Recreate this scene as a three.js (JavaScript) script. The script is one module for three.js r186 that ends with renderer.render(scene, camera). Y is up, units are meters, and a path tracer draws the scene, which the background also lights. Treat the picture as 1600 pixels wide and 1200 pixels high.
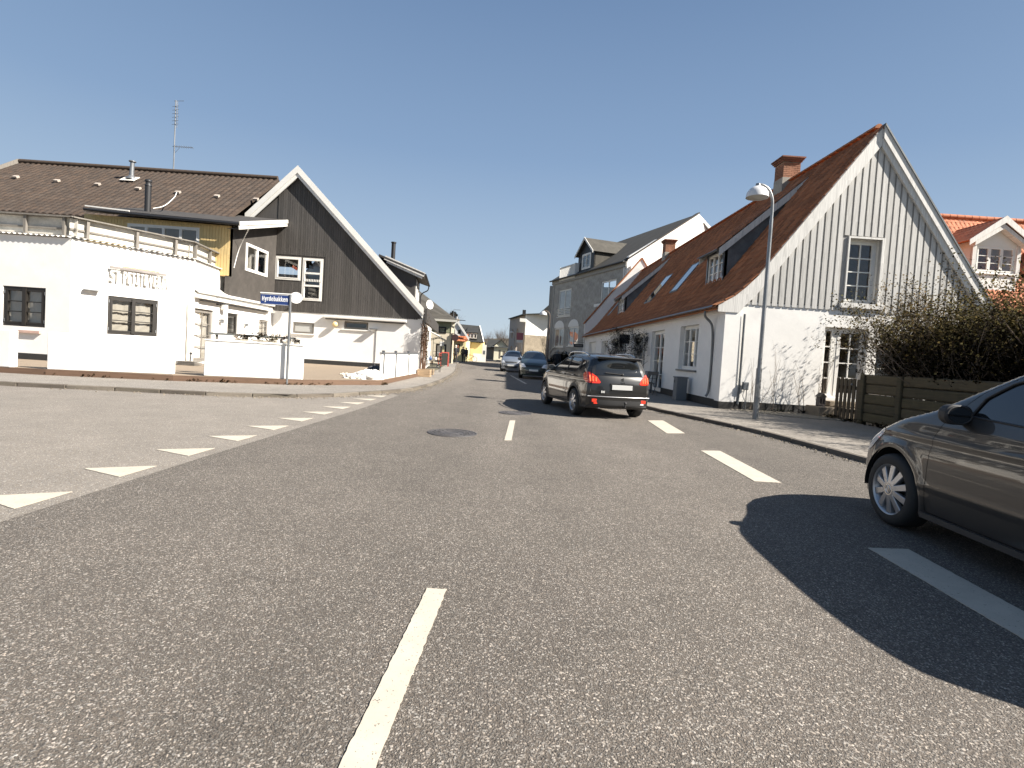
import * as THREE from 'three';
import { mergeGeometries, mergeVertices, toCreasedNormals } from 'three/addons/utils/BufferGeometryUtils.js';
import { RoundedBoxGeometry } from 'three/addons/geometries/RoundedBoxGeometry.js';
import { MarchingCubes } from 'three/addons/objects/MarchingCubes.js';
import { FontLoader } from 'three/addons/loaders/FontLoader.js';
import { TextGeometry } from 'three/addons/geometries/TextGeometry.js';

// ---------------------------------------------------------------- camera
const scene = new THREE.Scene();
const EYE = 1.36, FOC = 820;
const camera = new THREE.PerspectiveCamera(2 * Math.atan(600 / FOC) * 180 / Math.PI, 4 / 3, 0.1, 3000);
const D2R = Math.PI / 180;
const PITCH = 2.3 * D2R, ROLL = 3.55 * D2R, YAW = 0.84 * D2R;
const camF = new THREE.Vector3(Math.sin(YAW) * Math.cos(PITCH), -Math.sin(PITCH), -Math.cos(YAW) * Math.cos(PITCH));
const camR0 = new THREE.Vector3(Math.cos(YAW), 0, Math.sin(YAW));
const camU0 = new THREE.Vector3().crossVectors(camR0, camF);
const camR = camR0.clone().multiplyScalar(Math.cos(ROLL)).addScaledVector(camU0, Math.sin(ROLL));
const camU = camU0.clone().multiplyScalar(Math.cos(ROLL)).addScaledVector(camR0, -Math.sin(ROLL));
camera.position.set(0, EYE, 0);
camera.quaternion.setFromRotationMatrix(new THREE.Matrix4().makeBasis(camR, camU, camF.clone().negate()));
camera.setViewOffset(1600, 1200, 0, 14.3, 1600, 1200);
scene.add(camera);

// ---------------------------------------------------------------- sky, sun, exposure
const renderer = new THREE.WebGLRenderer({ antialias: true });
renderer.toneMapping = THREE.LinearToneMapping;
renderer.toneMappingExposure = 2.75;
renderer.shadowMap.enabled = true;
const SUN = new THREE.Vector3(1.2, 1, 0.42).normalize();
{
  const W = 512, H = 256, d = new Float32Array(W * H * 4);
  const stops = [[-90, .10, .095, .085], [-4, .18, .18, .175], [0, .214, .246, .268], [4, .190, .232, .270], [10, .144, .194, .256], [20, .093, .140, .214], [35, .058, .095, .163], [60, .040, .069, .126], [90, .034, .060, .113]];
  for (let j = 0; j < H; j++) for (let i = 0; i < W; i++) {
    const el = ((j + .5) / H - .5) * 180, az = ((i + .5) / W - .5) * 2 * Math.PI;
    let k = 0; while (k < stops.length - 2 && el > stops[k + 1][0]) k++;
    const a = stops[k], b = stops[k + 1], t = Math.min(1, Math.max(0, (el - a[0]) / (b[0] - a[0])));
    const dir = new THREE.Vector3(Math.cos(el * D2R) * Math.cos(az), Math.sin(el * D2R), Math.cos(el * D2R) * Math.sin(az));
    const c = Math.max(0, dir.dot(SUN)), glow = el > -2 ? .10 * Math.pow(c, 6) + .25 * Math.pow(c, 60) : 0;
    const o = (j * W + i) * 4;
    for (let q = 0; q < 3; q++) d[o + q] = (a[q + 1] + (b[q + 1] - a[q + 1]) * t) + glow * [1, .95, .86][q];
    d[o + 3] = 1;
  }
  const t = new THREE.DataTexture(d, W, H, THREE.RGBAFormat, THREE.FloatType);
  t.mapping = THREE.EquirectangularReflectionMapping; t.magFilter = THREE.LinearFilter; t.minFilter = THREE.LinearFilter; t.wrapS = THREE.RepeatWrapping; t.needsUpdate = true;
  scene.background = t; scene.environment = t; scene.environmentIntensity = 1; scene.backgroundIntensity = 1;
}
const sun = new THREE.DirectionalLight(new THREE.Color(1, .935, .84), 4.8);
sun.position.copy(SUN).multiplyScalar(120).add(new THREE.Vector3(0, 0, -30)); sun.target.position.set(0, 0, -30);
sun.castShadow = true; sun.shadow.mapSize.set(4096, 4096);
Object.assign(sun.shadow.camera, { left: -90, right: 90, top: 90, bottom: -90, near: 1, far: 320 });
scene.add(sun, sun.target);

// ---------------------------------------------------------------- helpers
let _s = 1234567;
function rnd() { _s |= 0; _s = _s + 0x6D2B79F5 | 0; let t = Math.imul(_s ^ _s >>> 15, 1 | _s); t = t + Math.imul(t ^ t >>> 7, 61 | t) ^ t; return ((t ^ t >>> 14) >>> 0) / 4294967296; }
const rr = (a, b) => a + (b - a) * rnd();
const seed = n => { _s = n * 7919 + 13; };
const V = (x, y, z) => new THREE.Vector3(x, y, z);
const clamp = (x, a, b) => Math.min(b, Math.max(a, x));
const lerp = (a, b, t) => a + (b - a) * t;
const sstep = (a, b, x) => { const t = clamp((x - a) / (b - a), 0, 1); return t * t * (3 - 2 * t); };
// photo pixel (1600 x 1200) -> point on a level, a depth plane or a plane x = const
const eye = V(0, EYE, 0);
function ray(px, py) { return camF.clone().multiplyScalar(FOC).addScaledVector(camR, px - 800).addScaledVector(camU, -(py - 585.7)); }
const gnd = (px, py, y = 0) => { const d = ray(px, py); return eye.clone().addScaledVector(d, (y - EYE) / d.y); };
const atZ = (px, py, Z) => { const d = ray(px, py); return eye.clone().addScaledVector(d, -Z / d.z); };
const atX = (px, py, x) => { const d = ray(px, py); return eye.clone().addScaledVector(d, x / d.x); };

// names, labels
const used = {};
function numbered(n) { used[n] = (used[n] || 0) + 1; return used[n] === 1 ? n : n + '_' + String(used[n] - 1).padStart(3, '0'); }
const base = new WeakMap();
function tag(o, label, category, group) { o.userData.label = label; o.userData.category = category; if (group) o.userData.group = group; return o; }
function thing(name, label, category, pos = [0, 0, 0], group, turn = 0) {
  const g = new THREE.Group(); g.name = numbered(name); g.position.set(...pos); g.rotation.y = turn; scene.add(g);
  tag(g, label, category, group); base.set(g, V(...pos)); return g;
}
function structure(name, pos = [0, 0, 0]) {
  const g = new THREE.Group(); g.name = numbered(name); g.position.set(...pos); scene.add(g); g.userData.kind = 'structure'; base.set(g, V(...pos)); return g;
}
function norm(g) {
  if (!g.attributes.normal) g.computeVertexNormals();
  let q = g.index ? g.toNonIndexed() : g;
  for (const k of Object.keys(q.attributes)) if (!['position', 'normal', 'uv', 'color'].includes(k)) q.deleteAttribute(k);
  q.morphAttributes = {}; return q;
}
function join(list) {
  list = [].concat(list).filter(Boolean);
  if (list.length === 1) return list[0];
  const hasC = list.some(g => g.attributes.color);
  const L = list.map(g => {
    const q = norm(g), n = q.attributes.position.count;
    if (!q.attributes.uv) q.setAttribute('uv', new THREE.BufferAttribute(new Float32Array(n * 2), 2));
    if (hasC && !q.attributes.color) q.setAttribute('color', new THREE.BufferAttribute(new Float32Array(n * 3).fill(1), 3));
    return q;
  });
  return mergeGeometries(L, false);
}
function boxUV(g) {   // uv in metres from the dominant face direction
  if (g.userData.uv) return g;
  if (!g.attributes.normal) g.computeVertexNormals();
  const p = g.attributes.position, n = g.attributes.normal, uv = new Float32Array(p.count * 2);
  for (let i = 0; i < p.count; i++) {
    const ax = Math.abs(n.getX(i)), ay = Math.abs(n.getY(i)), az = Math.abs(n.getZ(i));
    let u, v;
    if (ay > ax && ay > az) { u = p.getX(i); v = p.getZ(i); } else if (ax > az) { u = p.getZ(i); v = p.getY(i); } else { u = p.getX(i); v = p.getY(i); }
    uv[2 * i] = u; uv[2 * i + 1] = v;
  }
  g.setAttribute('uv', new THREE.BufferAttribute(uv, 2)); return g;
}
// a part of a thing; geometry in world coordinates (or the thing's own when it stands at the origin)
function part(parent, name, geos, mat, stuff) {
  const g0 = join(geos), keep = g0.userData.uv; const g = g0; if (!keep) boxUV(g);
  const off = base.get(parent); if (off && off.lengthSq() > 0) g.translate(-off.x, -off.y, -off.z);
  const m = new THREE.Mesh(g, mat); m.name = name; m.castShadow = m.receiveShadow = true;
  if (stuff) m.userData.kind = 'stuff';
  parent.add(m); base.set(m, off || V(0, 0, 0)); return m;
}
function solo(name, label, category, geos, mat, pos, group) {   // a thing that is one mesh, geometry in world coordinates
  const g = boxUV(join(geos)); g.translate(-pos[0], -pos[1], -pos[2]);
  const m = new THREE.Mesh(g, mat); m.name = numbered(name); m.position.set(...pos); m.castShadow = m.receiveShadow = true; scene.add(m);
  tag(m, label, category, group); base.set(m, V(...pos)); return m;
}
function copyOf(o, pos, turn, label, scale) {
  const c = o.clone(); c.name = numbered(o.name.replace(/_\d{3}$/, '')); c.userData = { ...o.userData }; if (label) c.userData.label = label;
  c.position.set(...pos); c.rotation.y = turn || 0; if (scale) c.scale.setScalar(scale); scene.add(c); return c;
}
// shapes
const M4 = () => new THREE.Matrix4();
function box(cx, cy, cz, sx, sy, sz, ry = 0, rx = 0, rz = 0) {
  const g = new THREE.BoxGeometry(sx, sy, sz);
  if (rx || ry || rz) g.applyMatrix4(M4().makeRotationFromEuler(new THREE.Euler(rx, ry, rz, 'YXZ')));
  return g.translate(cx, cy, cz);
}
function rbox(cx, cy, cz, sx, sy, sz, r = .01, seg = 2, ry = 0) { const g = new RoundedBoxGeometry(sx, sy, sz, seg, r); if (ry) g.rotateY(ry); return g.translate(cx, cy, cz); }
function bar(a, b, w, h, up = V(0, 1, 0)) {   // box beam from a to b
  const d = b.clone().sub(a), L = d.length(); d.normalize();
  let s = new THREE.Vector3().crossVectors(d, up); if (s.lengthSq() < 1e-6) s.set(1, 0, 0); s.normalize();
  const u = new THREE.Vector3().crossVectors(s, d);
  return new THREE.BoxGeometry(L, h, w).applyMatrix4(M4().makeBasis(d, u, s).setPosition(a.clone().add(b).multiplyScalar(.5)));
}
function rod(a, b, r0, r1 = r0, seg = 8) {
  const d = b.clone().sub(a), L = d.length();
  const g = new THREE.CylinderGeometry(r1, r0, L, seg, 1);
  return g.applyMatrix4(M4().compose(a.clone().add(b).multiplyScalar(.5), new THREE.Quaternion().setFromUnitVectors(V(0, 1, 0), d.normalize()), V(1, 1, 1)));
}
function tube(pts, r, seg = 24, rad = 8) { return new THREE.TubeGeometry(new THREE.CatmullRomCurve3(pts), seg, r, rad); }
function lathe(pts, seg = 24) { return new THREE.LatheGeometry(pts.map(p => new THREE.Vector2(p[0], p[1])), seg); }
function quad(a, b, c, d) {   // a b c d counter-clockwise seen from the front
  const g = new THREE.BufferGeometry();
  g.setAttribute('position', new THREE.BufferAttribute(new Float32Array([...a.toArray(), ...b.toArray(), ...c.toArray(), ...a.toArray(), ...c.toArray(), ...d.toArray()]), 3));
  g.setAttribute('uv', new THREE.BufferAttribute(new Float32Array([0, 0, 1, 0, 1, 1, 0, 0, 1, 1, 0, 1]), 2));
  g.computeVertexNormals(); return g;
}
function slab(a, b, c, d, t) {   // a quad with thickness t below its normal
  const n = b.clone().sub(a).cross(d.clone().sub(a)).normalize().multiplyScalar(-t);
  const P = [a, b, c, d], Q = P.map(p => p.clone().add(n)), out = [quad(a, b, c, d), quad(Q[3], Q[2], Q[1], Q[0])];
  for (let i = 0; i < 4; i++) { const j = (i + 1) % 4; out.push(quad(P[i], Q[i], Q[j], P[j])); }
  return join(out);
}
function poly(pts, depth, bevel = 0) {   // polygon [x,y] extruded along z from 0 to depth
  const s = new THREE.Shape(pts.map(p => new THREE.Vector2(p[0], p[1])));
  return new THREE.ExtrudeGeometry(s, { depth, bevelEnabled: bevel > 0, bevelSize: bevel, bevelThickness: bevel, bevelSegments: 2, bevelOffset: -bevel });
}
// a wall's own frame: a -> b runs left to right seen from outside
function frameOf(ax, az, bx, bz, y0 = 0) {
  const u = V(bx - ax, 0, bz - az), len = u.length(); u.normalize();
  const n = new THREE.Vector3().crossVectors(u, V(0, 1, 0)), o = V(ax, y0, az);
  const m = M4().makeBasis(u, V(0, 1, 0), n).setPosition(o);
  return { u, n, o, len, m,
    P: (a, b, d = 0) => o.clone().addScaledVector(u, a).addScaledVector(n, d).add(V(0, b, 0)),
    uv: (px, py, d = 0) => { const r = ray(px, py), oo = o.clone().addScaledVector(n, d), t = oo.clone().sub(eye).dot(n) / r.dot(n); const p = eye.clone().addScaledVector(r, t).sub(o); return [p.dot(u), p.y]; } };
}
function rectPx(F, x0, y0, x1, y1, d = 0) { const a = F.uv(x0, y0, d), b = F.uv(x1, y1, d); return [a[0], b[1], b[0], a[1]]; }
function wallGeo(F, outline, holes = [], t = .3) {
  const s = new THREE.Shape(outline.map(p => new THREE.Vector2(p[0], p[1])));
  for (const [a, b, c, d] of holes) s.holes.push(new THREE.Path([new THREE.Vector2(a, b), new THREE.Vector2(a, d), new THREE.Vector2(c, d), new THREE.Vector2(c, b)]));
  return new THREE.ExtrudeGeometry(s, { depth: t, bevelEnabled: false }).translate(0, 0, -t).applyMatrix4(F.m);
}
const fbox = (F, u0, v0, u1, v1, d0, d1) => new THREE.BoxGeometry(u1 - u0, v1 - v0, d1 - d0).translate((u0 + u1) / 2, (v0 + v1) / 2, (d0 + d1) / 2).applyMatrix4(F.m);
const frbox = (F, u0, v0, u1, v1, d0, d1, r = .01) => new RoundedBoxGeometry(u1 - u0, v1 - v0, d1 - d0, 1, r).translate((u0 + u1) / 2, (v0 + v1) / 2, (d0 + d1) / 2).applyMatrix4(F.m);
const fpoly = (F, pts, d0, d1) => poly(pts, d1 - d0).translate(0, 0, d0).applyMatrix4(F.m);
// a window: frame, casements, glazing bars, one mesh for each pane
function win(parent, F, [u0, v0, u1, v1], o = {}) {
  const { cols = 2, rows = 2, sub = 1, d = -.12, fw = .06, sw = .05, bw = .025, mat = MAT.whitePaint, barMat, sill, name = 'window', glass = MAT.glass, curtain, th = .07, pane = true } = o;
  const FS = new THREE.Shape([[u0, v0], [u1, v0], [u1, v1], [u0, v1]].map(p => new THREE.Vector2(...p))); FS.holes.push(new THREE.Path([[u0 + fw, v0 + fw], [u0 + fw, v1 - fw], [u1 - fw, v1 - fw], [u1 - fw, v0 + fw]].map(p => new THREE.Vector2(...p))));
  const fr = new THREE.ExtrudeGeometry(FS, { depth: th, bevelEnabled: false }).translate(0, 0, d - th).applyMatrix4(F.m);
  const w = part(parent, name, fr, mat);
  const iu0 = u0 + fw, iu1 = u1 - fw, iv0 = v0 + fw, iv1 = v1 - fw, cw = (iu1 - iu0) / cols;
  for (let c = 0; c < cols; c++) {
    const a = iu0 + c * cw + .004, b = a + cw - .008, e = d + .012, e0 = d - th + .02;
    const S = new THREE.Shape([[a, iv0], [b, iv0], [b, iv1], [a, iv1]].map(p => new THREE.Vector2(...p))); S.holes.push(new THREE.Path([[a + sw, iv0 + sw], [a + sw, iv1 - sw], [b - sw, iv1 - sw], [b - sw, iv0 + sw]].map(p => new THREE.Vector2(...p))));
    part(w, 'casement', new THREE.ExtrudeGeometry(S, { depth: e - e0, bevelEnabled: false }).translate(0, 0, e0).applyMatrix4(F.m), mat);
    const pa = a + sw, pb = b - sw, pc = iv0 + sw, pd = iv1 - sw, hh = (pd - pc) / rows, ww = (pb - pa) / sub;
    for (let r = 1; r < rows; r++) part(w, 'glazing_bar', fbox(F, pa, pc + r * hh - bw / 2, pb, pc + r * hh + bw / 2, e0 + .01, e - .006), barMat || mat);
    for (let k = 1; k < sub; k++) part(w, 'glazing_bar', fbox(F, pa + k * ww - bw / 2, pc, pa + k * ww + bw / 2, pd, e0 + .012, e - .008), barMat || mat);
    if (pane) for (let r = 0; r < rows; r++) for (let k = 0; k < sub; k++)
      part(w, 'pane', fbox(F, pa + k * ww, pc + r * hh, pa + (k + 1) * ww, pc + (r + 1) * hh, e0 + .018, e0 + .022), glass);
  }
  if (sill) part(w, 'sill', frbox(F, u0 - sill, v0 - .07, u1 + sill, v0 - .003, d, .07, .012), o.sillMat || mat);
  if (curtain) {
    const n = 60, g = new THREE.PlaneGeometry(u1 - u0 + .3, v1 - v0 + .2, n, 20), p = g.attributes.position;
    for (let i = 0; i < p.count; i++) { const x = p.getX(i), y = p.getY(i); const q = x * 1.0 + y * .9 * Math.sin(curtain * 2.3) + .15 * Math.sin(y * 5 + curtain); p.setZ(i, .012 * Math.sin(q * 17 + curtain) + .006 * Math.sin(q * 43 + curtain * 3) + .014 * Math.sin(q * 5 + y * 3)); }
    g.computeVertexNormals(); g.translate((u0 + u1) / 2, (v0 + v1) / 2, d - th - .055).applyMatrix4(F.m); part(w, 'curtain', g, MAT.curtain);
  }
  return w;
}
// a pitched field of tiles: prof = [d, y] from eave to ridge, place(d, y, u) -> world
function tileField(prof, place, L, pitch, course, amp, tone = .22, seg = 6) {
  const pts = prof.map(p => new THREE.Vector2(p[0], p[1])), lens = [0]; for (let i = 1; i < pts.length; i++) lens.push(lens[i - 1] + pts[i].distanceTo(pts[i - 1]));
  const tot = lens[lens.length - 1], at = s => { let k = 1; while (k < lens.length - 1 && s > lens[k]) k++; const t = (s - lens[k - 1]) / (lens[k] - lens[k - 1]); return [pts[k - 1].clone().lerp(pts[k], t), pts[k].clone().sub(pts[k - 1]).normalize()]; };
  const nu = Math.max(1, Math.round(L / pitch)), nc = Math.max(1, Math.round(tot / course)), pu = L / nu, pc = tot / nc;
  const pos = [], col = [], idx = [], wave = []; for (let k = 0; k <= seg; k++) { const t = k / seg; wave.push(t < .72 ? -amp * Math.sin(t / .72 * Math.PI) * .55 : amp * Math.sin((t - .72) / .28 * Math.PI)); }
  for (let c = 0; c < nc; c++) for (let i = 0; i < nu; i++) {
    const f = 1 + tone * (rnd() - .5) * 2, w = 1 + .12 * (rnd() - .5), b0 = pos.length / 3, jit = (rnd() - .5) * .008;
    for (const [sv, lift] of [[c * pc - .004, -.004], [c * pc, .03 + jit], [c * pc, .03 + jit], [(c + 1) * pc + .03, .001]]) for (let k = 0; k <= seg; k++) {
      const [p, t] = at(Math.min(tot, Math.max(0, sv))), h = wave[k] + lift + amp * .6; const P = place(p.x - t.y * h, p.y + t.x * h, i * pu + k / seg * pu);
      pos.push(P.x, P.y, P.z); col.push(f * w, f, f / w);
    }
    for (const r of [0, 2]) for (let k = 0; k < seg; k++) { const a = b0 + r * (seg + 1) + k, b = a + seg + 1; idx.push(a, a + 1, b + 1, a, b + 1, b); }
  }
  const g = new THREE.BufferGeometry(); g.setAttribute('position', new THREE.BufferAttribute(new Float32Array(pos), 3)); g.setAttribute('color', new THREE.BufferAttribute(new Float32Array(col), 3)); g.setIndex(idx); g.computeVertexNormals(); return g;
}

// ---------------------------------------------------------------- textures and materials
function lattice(n, cells) {   // tileable smooth noise, n x n, 0..1
  const L = new Float32Array(cells * cells); for (let i = 0; i < L.length; i++) L[i] = rnd();
  const out = new Float32Array(n * n), sm = t => t * t * (3 - 2 * t);
  for (let y = 0; y < n; y++) { const fy = y / n * cells, y0 = Math.floor(fy), ty = sm(fy - y0), y1 = (y0 + 1) % cells; for (let x = 0; x < n; x++) { const fx = x / n * cells, x0 = Math.floor(fx), tx = sm(fx - x0), x1 = (x0 + 1) % cells; const a = L[y0 * cells + x0], b = L[y0 * cells + x1], c = L[y1 * cells + x0], d = L[y1 * cells + x1]; out[y * n + x] = (a + (b - a) * tx) * (1 - ty) + (c + (d - c) * tx) * ty; } }
  return out;
}
function fbm(n, list) { const o = new Float32Array(n * n); let tot = 0; for (const [c, w] of list) { const l = lattice(n, c); for (let i = 0; i < o.length; i++) o[i] += l[i] * w; tot += w; } for (let i = 0; i < o.length; i++) o[i] /= tot; return o; }
function tex(n, fn, srgb = true, size = 1) {
  const d = new Uint8Array(n * n * 4);
  for (let i = 0; i < n * n; i++) { const c = fn(i % n, Math.floor(i / n), i); for (let k = 0; k < 3; k++) d[4 * i + k] = clamp(Math.round(255 * (Array.isArray(c) ? c[k] : c)), 0, 255); d[4 * i + 3] = 255; }
  const t = new THREE.DataTexture(d, n, n, THREE.RGBAFormat); t.wrapS = t.wrapT = THREE.RepeatWrapping; t.magFilter = THREE.LinearFilter; t.minFilter = THREE.LinearMipmapLinearFilter; t.generateMipmaps = true; t.anisotropy = 8;
  if (srgb) t.colorSpace = THREE.SRGBColorSpace; t.repeat.set(1 / size, 1 / size); t.needsUpdate = true; return t;
}
const lin = (r, g, b) => new THREE.Color().setRGB(r, g, b);
const std = (c, rough = .8, x = {}) => new THREE.MeshStandardMaterial({ color: lin(...c), roughness: rough, side: THREE.DoubleSide, ...x });
const phy = (c, rough = .5, x = {}) => new THREE.MeshPhysicalMaterial({ color: lin(...c), roughness: rough, side: THREE.DoubleSide, ...x });
seed(11);
const T = {};
{
  const f1 = fbm(512, [[6, 1], [13, .8], [31, .5], [90, .3]]), f2 = fbm(512, [[128, 1], [256, 1]]), f3 = fbm(512, [[4, 1], [9, 1], [27, .6]]);
  T.plaster = tex(512, (x, y, i) => { const v = .93 + .06 * f1[i] + .02 * (f2[i] - .5) - .10 * Math.max(0, f3[i] - .68); return [v, v * .995, v * .985]; }, true, 3);
  T.plasterB = tex(512, (x, y, i) => .5 * f1[i] + .5 * f2[i], false, 1.6);
  T.mottle = tex(512, (x, y, i) => { const v = .70 + .34 * f1[i] + .10 * (f2[i] - .5); return [v, v, v]; }, true, 2.4);
  { const g1 = fbm(512, [[40, 1], [90, 1]]), g2 = fbm(512, [[140, 1], [256, 1]]); T.paint = tex(512, (x, y, i) => { const chip = sstep(.70, .80, g2[i] * .6 + g1[i] * .4); const v = (.92 + .10 * f1[i]) * (1 - .55 * chip); return [v, v * .99, v * .97]; }, true, .8); }
  T.concrete = tex(512, (x, y, i) => { const v = .72 + .26 * f1[i] + .16 * (f2[i] - .5) - .25 * Math.max(0, f3[i] - .7); return [v, v * .99, v * .97]; }, true, 2.2);
  T.grain = tex(512, (x, y, i) => { const a = f2[(y >> 5) * 512 + x], b = f1[((y >> 2) * 512 + (x * 3 & 511))]; const v = .70 + .22 * a + .16 * b; return [v, v, v]; }, true, 1.2);
  T.grainB = tex(512, (x, y, i) => f2[(y >> 5) * 512 + x], false, 1.2);
  T.grainH = tex(512, (x, y, i) => { const a = f2[(x >> 5) * 512 + y], b = f1[((x >> 2) * 512 + (y * 3 & 511))]; const v = .66 + .24 * a + .18 * b; return [v, v, v]; }, true, 1.2);
}
function aggregate(n, size, baseC, layers, mottleAmt) {
  const H = new Float32Array(n * n), C = new Float32Array(n * n * 3), low = fbm(n, [[5, 1], [11, 1], [37, .7], [120, .6]]);
  for (let i = 0; i < n * n; i++) { const v = .75 + .5 * rnd(); H[i] = .12 * rnd(); for (let k = 0; k < 3; k++) C[3 * i + k] = baseC[k] * v; }
  for (const [count, rmin, rmax, bright] of layers) for (let s = 0; s < count; s++) {
    const cx = rnd() * n, cy = rnd() * n, r = lerp(rmin, rmax, rnd() ** 2), q = rnd(), e = .6 + .8 * rnd(), an = rnd() * 3.14, ca = Math.cos(an), sa = Math.sin(an);
    const b = bright[0] + (bright[1] - bright[0]) * q ** 2.2, wm = 1 + .10 * (rnd() - .35), R = Math.ceil(r * 1.4), hh = .45 + .55 * rnd();
    for (let dy = -R; dy <= R; dy++) for (let dx = -R; dx <= R; dx++) {
      const u = (dx * ca + dy * sa) / e, v = (-dx * sa + dy * ca) * e, rr2 = (Math.abs(u) ** 2.6 + Math.abs(v) ** 2.6); if (rr2 > r ** 2.6) continue;
      const i = ((Math.floor(cy + dy) + n) % n) * n + ((Math.floor(cx + dx) + n) % n); H[i] = hh * (1 - .3 * rr2 / r ** 2.6); C[3 * i] = b * wm; C[3 * i + 1] = b * .935; C[3 * i + 2] = b * .86 / wm;
    }
  }
  const enc = v => v <= .0031308 ? 12.92 * v : 1.055 * v ** (1 / 2.4) - .055;
  return [tex(n, (x, y, i) => { const m = 1 + mottleAmt * (low[i] - .5) * 2; return [enc(C[3 * i] * m), enc(C[3 * i + 1] * m), enc(C[3 * i + 2] * m)]; }, true, size), tex(n, (x, y, i) => H[i], false, size)];
}
[T.asph, T.asphB] = aggregate(2048, 3.2, [.102, .088, .075], [[260000, 1.0, 2.6, [.105, .20]], [60000, 1.0, 2.6, [.045, .08]], [60000, 1.2, 3.4, [.20, .42]]], .18);
[T.side, T.sideB] = aggregate(1024, 2.4, [.17, .148, .122], [[120000, .8, 2.0, [.15, .27]], [12000, .9, 2.2, [.07, .12]], [9000, .9, 2.2, [.3, .5]]], .18);
[T.pave, T.paveB] = aggregate(1024, 2.6, [.19, .168, .14], [[100000, .8, 2.2, [.16, .31]], [10000, .9, 2.2, [.08, .13]], [8000, .9, 2.2, [.32, .5]]], .2);
const MAT = {
  asphalt: std([1, 1, 1], .93, { map: T.asph, bumpMap: T.asphB, bumpScale: .004, vertexColors: true }),
  sideAsphalt: std([1, 1, 1], .92, { map: T.side, bumpMap: T.sideB, bumpScale: .0015, vertexColors: true }),
  pavement: std([1, 1, 1], .9, { map: T.pave, bumpMap: T.paveB, bumpScale: .0015, vertexColors: true }),
  earth: std([.11, .10, .06], .95, { map: T.mottle }),
  grass: std([.06, .08, .025], .95, { map: T.mottle }),
  roadPaint: std([.47, .432, .372], .75, { map: T.paint }),
  plaster: std([.80, .79, .77], .85, { map: T.plaster, bumpMap: T.plasterB, bumpScale: .004 }),
  plasterGrey: std([.47, .455, .43], .88, { map: T.concrete, bumpMap: T.plasterB, bumpScale: .004 }),
  plinth: std([.028, .027, .026], .75, { map: T.mottle }),
  whitePaint: std([.76, .75, .72], .5, { map: T.plaster }),
  whiteWood: std([.72, .70, .66], .6, { map: T.grain, bumpMap: T.grainB, bumpScale: .001 }),
  greyWood: std([.22, .20, .175], .8, { map: T.grain, bumpMap: T.grainB, bumpScale: .002 }),
  darkBoard: std([.078, .071, .065], .7, { map: T.grain, bumpMap: T.grainB, bumpScale: .0012 }),
  yellowBoard: std([.72, .53, .24], .7, { map: T.grain }),
  deckBrown: std([.155, .092, .058], .8, { map: T.grainH }),
  deck: std([.30, .235, .17], .85, { map: T.grainH }),
  blackFrame: std([.016, .0135, .011], .5),
  zinc: std([.19, .20, .205], .45, { metalness: .35, map: T.mottle }),
  darkMetal: std([.03, .03, .032], .5, { metalness: .4 }),
  galv: std([.30, .31, .32], .42, { metalness: .6, map: T.mottle }),
  roofFelt: std([.055, .05, .047], .9, { map: T.mottle }),
  tileRed: std([.44, .166, .068], .85, { vertexColors: true, map: T.mottle }),
  tileOrange: std([.50, .17, .075], .85, { vertexColors: true, map: T.mottle }),
  tileBrown: std([.078, .055, .041], .85, { vertexColors: true, map: T.concrete }),
  slate: std([.075, .068, .055], .85, { map: T.mottle }),
  slateDark: std([.035, .036, .034], .8, { map: T.mottle }),
  glass: phy([1, 1, 1], .02, { transmission: 1, thickness: 0, ior: 1.5 }),
  curtain: std([.27, .25, .21], .95),
  logs: std([.115, .090, .045], .9, { map: T.grainH, bumpMap: T.grainB, bumpScale: .003 }),
  picket: std([.105, .078, .048], .9, { map: T.grain, bumpMap: T.grainB, bumpScale: .003 }),
  bark: std([.085, .062, .045], .95, { map: T.mottle }),
  twig: std([.17, .13, .095], .95),
  kerb: std([.27, .25, .22], .85, { map: T.concrete, bumpMap: T.plasterB, bumpScale: .006 }),
  kerbDark: std([.14, .12, .10], .9, { map: T.concrete }),
  rubber: std([.016, .016, .016], .75),
  steelGrey: std([.13, .145, .16], .55, { map: T.plaster }),
  iron: std([.10, .092, .09], .6, { metalness: .2, map: T.mottle }),
};

// ================================================================ GROUND, ROADS, PAVEMENTS
function hash2(i, j) { let h = Math.imul(i, 374761393) + Math.imul(j, 668265263) | 0; h = Math.imul(h ^ h >>> 13, 1274126177); return ((h ^ h >>> 16) >>> 0) / 4294967296; }
function vnoise(x, y) { const i = Math.floor(x), j = Math.floor(y), a = x - i, b = y - j, u = a * a * (3 - 2 * a), v = b * b * (3 - 2 * b); return lerp(lerp(hash2(i, j), hash2(i + 1, j), u), lerp(hash2(i, j + 1), hash2(i + 1, j + 1), u), v); }
const patch = (x, z) => .5 * vnoise(x * .35, z * .22) + .3 * vnoise(x * 1.1 + 9, z * .8) + .2 * vnoise(x * 3.1, z * 2.6 + 5);
const interp = (tab, z) => { let k = 0; while (k < tab.length - 2 && z < tab[k + 1][1]) k++; const a = tab[k], b = tab[k + 1]; return lerp(a[0], b[0], clamp((z - a[1]) / (b[1] - a[1] || 1e-6), 0, 1)); };
const KL = [[-10.4, -11.38], [-8.53, -11.64], [-6.6, -11.8], [-5.04, -12.35], [-4.3, -13.1], [-3.74, -14.25], [-3.1, -15.7], [-2.82, -17], [-2.66, -19.4], [-2.62, -22.3], [-2.75, -28], [-3.1, -34], [-3.68, -40.5], [-4.6, -52], [-5.9, -70], [-7.6, -95], [-8.8, -113], [-14, -160], [-30, -260]];
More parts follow.
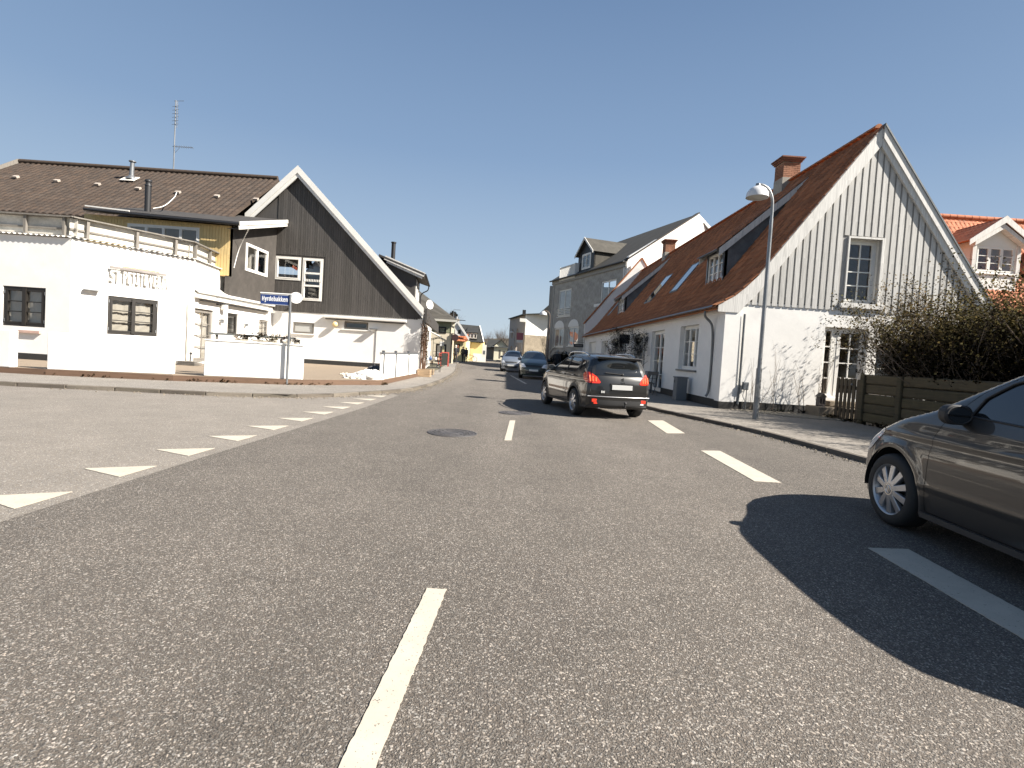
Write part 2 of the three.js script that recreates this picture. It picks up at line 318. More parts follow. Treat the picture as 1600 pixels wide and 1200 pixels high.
const KR = [[5.78, 9], [5.78, -6], [5.68, -8.1], [5.37, -11], [4.78, -13], [4.2, -15], [4.02, -18], [3.9, -26], [3.5, -32], [2.9, -40], [1.5, -52], [-.2, -70], [-1.6, -95], [-2.6, -113], [-7.4, -160], [-22, -260]];
const SEAM = [[-3.5, 12], [-3.36, -3.5], [-3.29, -5.64], [-2.99, -10.94], [-2.9, -15]];
function strip(zs, xl, xr, n, y, tint) {
  const pos = [], col = [], uv = [], idx = [];
  zs.forEach((z, j) => { const a = xl(z), b = xr(z); for (let i = 0; i <= n; i++) { const x = lerp(a, b, i / n), c = tint(x, z); pos.push(x, y, z); uv.push(x, z); col.push(...c); } });
  for (let j = 0; j < zs.length - 1; j++) for (let i = 0; i < n; i++) { const a = j * (n + 1) + i, b = a + n + 1; idx.push(a, a + 1, b + 1, a, b + 1, b); }
  const g = new THREE.BufferGeometry(); g.setAttribute('position', new THREE.BufferAttribute(new Float32Array(pos), 3)); g.setAttribute('uv', new THREE.BufferAttribute(new Float32Array(uv), 2)); g.setAttribute('color', new THREE.BufferAttribute(new Float32Array(col), 3)); g.setIndex(idx); g.computeVertexNormals();
  const nn = g.attributes.normal; for (let i = 0; i < nn.count; i++) nn.setXYZ(i, 0, 1, 0); g.userData.uv = true; return g;
}
const zlist = (a, b, s0) => { const o = [a]; let z = a, s = s0; while (z - s > b) { z -= s; s *= 1.012; o.push(z); } o.push(b); return o; };
const PAVE_Y = .08;
const groundSheet = structure('ground'); {
  const g = new THREE.CircleGeometry(1500, 64).rotateX(-Math.PI / 2).translate(0, -.06, -100); part(groundSheet, 'earth', g, MAT.earth);
}
const mainRoad = structure('main_road'), sideRoad = structure('side_road'); {
  // old worn and patched tar shows as broad streaks along the road
  const t = (x, z) => { const p = patch(x * 1.4, z * .35), q = vnoise(x * 2.2 + 40, z * .12), f = .74 + .30 * p + .20 * (q - .5); return [f, f * .965, f * .92]; };
  part(mainRoad, 'asphalt_surface', strip(zlist(9, -260, .4), z => z > -15 ? interp(SEAM, z) : interp(KL, z) - .02, z => interp(KR, z) + .02, 26, .004, t), MAT.asphalt);
  const t2 = (x, z) => { const p = patch(x * .8 + 30, z * .8), f = .88 + .24 * p; return [f, f * .99, f * .975]; };
  const zs = zlist(9, -11.2, .4).concat([-11.37, -11.5, -11.64, -11.8, -12, -12.35, -12.7, -13.1, -13.6, -14.25, -14.8, -15.2]);
  part(sideRoad, 'asphalt_surface', strip(zs, z => z > -11.3 ? -70 : interp(KL, z) - .02, z => Math.max(interp(SEAM, z) + .03, z > -11.3 ? -70 : interp(KL, z)), 60, 0, t2), MAT.sideAsphalt);
}
// painted markings: thermoplastic sheets with slightly ragged edges
function marking(pts, y, jit = .0028) {
  const out = []; for (let i = 0; i < pts.length; i++) { const a = pts[i], b = pts[(i + 1) % pts.length], L = Math.hypot(b[0] - a[0], b[1] - a[1]), n = Math.max(1, Math.round(L / .025)); for (let k = 0; k < n; k++) out.push([lerp(a[0], b[0], k / n) + rr(-jit, jit), lerp(a[1], b[1], k / n) + rr(-jit, jit)]); }
  return poly(out.map(p => [p[0], -p[1]]), .004).rotateX(-Math.PI / 2).translate(0, y, 0);
}
seed(21);
const gp = (px, py) => { const p = gnd(px, py, .008); return [p.x, p.z]; };
part(mainRoad, 'centre_dash', marking([[-.362, -2.92], [-.252, -2.92], [-.415, -.45], [-.535, -.45]], .006), MAT.roadPaint);
part(mainRoad, 'centre_dash', marking([gp(788, 688), gp(799, 688), gp(805, 657), gp(796.5, 657)], .006), MAT.roadPaint);
part(mainRoad, 'parking_dash', marking([gp(1012, 657), gp(1036, 657), gp(1070, 677), gp(1042, 677)], .006), MAT.roadPaint);
part(mainRoad, 'parking_dash', marking([gp(1095, 704), gp(1125, 704.5), gp(1221, 754.5), gp(1179, 752)], .006), MAT.roadPaint);
{ const a = gp(1356, 856), b = gp(1419, 858), c = gp(1600, 955.6), d = gp(1600, 999); const e = (p, q, z) => { const t = (z - p[1]) / (q[1] - p[1]); return [lerp(p[0], q[0], t), z]; };
  part(mainRoad, 'parking_dash', marking([a, b, e(b, c, -2.05), e(a, d, -1.95)], .006), MAT.roadPaint); }
for (let k = 0; k < 11; k++) { const z = -4.08 - k * 1.0, x = -3.52 + .031 * k; part(sideRoad, 'yield_triangle', marking([[x - .5, z + .02], [x + .03, z - .24], [x, z + .24]], .002), MAT.roadPaint); }
part(mainRoad, 'bay_line', marking([[.36, -32.5], [.47, -32.5], [1.09, -24.4], [.97, -24.4]], .006), MAT.roadPaint);
part(mainRoad, 'bay_line', marking([[-.25, -43.8], [-.14, -43.8], [.25, -36.9], [.13, -36.9]], .006), MAT.roadPaint);
// manhole covers: cast iron with raised rings and ribs
function manhole(pos, r, label) {
  const t = thing('manhole_cover', label, 'manhole cover', pos);
  part(t, 'frame_ring', lathe([[r * .93, 0], [r * .93, .012], [r, .012], [r, 0]], 40).translate(...pos), MAT.iron);
  part(t, 'lid', new THREE.CylinderGeometry(r * .915, r * .915, .008, 40).translate(pos[0], pos[1] + .004, pos[2]), MAT.iron);
  const ribs = []; for (const k of [.25, .48, .7, .86]) ribs.push(lathe([[r * k - .012, .008], [r * k - .009, .013], [r * k + .009, .013], [r * k + .012, .008]], 36).translate(...pos));
  for (let k = 0; k < 16; k++) { const a = k / 16 * 6.283, c = Math.cos(a), s = Math.sin(a); ribs.push(bar(V(pos[0] + c * r * .5, pos[1] + .01, pos[2] + s * r * .5), V(pos[0] + c * r * .84, pos[1] + .01, pos[2] + s * r * .84), .018, .006)); }
  part(t, 'raised_pattern', ribs, MAT.iron);
}
manhole([-.79, .004, -8.55], .405, 'round cast iron manhole cover with ring pattern left of the short white dash');
{ const p = gnd(805, 646); manhole([p.x, .004, p.z], .38, 'faint manhole cover in the road beyond the short white dash, beside the dark car\'s shadow'); }

// pavements
const paveTint = (x, z) => { const f = .84 + .32 * patch(x * .9 + 70, z * .7 + 3); return [f, f * .99, f * .97]; };
const TE = [[0, 582], [72, 586], [270, 595], [448, 601], [488, 601.5], [596, 601.5], [606, 599], [652, 588.5]].map(q => { const p = gnd(q[0], q[1], PAVE_Y); return [p.x, p.z]; });
const pavL = structure('pavement_left'), pavR = structure('pavement_right'); {
  // house side line of the left pavement
  const back = [[-60, -12.6], ...TE, [-4.12, -26], [-4.1, -32], [-5.1, -46], [-6.4, -56], [-8.2, -75], [-10.5, -100], [-13, -125], [-22, -160], [-50, -260]];
  const front = [[-60, -10.9], ...KL];
  const s = new THREE.Shape([...front.map(p => new THREE.Vector2(p[0], -p[1])), ...back.slice().reverse().map(p => new THREE.Vector2(p[0], -p[1]))]);
  const g = new THREE.ShapeGeometry(s).rotateX(-Math.PI / 2).translate(0, PAVE_Y, 0); g.setAttribute('color', new THREE.BufferAttribute(new Float32Array(g.attributes.position.count * 3).fill(.98), 3)); part(pavL, 'paving_surface', g, MAT.pavement);
  const zs = zlist(9, -260, .5); part(pavR, 'paving_surface', strip(zs, z => interp(KR, z) + .1, z => z > -15.99 ? 16 : (z > -45 ? 6.8 : interp(KR, z) + 4), 30, PAVE_Y, paveTint), MAT.pavement);
}
function kerbs(parent, line, side, zmin, step, mats) {   // single kerb stones along a line
  const pts = line.filter(p => p[1] > zmin).map(p => V(p[0], 0, p[1])), c = new THREE.CatmullRomCurve3(pts, false, 'catmullrom', .3), n = Math.round(c.getLength() / step);
  const q = c.getSpacedPoints(n); for (let i = 0; i < n; i++) {
    const a = q[i], b = q[i + 1], d = b.clone().sub(a), L = d.length() - .014; const m = a.clone().add(b).multiplyScalar(.5), ang = Math.atan2(-d.z, d.x);
    const nx = Math.sin(ang) * side, nz = Math.cos(ang) * side; const h = PAVE_Y + .05 + rr(-.004, .006);
    part(parent, 'kerb_stone', rbox(m.x + nx * .065, PAVE_Y + .006 - h / 2 + rr(-.003, .004), m.z + nz * .065, L, h, .13, .018, 1, ang + rr(-.006, .006)), mats[i % mats.length]);
  }
}
seed(22);
const kerbMats = [std([.17, .148, .12], .85, { map: T.concrete, bumpMap: T.plasterB, bumpScale: .006 }), std([.14, .12, .10], .85, { map: T.concrete }), std([.21, .185, .155], .85, { map: T.concrete })];
kerbs(pavL, [[-20, -11.2], [-14, -11.3], ...KL], -1, -60, .95, kerbMats);
kerbs(pavR, KR, 1, -60, .95, [MAT.kerbDark, kerbMats[1]]);
// worn gutter strip of loose grit beside the left kerb
{
  const zs = []; for (let z = -11.5; z > -45; z -= .12) zs.push(z); const pos = [];
  const list = []; for (let k = 0; k < 900; k++) { const i = Math.floor(rnd() ** .6 * (KL.length - 6)), a = KL[i], b = KL[i + 1], t = rnd(); const d = [b[0] - a[0], b[1] - a[1]], L = Math.hypot(...d), o = .02 + rnd() ** 2 * .35; const x = lerp(a[0], b[0], t) - d[1] / L * o, z = lerp(a[1], b[1], t) + d[0] / L * o; const s = rr(.008, .03); list.push(new THREE.TetrahedronGeometry(s, 0).rotateX(rnd() * 3).rotateY(rnd() * 3).translate(x, .008, z)); }
  for (let k = 0; k < 700; k++) { const z = rr(-16, -5.5), x = interp(KR, z) - .02 - rnd() ** 2 * .3, s = rr(.006, .024); list.push(new THREE.TetrahedronGeometry(s, 0).rotateX(rnd() * 3).rotateY(rnd() * 3).translate(x, .008, z)); }
  const m = part(mainRoad, 'grit', list, std([.20, .17, .13], .95), true);
}
// small setts in front of the white gable
{
  const list = []; for (let x = 7.0; x < 10.2; x += .115) for (let z = -15.85; z < -14.35; z += .115) { if (z > -15.85 + 1.5 * sstep(7.0, 8.2, x)) continue; list.push(rbox(x + rr(-.008, .008), PAVE_Y + .004 + rr(-.005, .006), z + rr(-.008, .008), .1, .03, .1, .012, 1, rr(-.08, .08))); }
  part(pavR, 'sett_paving', list, std([.30, .27, .22], .9, { map: T.concrete }), true);
}

// ================================================================ WHITE COTTAGE WITH RED ROOF (right)
const brickMats = [std([.30, .13, .075], .9, { map: T.mottle }), std([.36, .17, .10], .9, { map: T.mottle }), std([.24, .10, .06], .9, { map: T.mottle })];
const mortar = std([.34, .30, .25], .95, { map: T.mottle });
function bricks(cx, cy0, cz, sx, sz, h, bl = .24, bh = .062) {   // courses of bricks on the four faces, joined
  const out = [], c = bh + .012; let row = 0;
  for (let y = cy0 + .006; y + bh < cy0 + h; y += c, row++) for (const [L, D, ax] of [[sx, sz, 0], [sz, sx, 1]]) {
    const n = Math.max(2, Math.round(L / (bl + .012))), bw = L / n;
    for (const s of [-1, 1]) for (let i = (row % 2 ? -.5 : 0); i < n; i++) {
      let a = Math.max(0, i) * bw + .006, b = Math.min(n, i + 1) * bw - .006; if (b - a < .03) continue;
      const u = (a + b) / 2 - L / 2, d = s * (D / 2 - .022 + rr(-.002, .002)); out.push(ax ? box(cx + d, y + bh / 2, cz + u, .05, bh, b - a) : box(cx + u, y + bh / 2, cz + d, b - a, bh, .05));
    }
  }
  return out;
}
function chimney(parent, x, y0, z, s, h, hb) {
  const c = part(parent, 'chimney', box(x, y0 + h / 2, z, s - .03, h, s - .03), mortar);
  part(c, 'brickwork', bricks(x, y0 + hb, z, s, s, h - hb - .12), brickMats[1], true);
  part(c, 'cap', [box(x, y0 + h - .09, z, s + .09, .07, s + .09), box(x, y0 + h - .02, z, s + .18, .07, s + .18), box(x, y0 + h + .035, z, s + .26, .05, s + .26)], brickMats[2]);
  part(c, 'base_render', box(x, y0 + hb / 2, z, s + .02, hb, s + .02), std([.42, .40, .36], .9, { map: T.concrete }));
  return c;
}
const XF = 6.63, ZN = -16, ZFAR = -44.2, XR = 10.92, YR = 8.84, SL = 1.37;
const cottage = thing('cottage', 'long white rendered cottage with red pantile roof and grey board gable', 'house', [XF + 4, 0, -30]);
{
  seed(31);
  // street front, seen from the road: left end is the far end
  const F = frameOf(XF, ZFAR, XF, ZN);
  const zz = z => z - ZFAR;
  const op = [[zz(-20.05), 1.18, zz(-18.16), 2.79], [zz(-23.98), .12, zz(-22.05), 2.77], [zz(-27.1), .12, zz(-24.97), 2.74], [zz(-33.0), 1.05, zz(-31.2), 2.62], [zz(-36.5), 1.05, zz(-34.4), 2.6], [zz(-42.1), .12, zz(-38.8), 2.65]];
  part(cottage, 'street_wall', wallGeo(F, [[0, .3], [op[5][0], .3], [op[5][0], .12], [F.len, .12], [F.len, 3.22], [0, 3.22]], op.map((o, i) => o).filter((o, i) => i !== 5).concat([[op[5][0] + .001, op[5][1] + .01, op[5][2], op[5][3]]]), .32), MAT.plaster);
  part(cottage, 'plinth', [fbox(F, zz(-22.0), .0, F.len + .03, .33, -.3, .025), fbox(F, zz(-24.9), 0, zz(-24.0), .33, -.3, .025), fbox(F, zz(-38.7), 0, zz(-27.2), .33, -.3, .025), fbox(F, 0, 0, zz(-42.2), .33, -.3, .025)], MAT.plinth);
  win(cottage, F, op[0], { cols: 3, rows: 3, sub: 1, d: -.16, sill: .08, sillMat: MAT.zinc, fw: .07, sw: .055 });
  win(cottage, F, op[1], { name: 'glazed_door', cols: 2, rows: 4, d: -.14, fw: .08, sw: .07, bw: .03 });
  const dr = op[2]; win(cottage, F, dr, { name: 'shop_door', cols: 2, rows: 3, d: -.2, fw: .08, sw: .08, bw: .03 });
  win(cottage, F, op[3], { cols: 2, rows: 2, d: -.14, sill: .05, sillMat: MAT.zinc, curtain: 2 });
  win(cottage, F, op[4], { cols: 2, rows: 2, d: -.14, sill: .05, sillMat: MAT.zinc, curtain: 3 });
  win(cottage, F, [op[5][0] + .001, .13, op[5][2], op[5][3]], { name: 'gate_door', cols: 2, rows: 1, d: -.18, fw: .08, sw: .3, glass: MAT.whitePaint });
  // gable wall facing the junction, and the two plain walls behind
  const G = frameOf(XF, ZN, XF + 8.6, ZN), gx = x => x - XF;
  const gd = rectPx(G, 1291.6, 511, 1358, 616); gd[0] = gx(9.72); gd[1] = .62; gd[2] = gx(11.08); gd[3] = 2.78;
  const gw = [gx(10.24), 3.56, gx(11.22), 5.5], sd = [gx(11.35), .9, gx(12.7), 2.3];
  const rake = x => YR - .12 - SL * Math.abs(x - XR);
  part(cottage, 'gable_wall', wallGeo(G, [[0, .2], [8.6, .2], [8.6, 3.1], [8.2, 3.38], [0.45, 3.38], [0, 3.05]], [gd, sd], .32), MAT.plaster);
  part(cottage, 'gable_panel', wallGeo(G, [[.45, 3.385], [8.1, 3.385], [gx(XR) + (rake(XR) - 3.4) / SL * .985, 3.45], [gx(XR), rake(XR) - .15], [gx(XR) - (rake(XR) - 3.4) / SL * .985, 3.45]], [gw], .1), std([.40, .385, .36], .7, { map: T.grain }));
  part(cottage, 'gable_plinth', [fbox(G, .45, 0, gd[0] - .05, .33, -.3, .03), fbox(G, gd[2] + .05, 0, 8.6, .33, -.3, .03)], MAT.plinth);
  part(cottage, 'corner_pilaster', [fbox(G, -.03, .1, .44, 3.1, -.32, .055)], MAT.plaster);
  part(cottage, 'pilaster_plinth', [fbox(G, -.035, 0, .45, .3, -.33, .07)], MAT.plinth);
  // board-and-board cladding, every proud board its own piece
  const bm = [std([.56, .545, .515], .6, { map: T.grain, bumpMap: T.grainB, bumpScale: .001 }), std([.60, .585, .555], .6, { map: T.grain, bumpMap: T.grainB, bumpScale: .001 }), std([.52, .505, .475], .62, { map: T.grain, bumpMap: T.grainB, bumpScale: .001 })];
  let k = 0; for (let u = .56; u < 8.2; u += .205, k++) {
    const x = XF + u, a = u, b = u + .148, top = Math.min(rake(XF + a), rake(XF + b)) + .02; let lo = 3.30 + rr(-.006, .006);
    if (top < lo + .06) continue;
    const seg = []; if (b > gw[0] - .06 && a < gw[2] + .06) { seg.push([gw[3] + .08, top]); if (gw[1] - .14 > lo) seg.push([lo, gw[1] - .16]); } else seg.push([lo, top]);
    for (const [v0, v1] of seg) { if (v1 - v0 < .03) continue; const t0 = rake(XF + a) + .02, t1 = rake(XF + b) + .02; const pts = v1 === top ? [[a, v0], [b, v0], [b, t1], [a, t0]] : [[a, v0], [b, v0], [b, v1], [a, v1]]; part(cottage, 'cladding_board', fpoly(G, pts, .002, .032 + rr(-.002, .003)), bm[k % 3]); }
  }
  part(cottage, 'cladding_drip', [fbox(G, .47, 3.385, 8.1, 3.42, -.02, .0015)], MAT.zinc);
  const w1 = win(cottage, G, gw, { cols: 1, sub: 2, rows: 4, d: -.20, fw: .07, sw: .06, bw: .03 });
  part(cottage, 'window_surround', [fbox(G, gw[0] - .05, gw[1] - .02, gw[0] - .002, gw[3] + .06, -.2, .05), fbox(G, gw[2] + .002, gw[1] - .02, gw[2] + .09, gw[3] + .06, -.2, .05), fbox(G, gw[0] - .002, gw[3] + .002, gw[2] + .002, gw[3] + .06, -.2, .05), fbox(G, gw[0] - .16, gw[1] - .17, gw[2] + .2, gw[1] - .022, -.15, .10)], MAT.whiteWood);
  const d1 = win(cottage, G, [gd[0] + .42, gd[1], gd[2], gd[3]], { name: 'garden_door', cols: 1, sub: 2, rows: 4, d: -.13, fw: .06, sw: .1, bw: .035 });
  win(cottage, G, [gd[0], gd[1], gd[0] + .415, gd[3]], { name: 'side_light', cols: 1, rows: 4, d: -.13, fw: .05, sw: .06, bw: .035 });
  win(cottage, G, sd, { cols: 2, rows: 2, d: -.15, sill: .05 });
  part(cottage, 'rear_wall', wallGeo(frameOf(XF + 8.6, ZN, XF + 8.6, ZFAR), [[.33, 0], [28.2, 0], [28.2, 3.2], [.33, 3.2]], [], .3), MAT.plaster);
  part(cottage, 'ceiling', box(XF + 4.3, 3.16, -30, 8, .1, 27.4), MAT.whitePaint);
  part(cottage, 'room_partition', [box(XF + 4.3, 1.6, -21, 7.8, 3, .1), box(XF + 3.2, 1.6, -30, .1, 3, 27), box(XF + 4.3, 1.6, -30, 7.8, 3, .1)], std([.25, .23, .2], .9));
  // roof
  const eave = [[6.30, 3.16], [6.85, 3.50], [7.15, 3.78], [7.5, YR - SL * (XR - 7.5)], [XR, YR]];
  part(cottage, 'roof_tiles', tileField(eave, (d, y, u) => V(d, y, ZFAR + .3 + u), 28.02, .215, .335, .045, .3, 6), MAT.tileRed, true);
  part(cottage, 'roof_deck', [slab(V(XR, YR - .04, ZN + .02), V(XR, YR - .04, ZFAR), V(7.5, YR - .04 - SL * (XR - 7.5), ZFAR), V(7.5, YR - .04 - SL * (XR - 7.5), ZN + .02), .12), slab(V(7.5, 4.12, ZN + .02), V(7.5, 4.12, ZFAR), V(6.32, 3.13, ZFAR), V(6.32, 3.13, ZN + .02), .06),
    slab(V(XR, YR - .04, ZFAR), V(XR, YR - .04, ZN + .02), V(15.4, YR - .04 - SL * 4.48, ZN + .02), V(15.4, YR - .04 - SL * 4.48, ZFAR), .12)], MAT.tileRed);
  part(cottage, 'roof_tiles', tileField([[15.5, YR - SL * 4.58], [XR, YR]], (d, y, u) => V(d, y, ZFAR + .3 + u), 28.02, .43, .67, .05, .3, 4), MAT.tileRed, true);
  const rt = []; for (let z = ZN - .12; z > ZFAR; z -= .38) rt.push(new THREE.CylinderGeometry(.13, .115, .40, 8, 1, false, 0, Math.PI).rotateZ(Math.PI / 2).rotateY(Math.PI / 2).rotateZ(0).rotateX(.03).translate(XR, YR + .06, z - .19)); part(cottage, 'ridge_tiles', rt, MAT.tileRed, true);
  // barge boards: an outer wide board and a stepped inner one on each rake, with the flared foot on the left
  const OUT = (x, o) => YR + .02 - SL * Math.abs(x - XR) - o;
  const lb = (o0, o1, d0, d1, foot) => {
    const p = [[gx(XR), OUT(XR, o0)], [gx(7.5), OUT(7.5, o0)]]; if (foot) p.push([gx(7.15), 3.80 - o0], [gx(6.85), 3.53 - o0], [gx(6.36), 3.23 - o0], [gx(6.36), 3.03], [gx(7.0), 3.03], [gx(7.25), 3.36]); else p.push([gx(7.28), OUT(7.28, o0)]);
    p.push([gx(7.28 + .12), Math.max(3.36, OUT(7.4, o1))], [gx(XR), OUT(XR, o1)]); return fpoly(G, p, d0, d1);
  };
  const rb = (o0, o1, d0, d1) => fpoly(G, [[gx(XR), OUT(XR, o0)], [gx(XR), OUT(XR, o1)], [gx(14.6), OUT(14.6, o1)], [gx(14.75), OUT(14.75, o0)]], d0, d1);
  part(cottage, 'barge_board', lb(.0, .56, .036, .085, true), MAT.whiteWood);
  part(cottage, 'barge_board', rb(.0, .36, .036, .15), MAT.whiteWood);
  part(cottage, 'barge_moulding', rb(.30, .62, .034, .108), MAT.whiteWood);
  part(cottage, 'barge_capping', [fpoly(G, [[gx(XR), OUT(XR, -.07)], [gx(XR), OUT(XR, .0)], [gx(14.8), OUT(14.8, .0)], [gx(14.85), OUT(14.85, -.07)]], -.02, .18), fpoly(G, [[gx(XR), OUT(XR, -.07)], [gx(7.5), OUT(7.5, -.07)], [gx(7.5), OUT(7.5, .0)], [gx(XR), OUT(XR, .0)]], -.02, .11)], MAT.zinc);
  // gutter and down pipes
  const gut = new THREE.CylinderGeometry(.07, .07, 28.1, 10, 1, true, 0, Math.PI).rotateX(Math.PI / 2).rotateZ(-Math.PI / 2 + Math.PI).translate(6.28, 3.17, -30.1); part(cottage, 'gutter', gut, MAT.zinc);
  part(cottage, 'down_pipe', tube([V(6.28, 3.1, -16.75), V(6.28, 2.95, -16.75), V(6.5, 2.72, -16.75), V(6.56, 2.5, -16.75), V(6.56, .5, -16.75), V(6.5, .38, -16.75)], .04, 30, 8), MAT.zinc);
  part(cottage, 'down_pipe', tube([V(7.19, 3.0, ZN + .06), V(7.19, .45, ZN + .06), V(7.17, .25, ZN + .08)], .035, 12, 8), MAT.zinc);
  // dormers: shed roofs running back almost to the ridge
  const dormer = (z0, z1, xd, zt) => {
    const yb = YR - SL * (XR - xd), yt = yb + 1.15, xe = 10.35, ye = YR - SL * (XR - xe) + .02; const DF = frameOf(xd, z0, xd, z1), L = DF.len;
    const dm = part(cottage, 'dormer', [fbox(DF, 0, yb - .1, .1, yt + .1, -.1, .02), fbox(DF, L - .1, yb - .1, L, yt + .1, -.1, .02), fbox(DF, .1, yt, L - .1, yt + .1, -.1, .02), fbox(DF, .1, yb - .1, L - .1, yb + .02, -.1, .04)], MAT.zinc);
    for (const z of [z0 + .02, z1 - .02]) { const s = z === z1 - .02 ? 1 : -1; part(dm, 'cheek', poly([[xd, yb - .1], [xd, yt + .08], [xe, ye], [xd + .5, yb + .5 * SL - .1]], .04).translate(0, 0, z - .02), MAT.zinc); }
    win(cottage, DF, [.1, yb + .02, L - .1, yt], { name: 'dormer_window', cols: 3, rows: 3, d: -.03, fw: .05, sw: .05 });
    const o = .28, dx = xe - (xd - o), sl = (ye - yt - .1) / (xe - xd), y0 = yt + .1 - o * sl;
    part(dm, 'dormer_roof', slab(V(xe + .15, ye + .15 * sl + .13, z1 + .14), V(xe + .15, ye + .15 * sl + .13, z0 - .14), V(xd - o, y0 + .13, z0 - .14), V(xd - o, y0 + .13, z1 + .14), .05), MAT.zinc);
    part(dm, 'dormer_tiles', tileField([[xd - o - .03, y0 + .14], [xe + .2, ye + .2 * sl + .14]], (d, y, u) => V(d, y, z0 - .15 + u), L + .3, .215, .335, .03, .3, 6), MAT.tileRed, true);
    for (const z of [z0 - .16, z1 + .13]) part(dm, 'dormer_barge', poly([[xd - o, y0 - .12], [xd - o, y0 + .16], [xe + .1, ye + .1 * sl + .16], [xe - .1, ye - .1 * sl - .12]], .035).translate(0, 0, z), MAT.whiteWood);
    part(dm, 'dormer_gutter', new THREE.CylinderGeometry(.05, .05, L + .3, 8, 1, true, 0, Math.PI).rotateX(Math.PI / 2).rotateZ(Math.PI / 2).translate(xd - o - .05, y0 + .1, (z0 + z1) / 2), MAT.zinc);
    part(dm, 'dormer_pipe', tube([V(xd - o - .05, y0 + .05, z1 + .02), V(xd - .1, yt - .12, z1 + .02), V(xd - .06, yt - .3, z1 + .02), V(xd - .06, yb + .2, z1 + .02)], .025, 16, 6), MAT.zinc);
  };
  dormer(-20.75, -19.1, 7.72); dormer(-37.0, -34.95, 7.72);
  // roof windows
  const sky = (z0, z1, xa, xb) => {
    const f = (x, h = 0) => V(x - SL * h / 1.7, YR - SL * (XR - x) + h / 1.7, 0), P = (x, z, h) => { const p = f(x, h); p.z = z; return p; };
    const w = part(cottage, 'roof_window', [bar(P(xa, z0, .06), P(xb, z0, .06), .08, .10), bar(P(xa, z1, .06), P(xb, z1, .06), .08, .10), bar(P(xa, z0, .06), P(xa, z1, .06), .10, .08), bar(P(xb, z0, .06), P(xb, z1, .06), .10, .08)], MAT.steelGrey);
    part(w, 'pane', slab(P(xb, z0, .10), P(xa, z0, .10), P(xa, z1, .10), P(xb, z1, .10), .01), phy([.02, .025, .03], .03, { clearcoat: 1 }));
  };
  sky(-25.95, -24.85, 7.98, 9.0); sky(-30.4, -29.1, 7.9, 9.05); sky(-41.9, -41.1, 8.0, 8.75);
  chimney(cottage, XR, YR - .55, -21.4, .68, 1.5, .75); chimney(cottage, XR, YR - .5, -36.8, .68, 1.5, .7);
  // far gable with stepped parapet coping
  const B = frameOf(6.4, ZFAR, 15.4, ZFAR), bx = x => x - 6.4;
  part(cottage, 'parapet_gable', wallGeo(B, [[bx(6.5), 0], [bx(15.3), 0], [bx(15.3), 3.2], [bx(XR), YR + 1.15], [bx(6.5), 4.25]], [], .3), MAT.plaster);
  part(cottage, 'parapet_coping', [bar(V(6.42, 4.27, ZFAR - .15), V(XR, YR + 1.2, ZFAR - .15), .42, .1), bar(V(XR, YR + 1.2, ZFAR - .15), V(15.4, 3.3, ZFAR - .15), .42, .1)], MAT.tileRed);
}

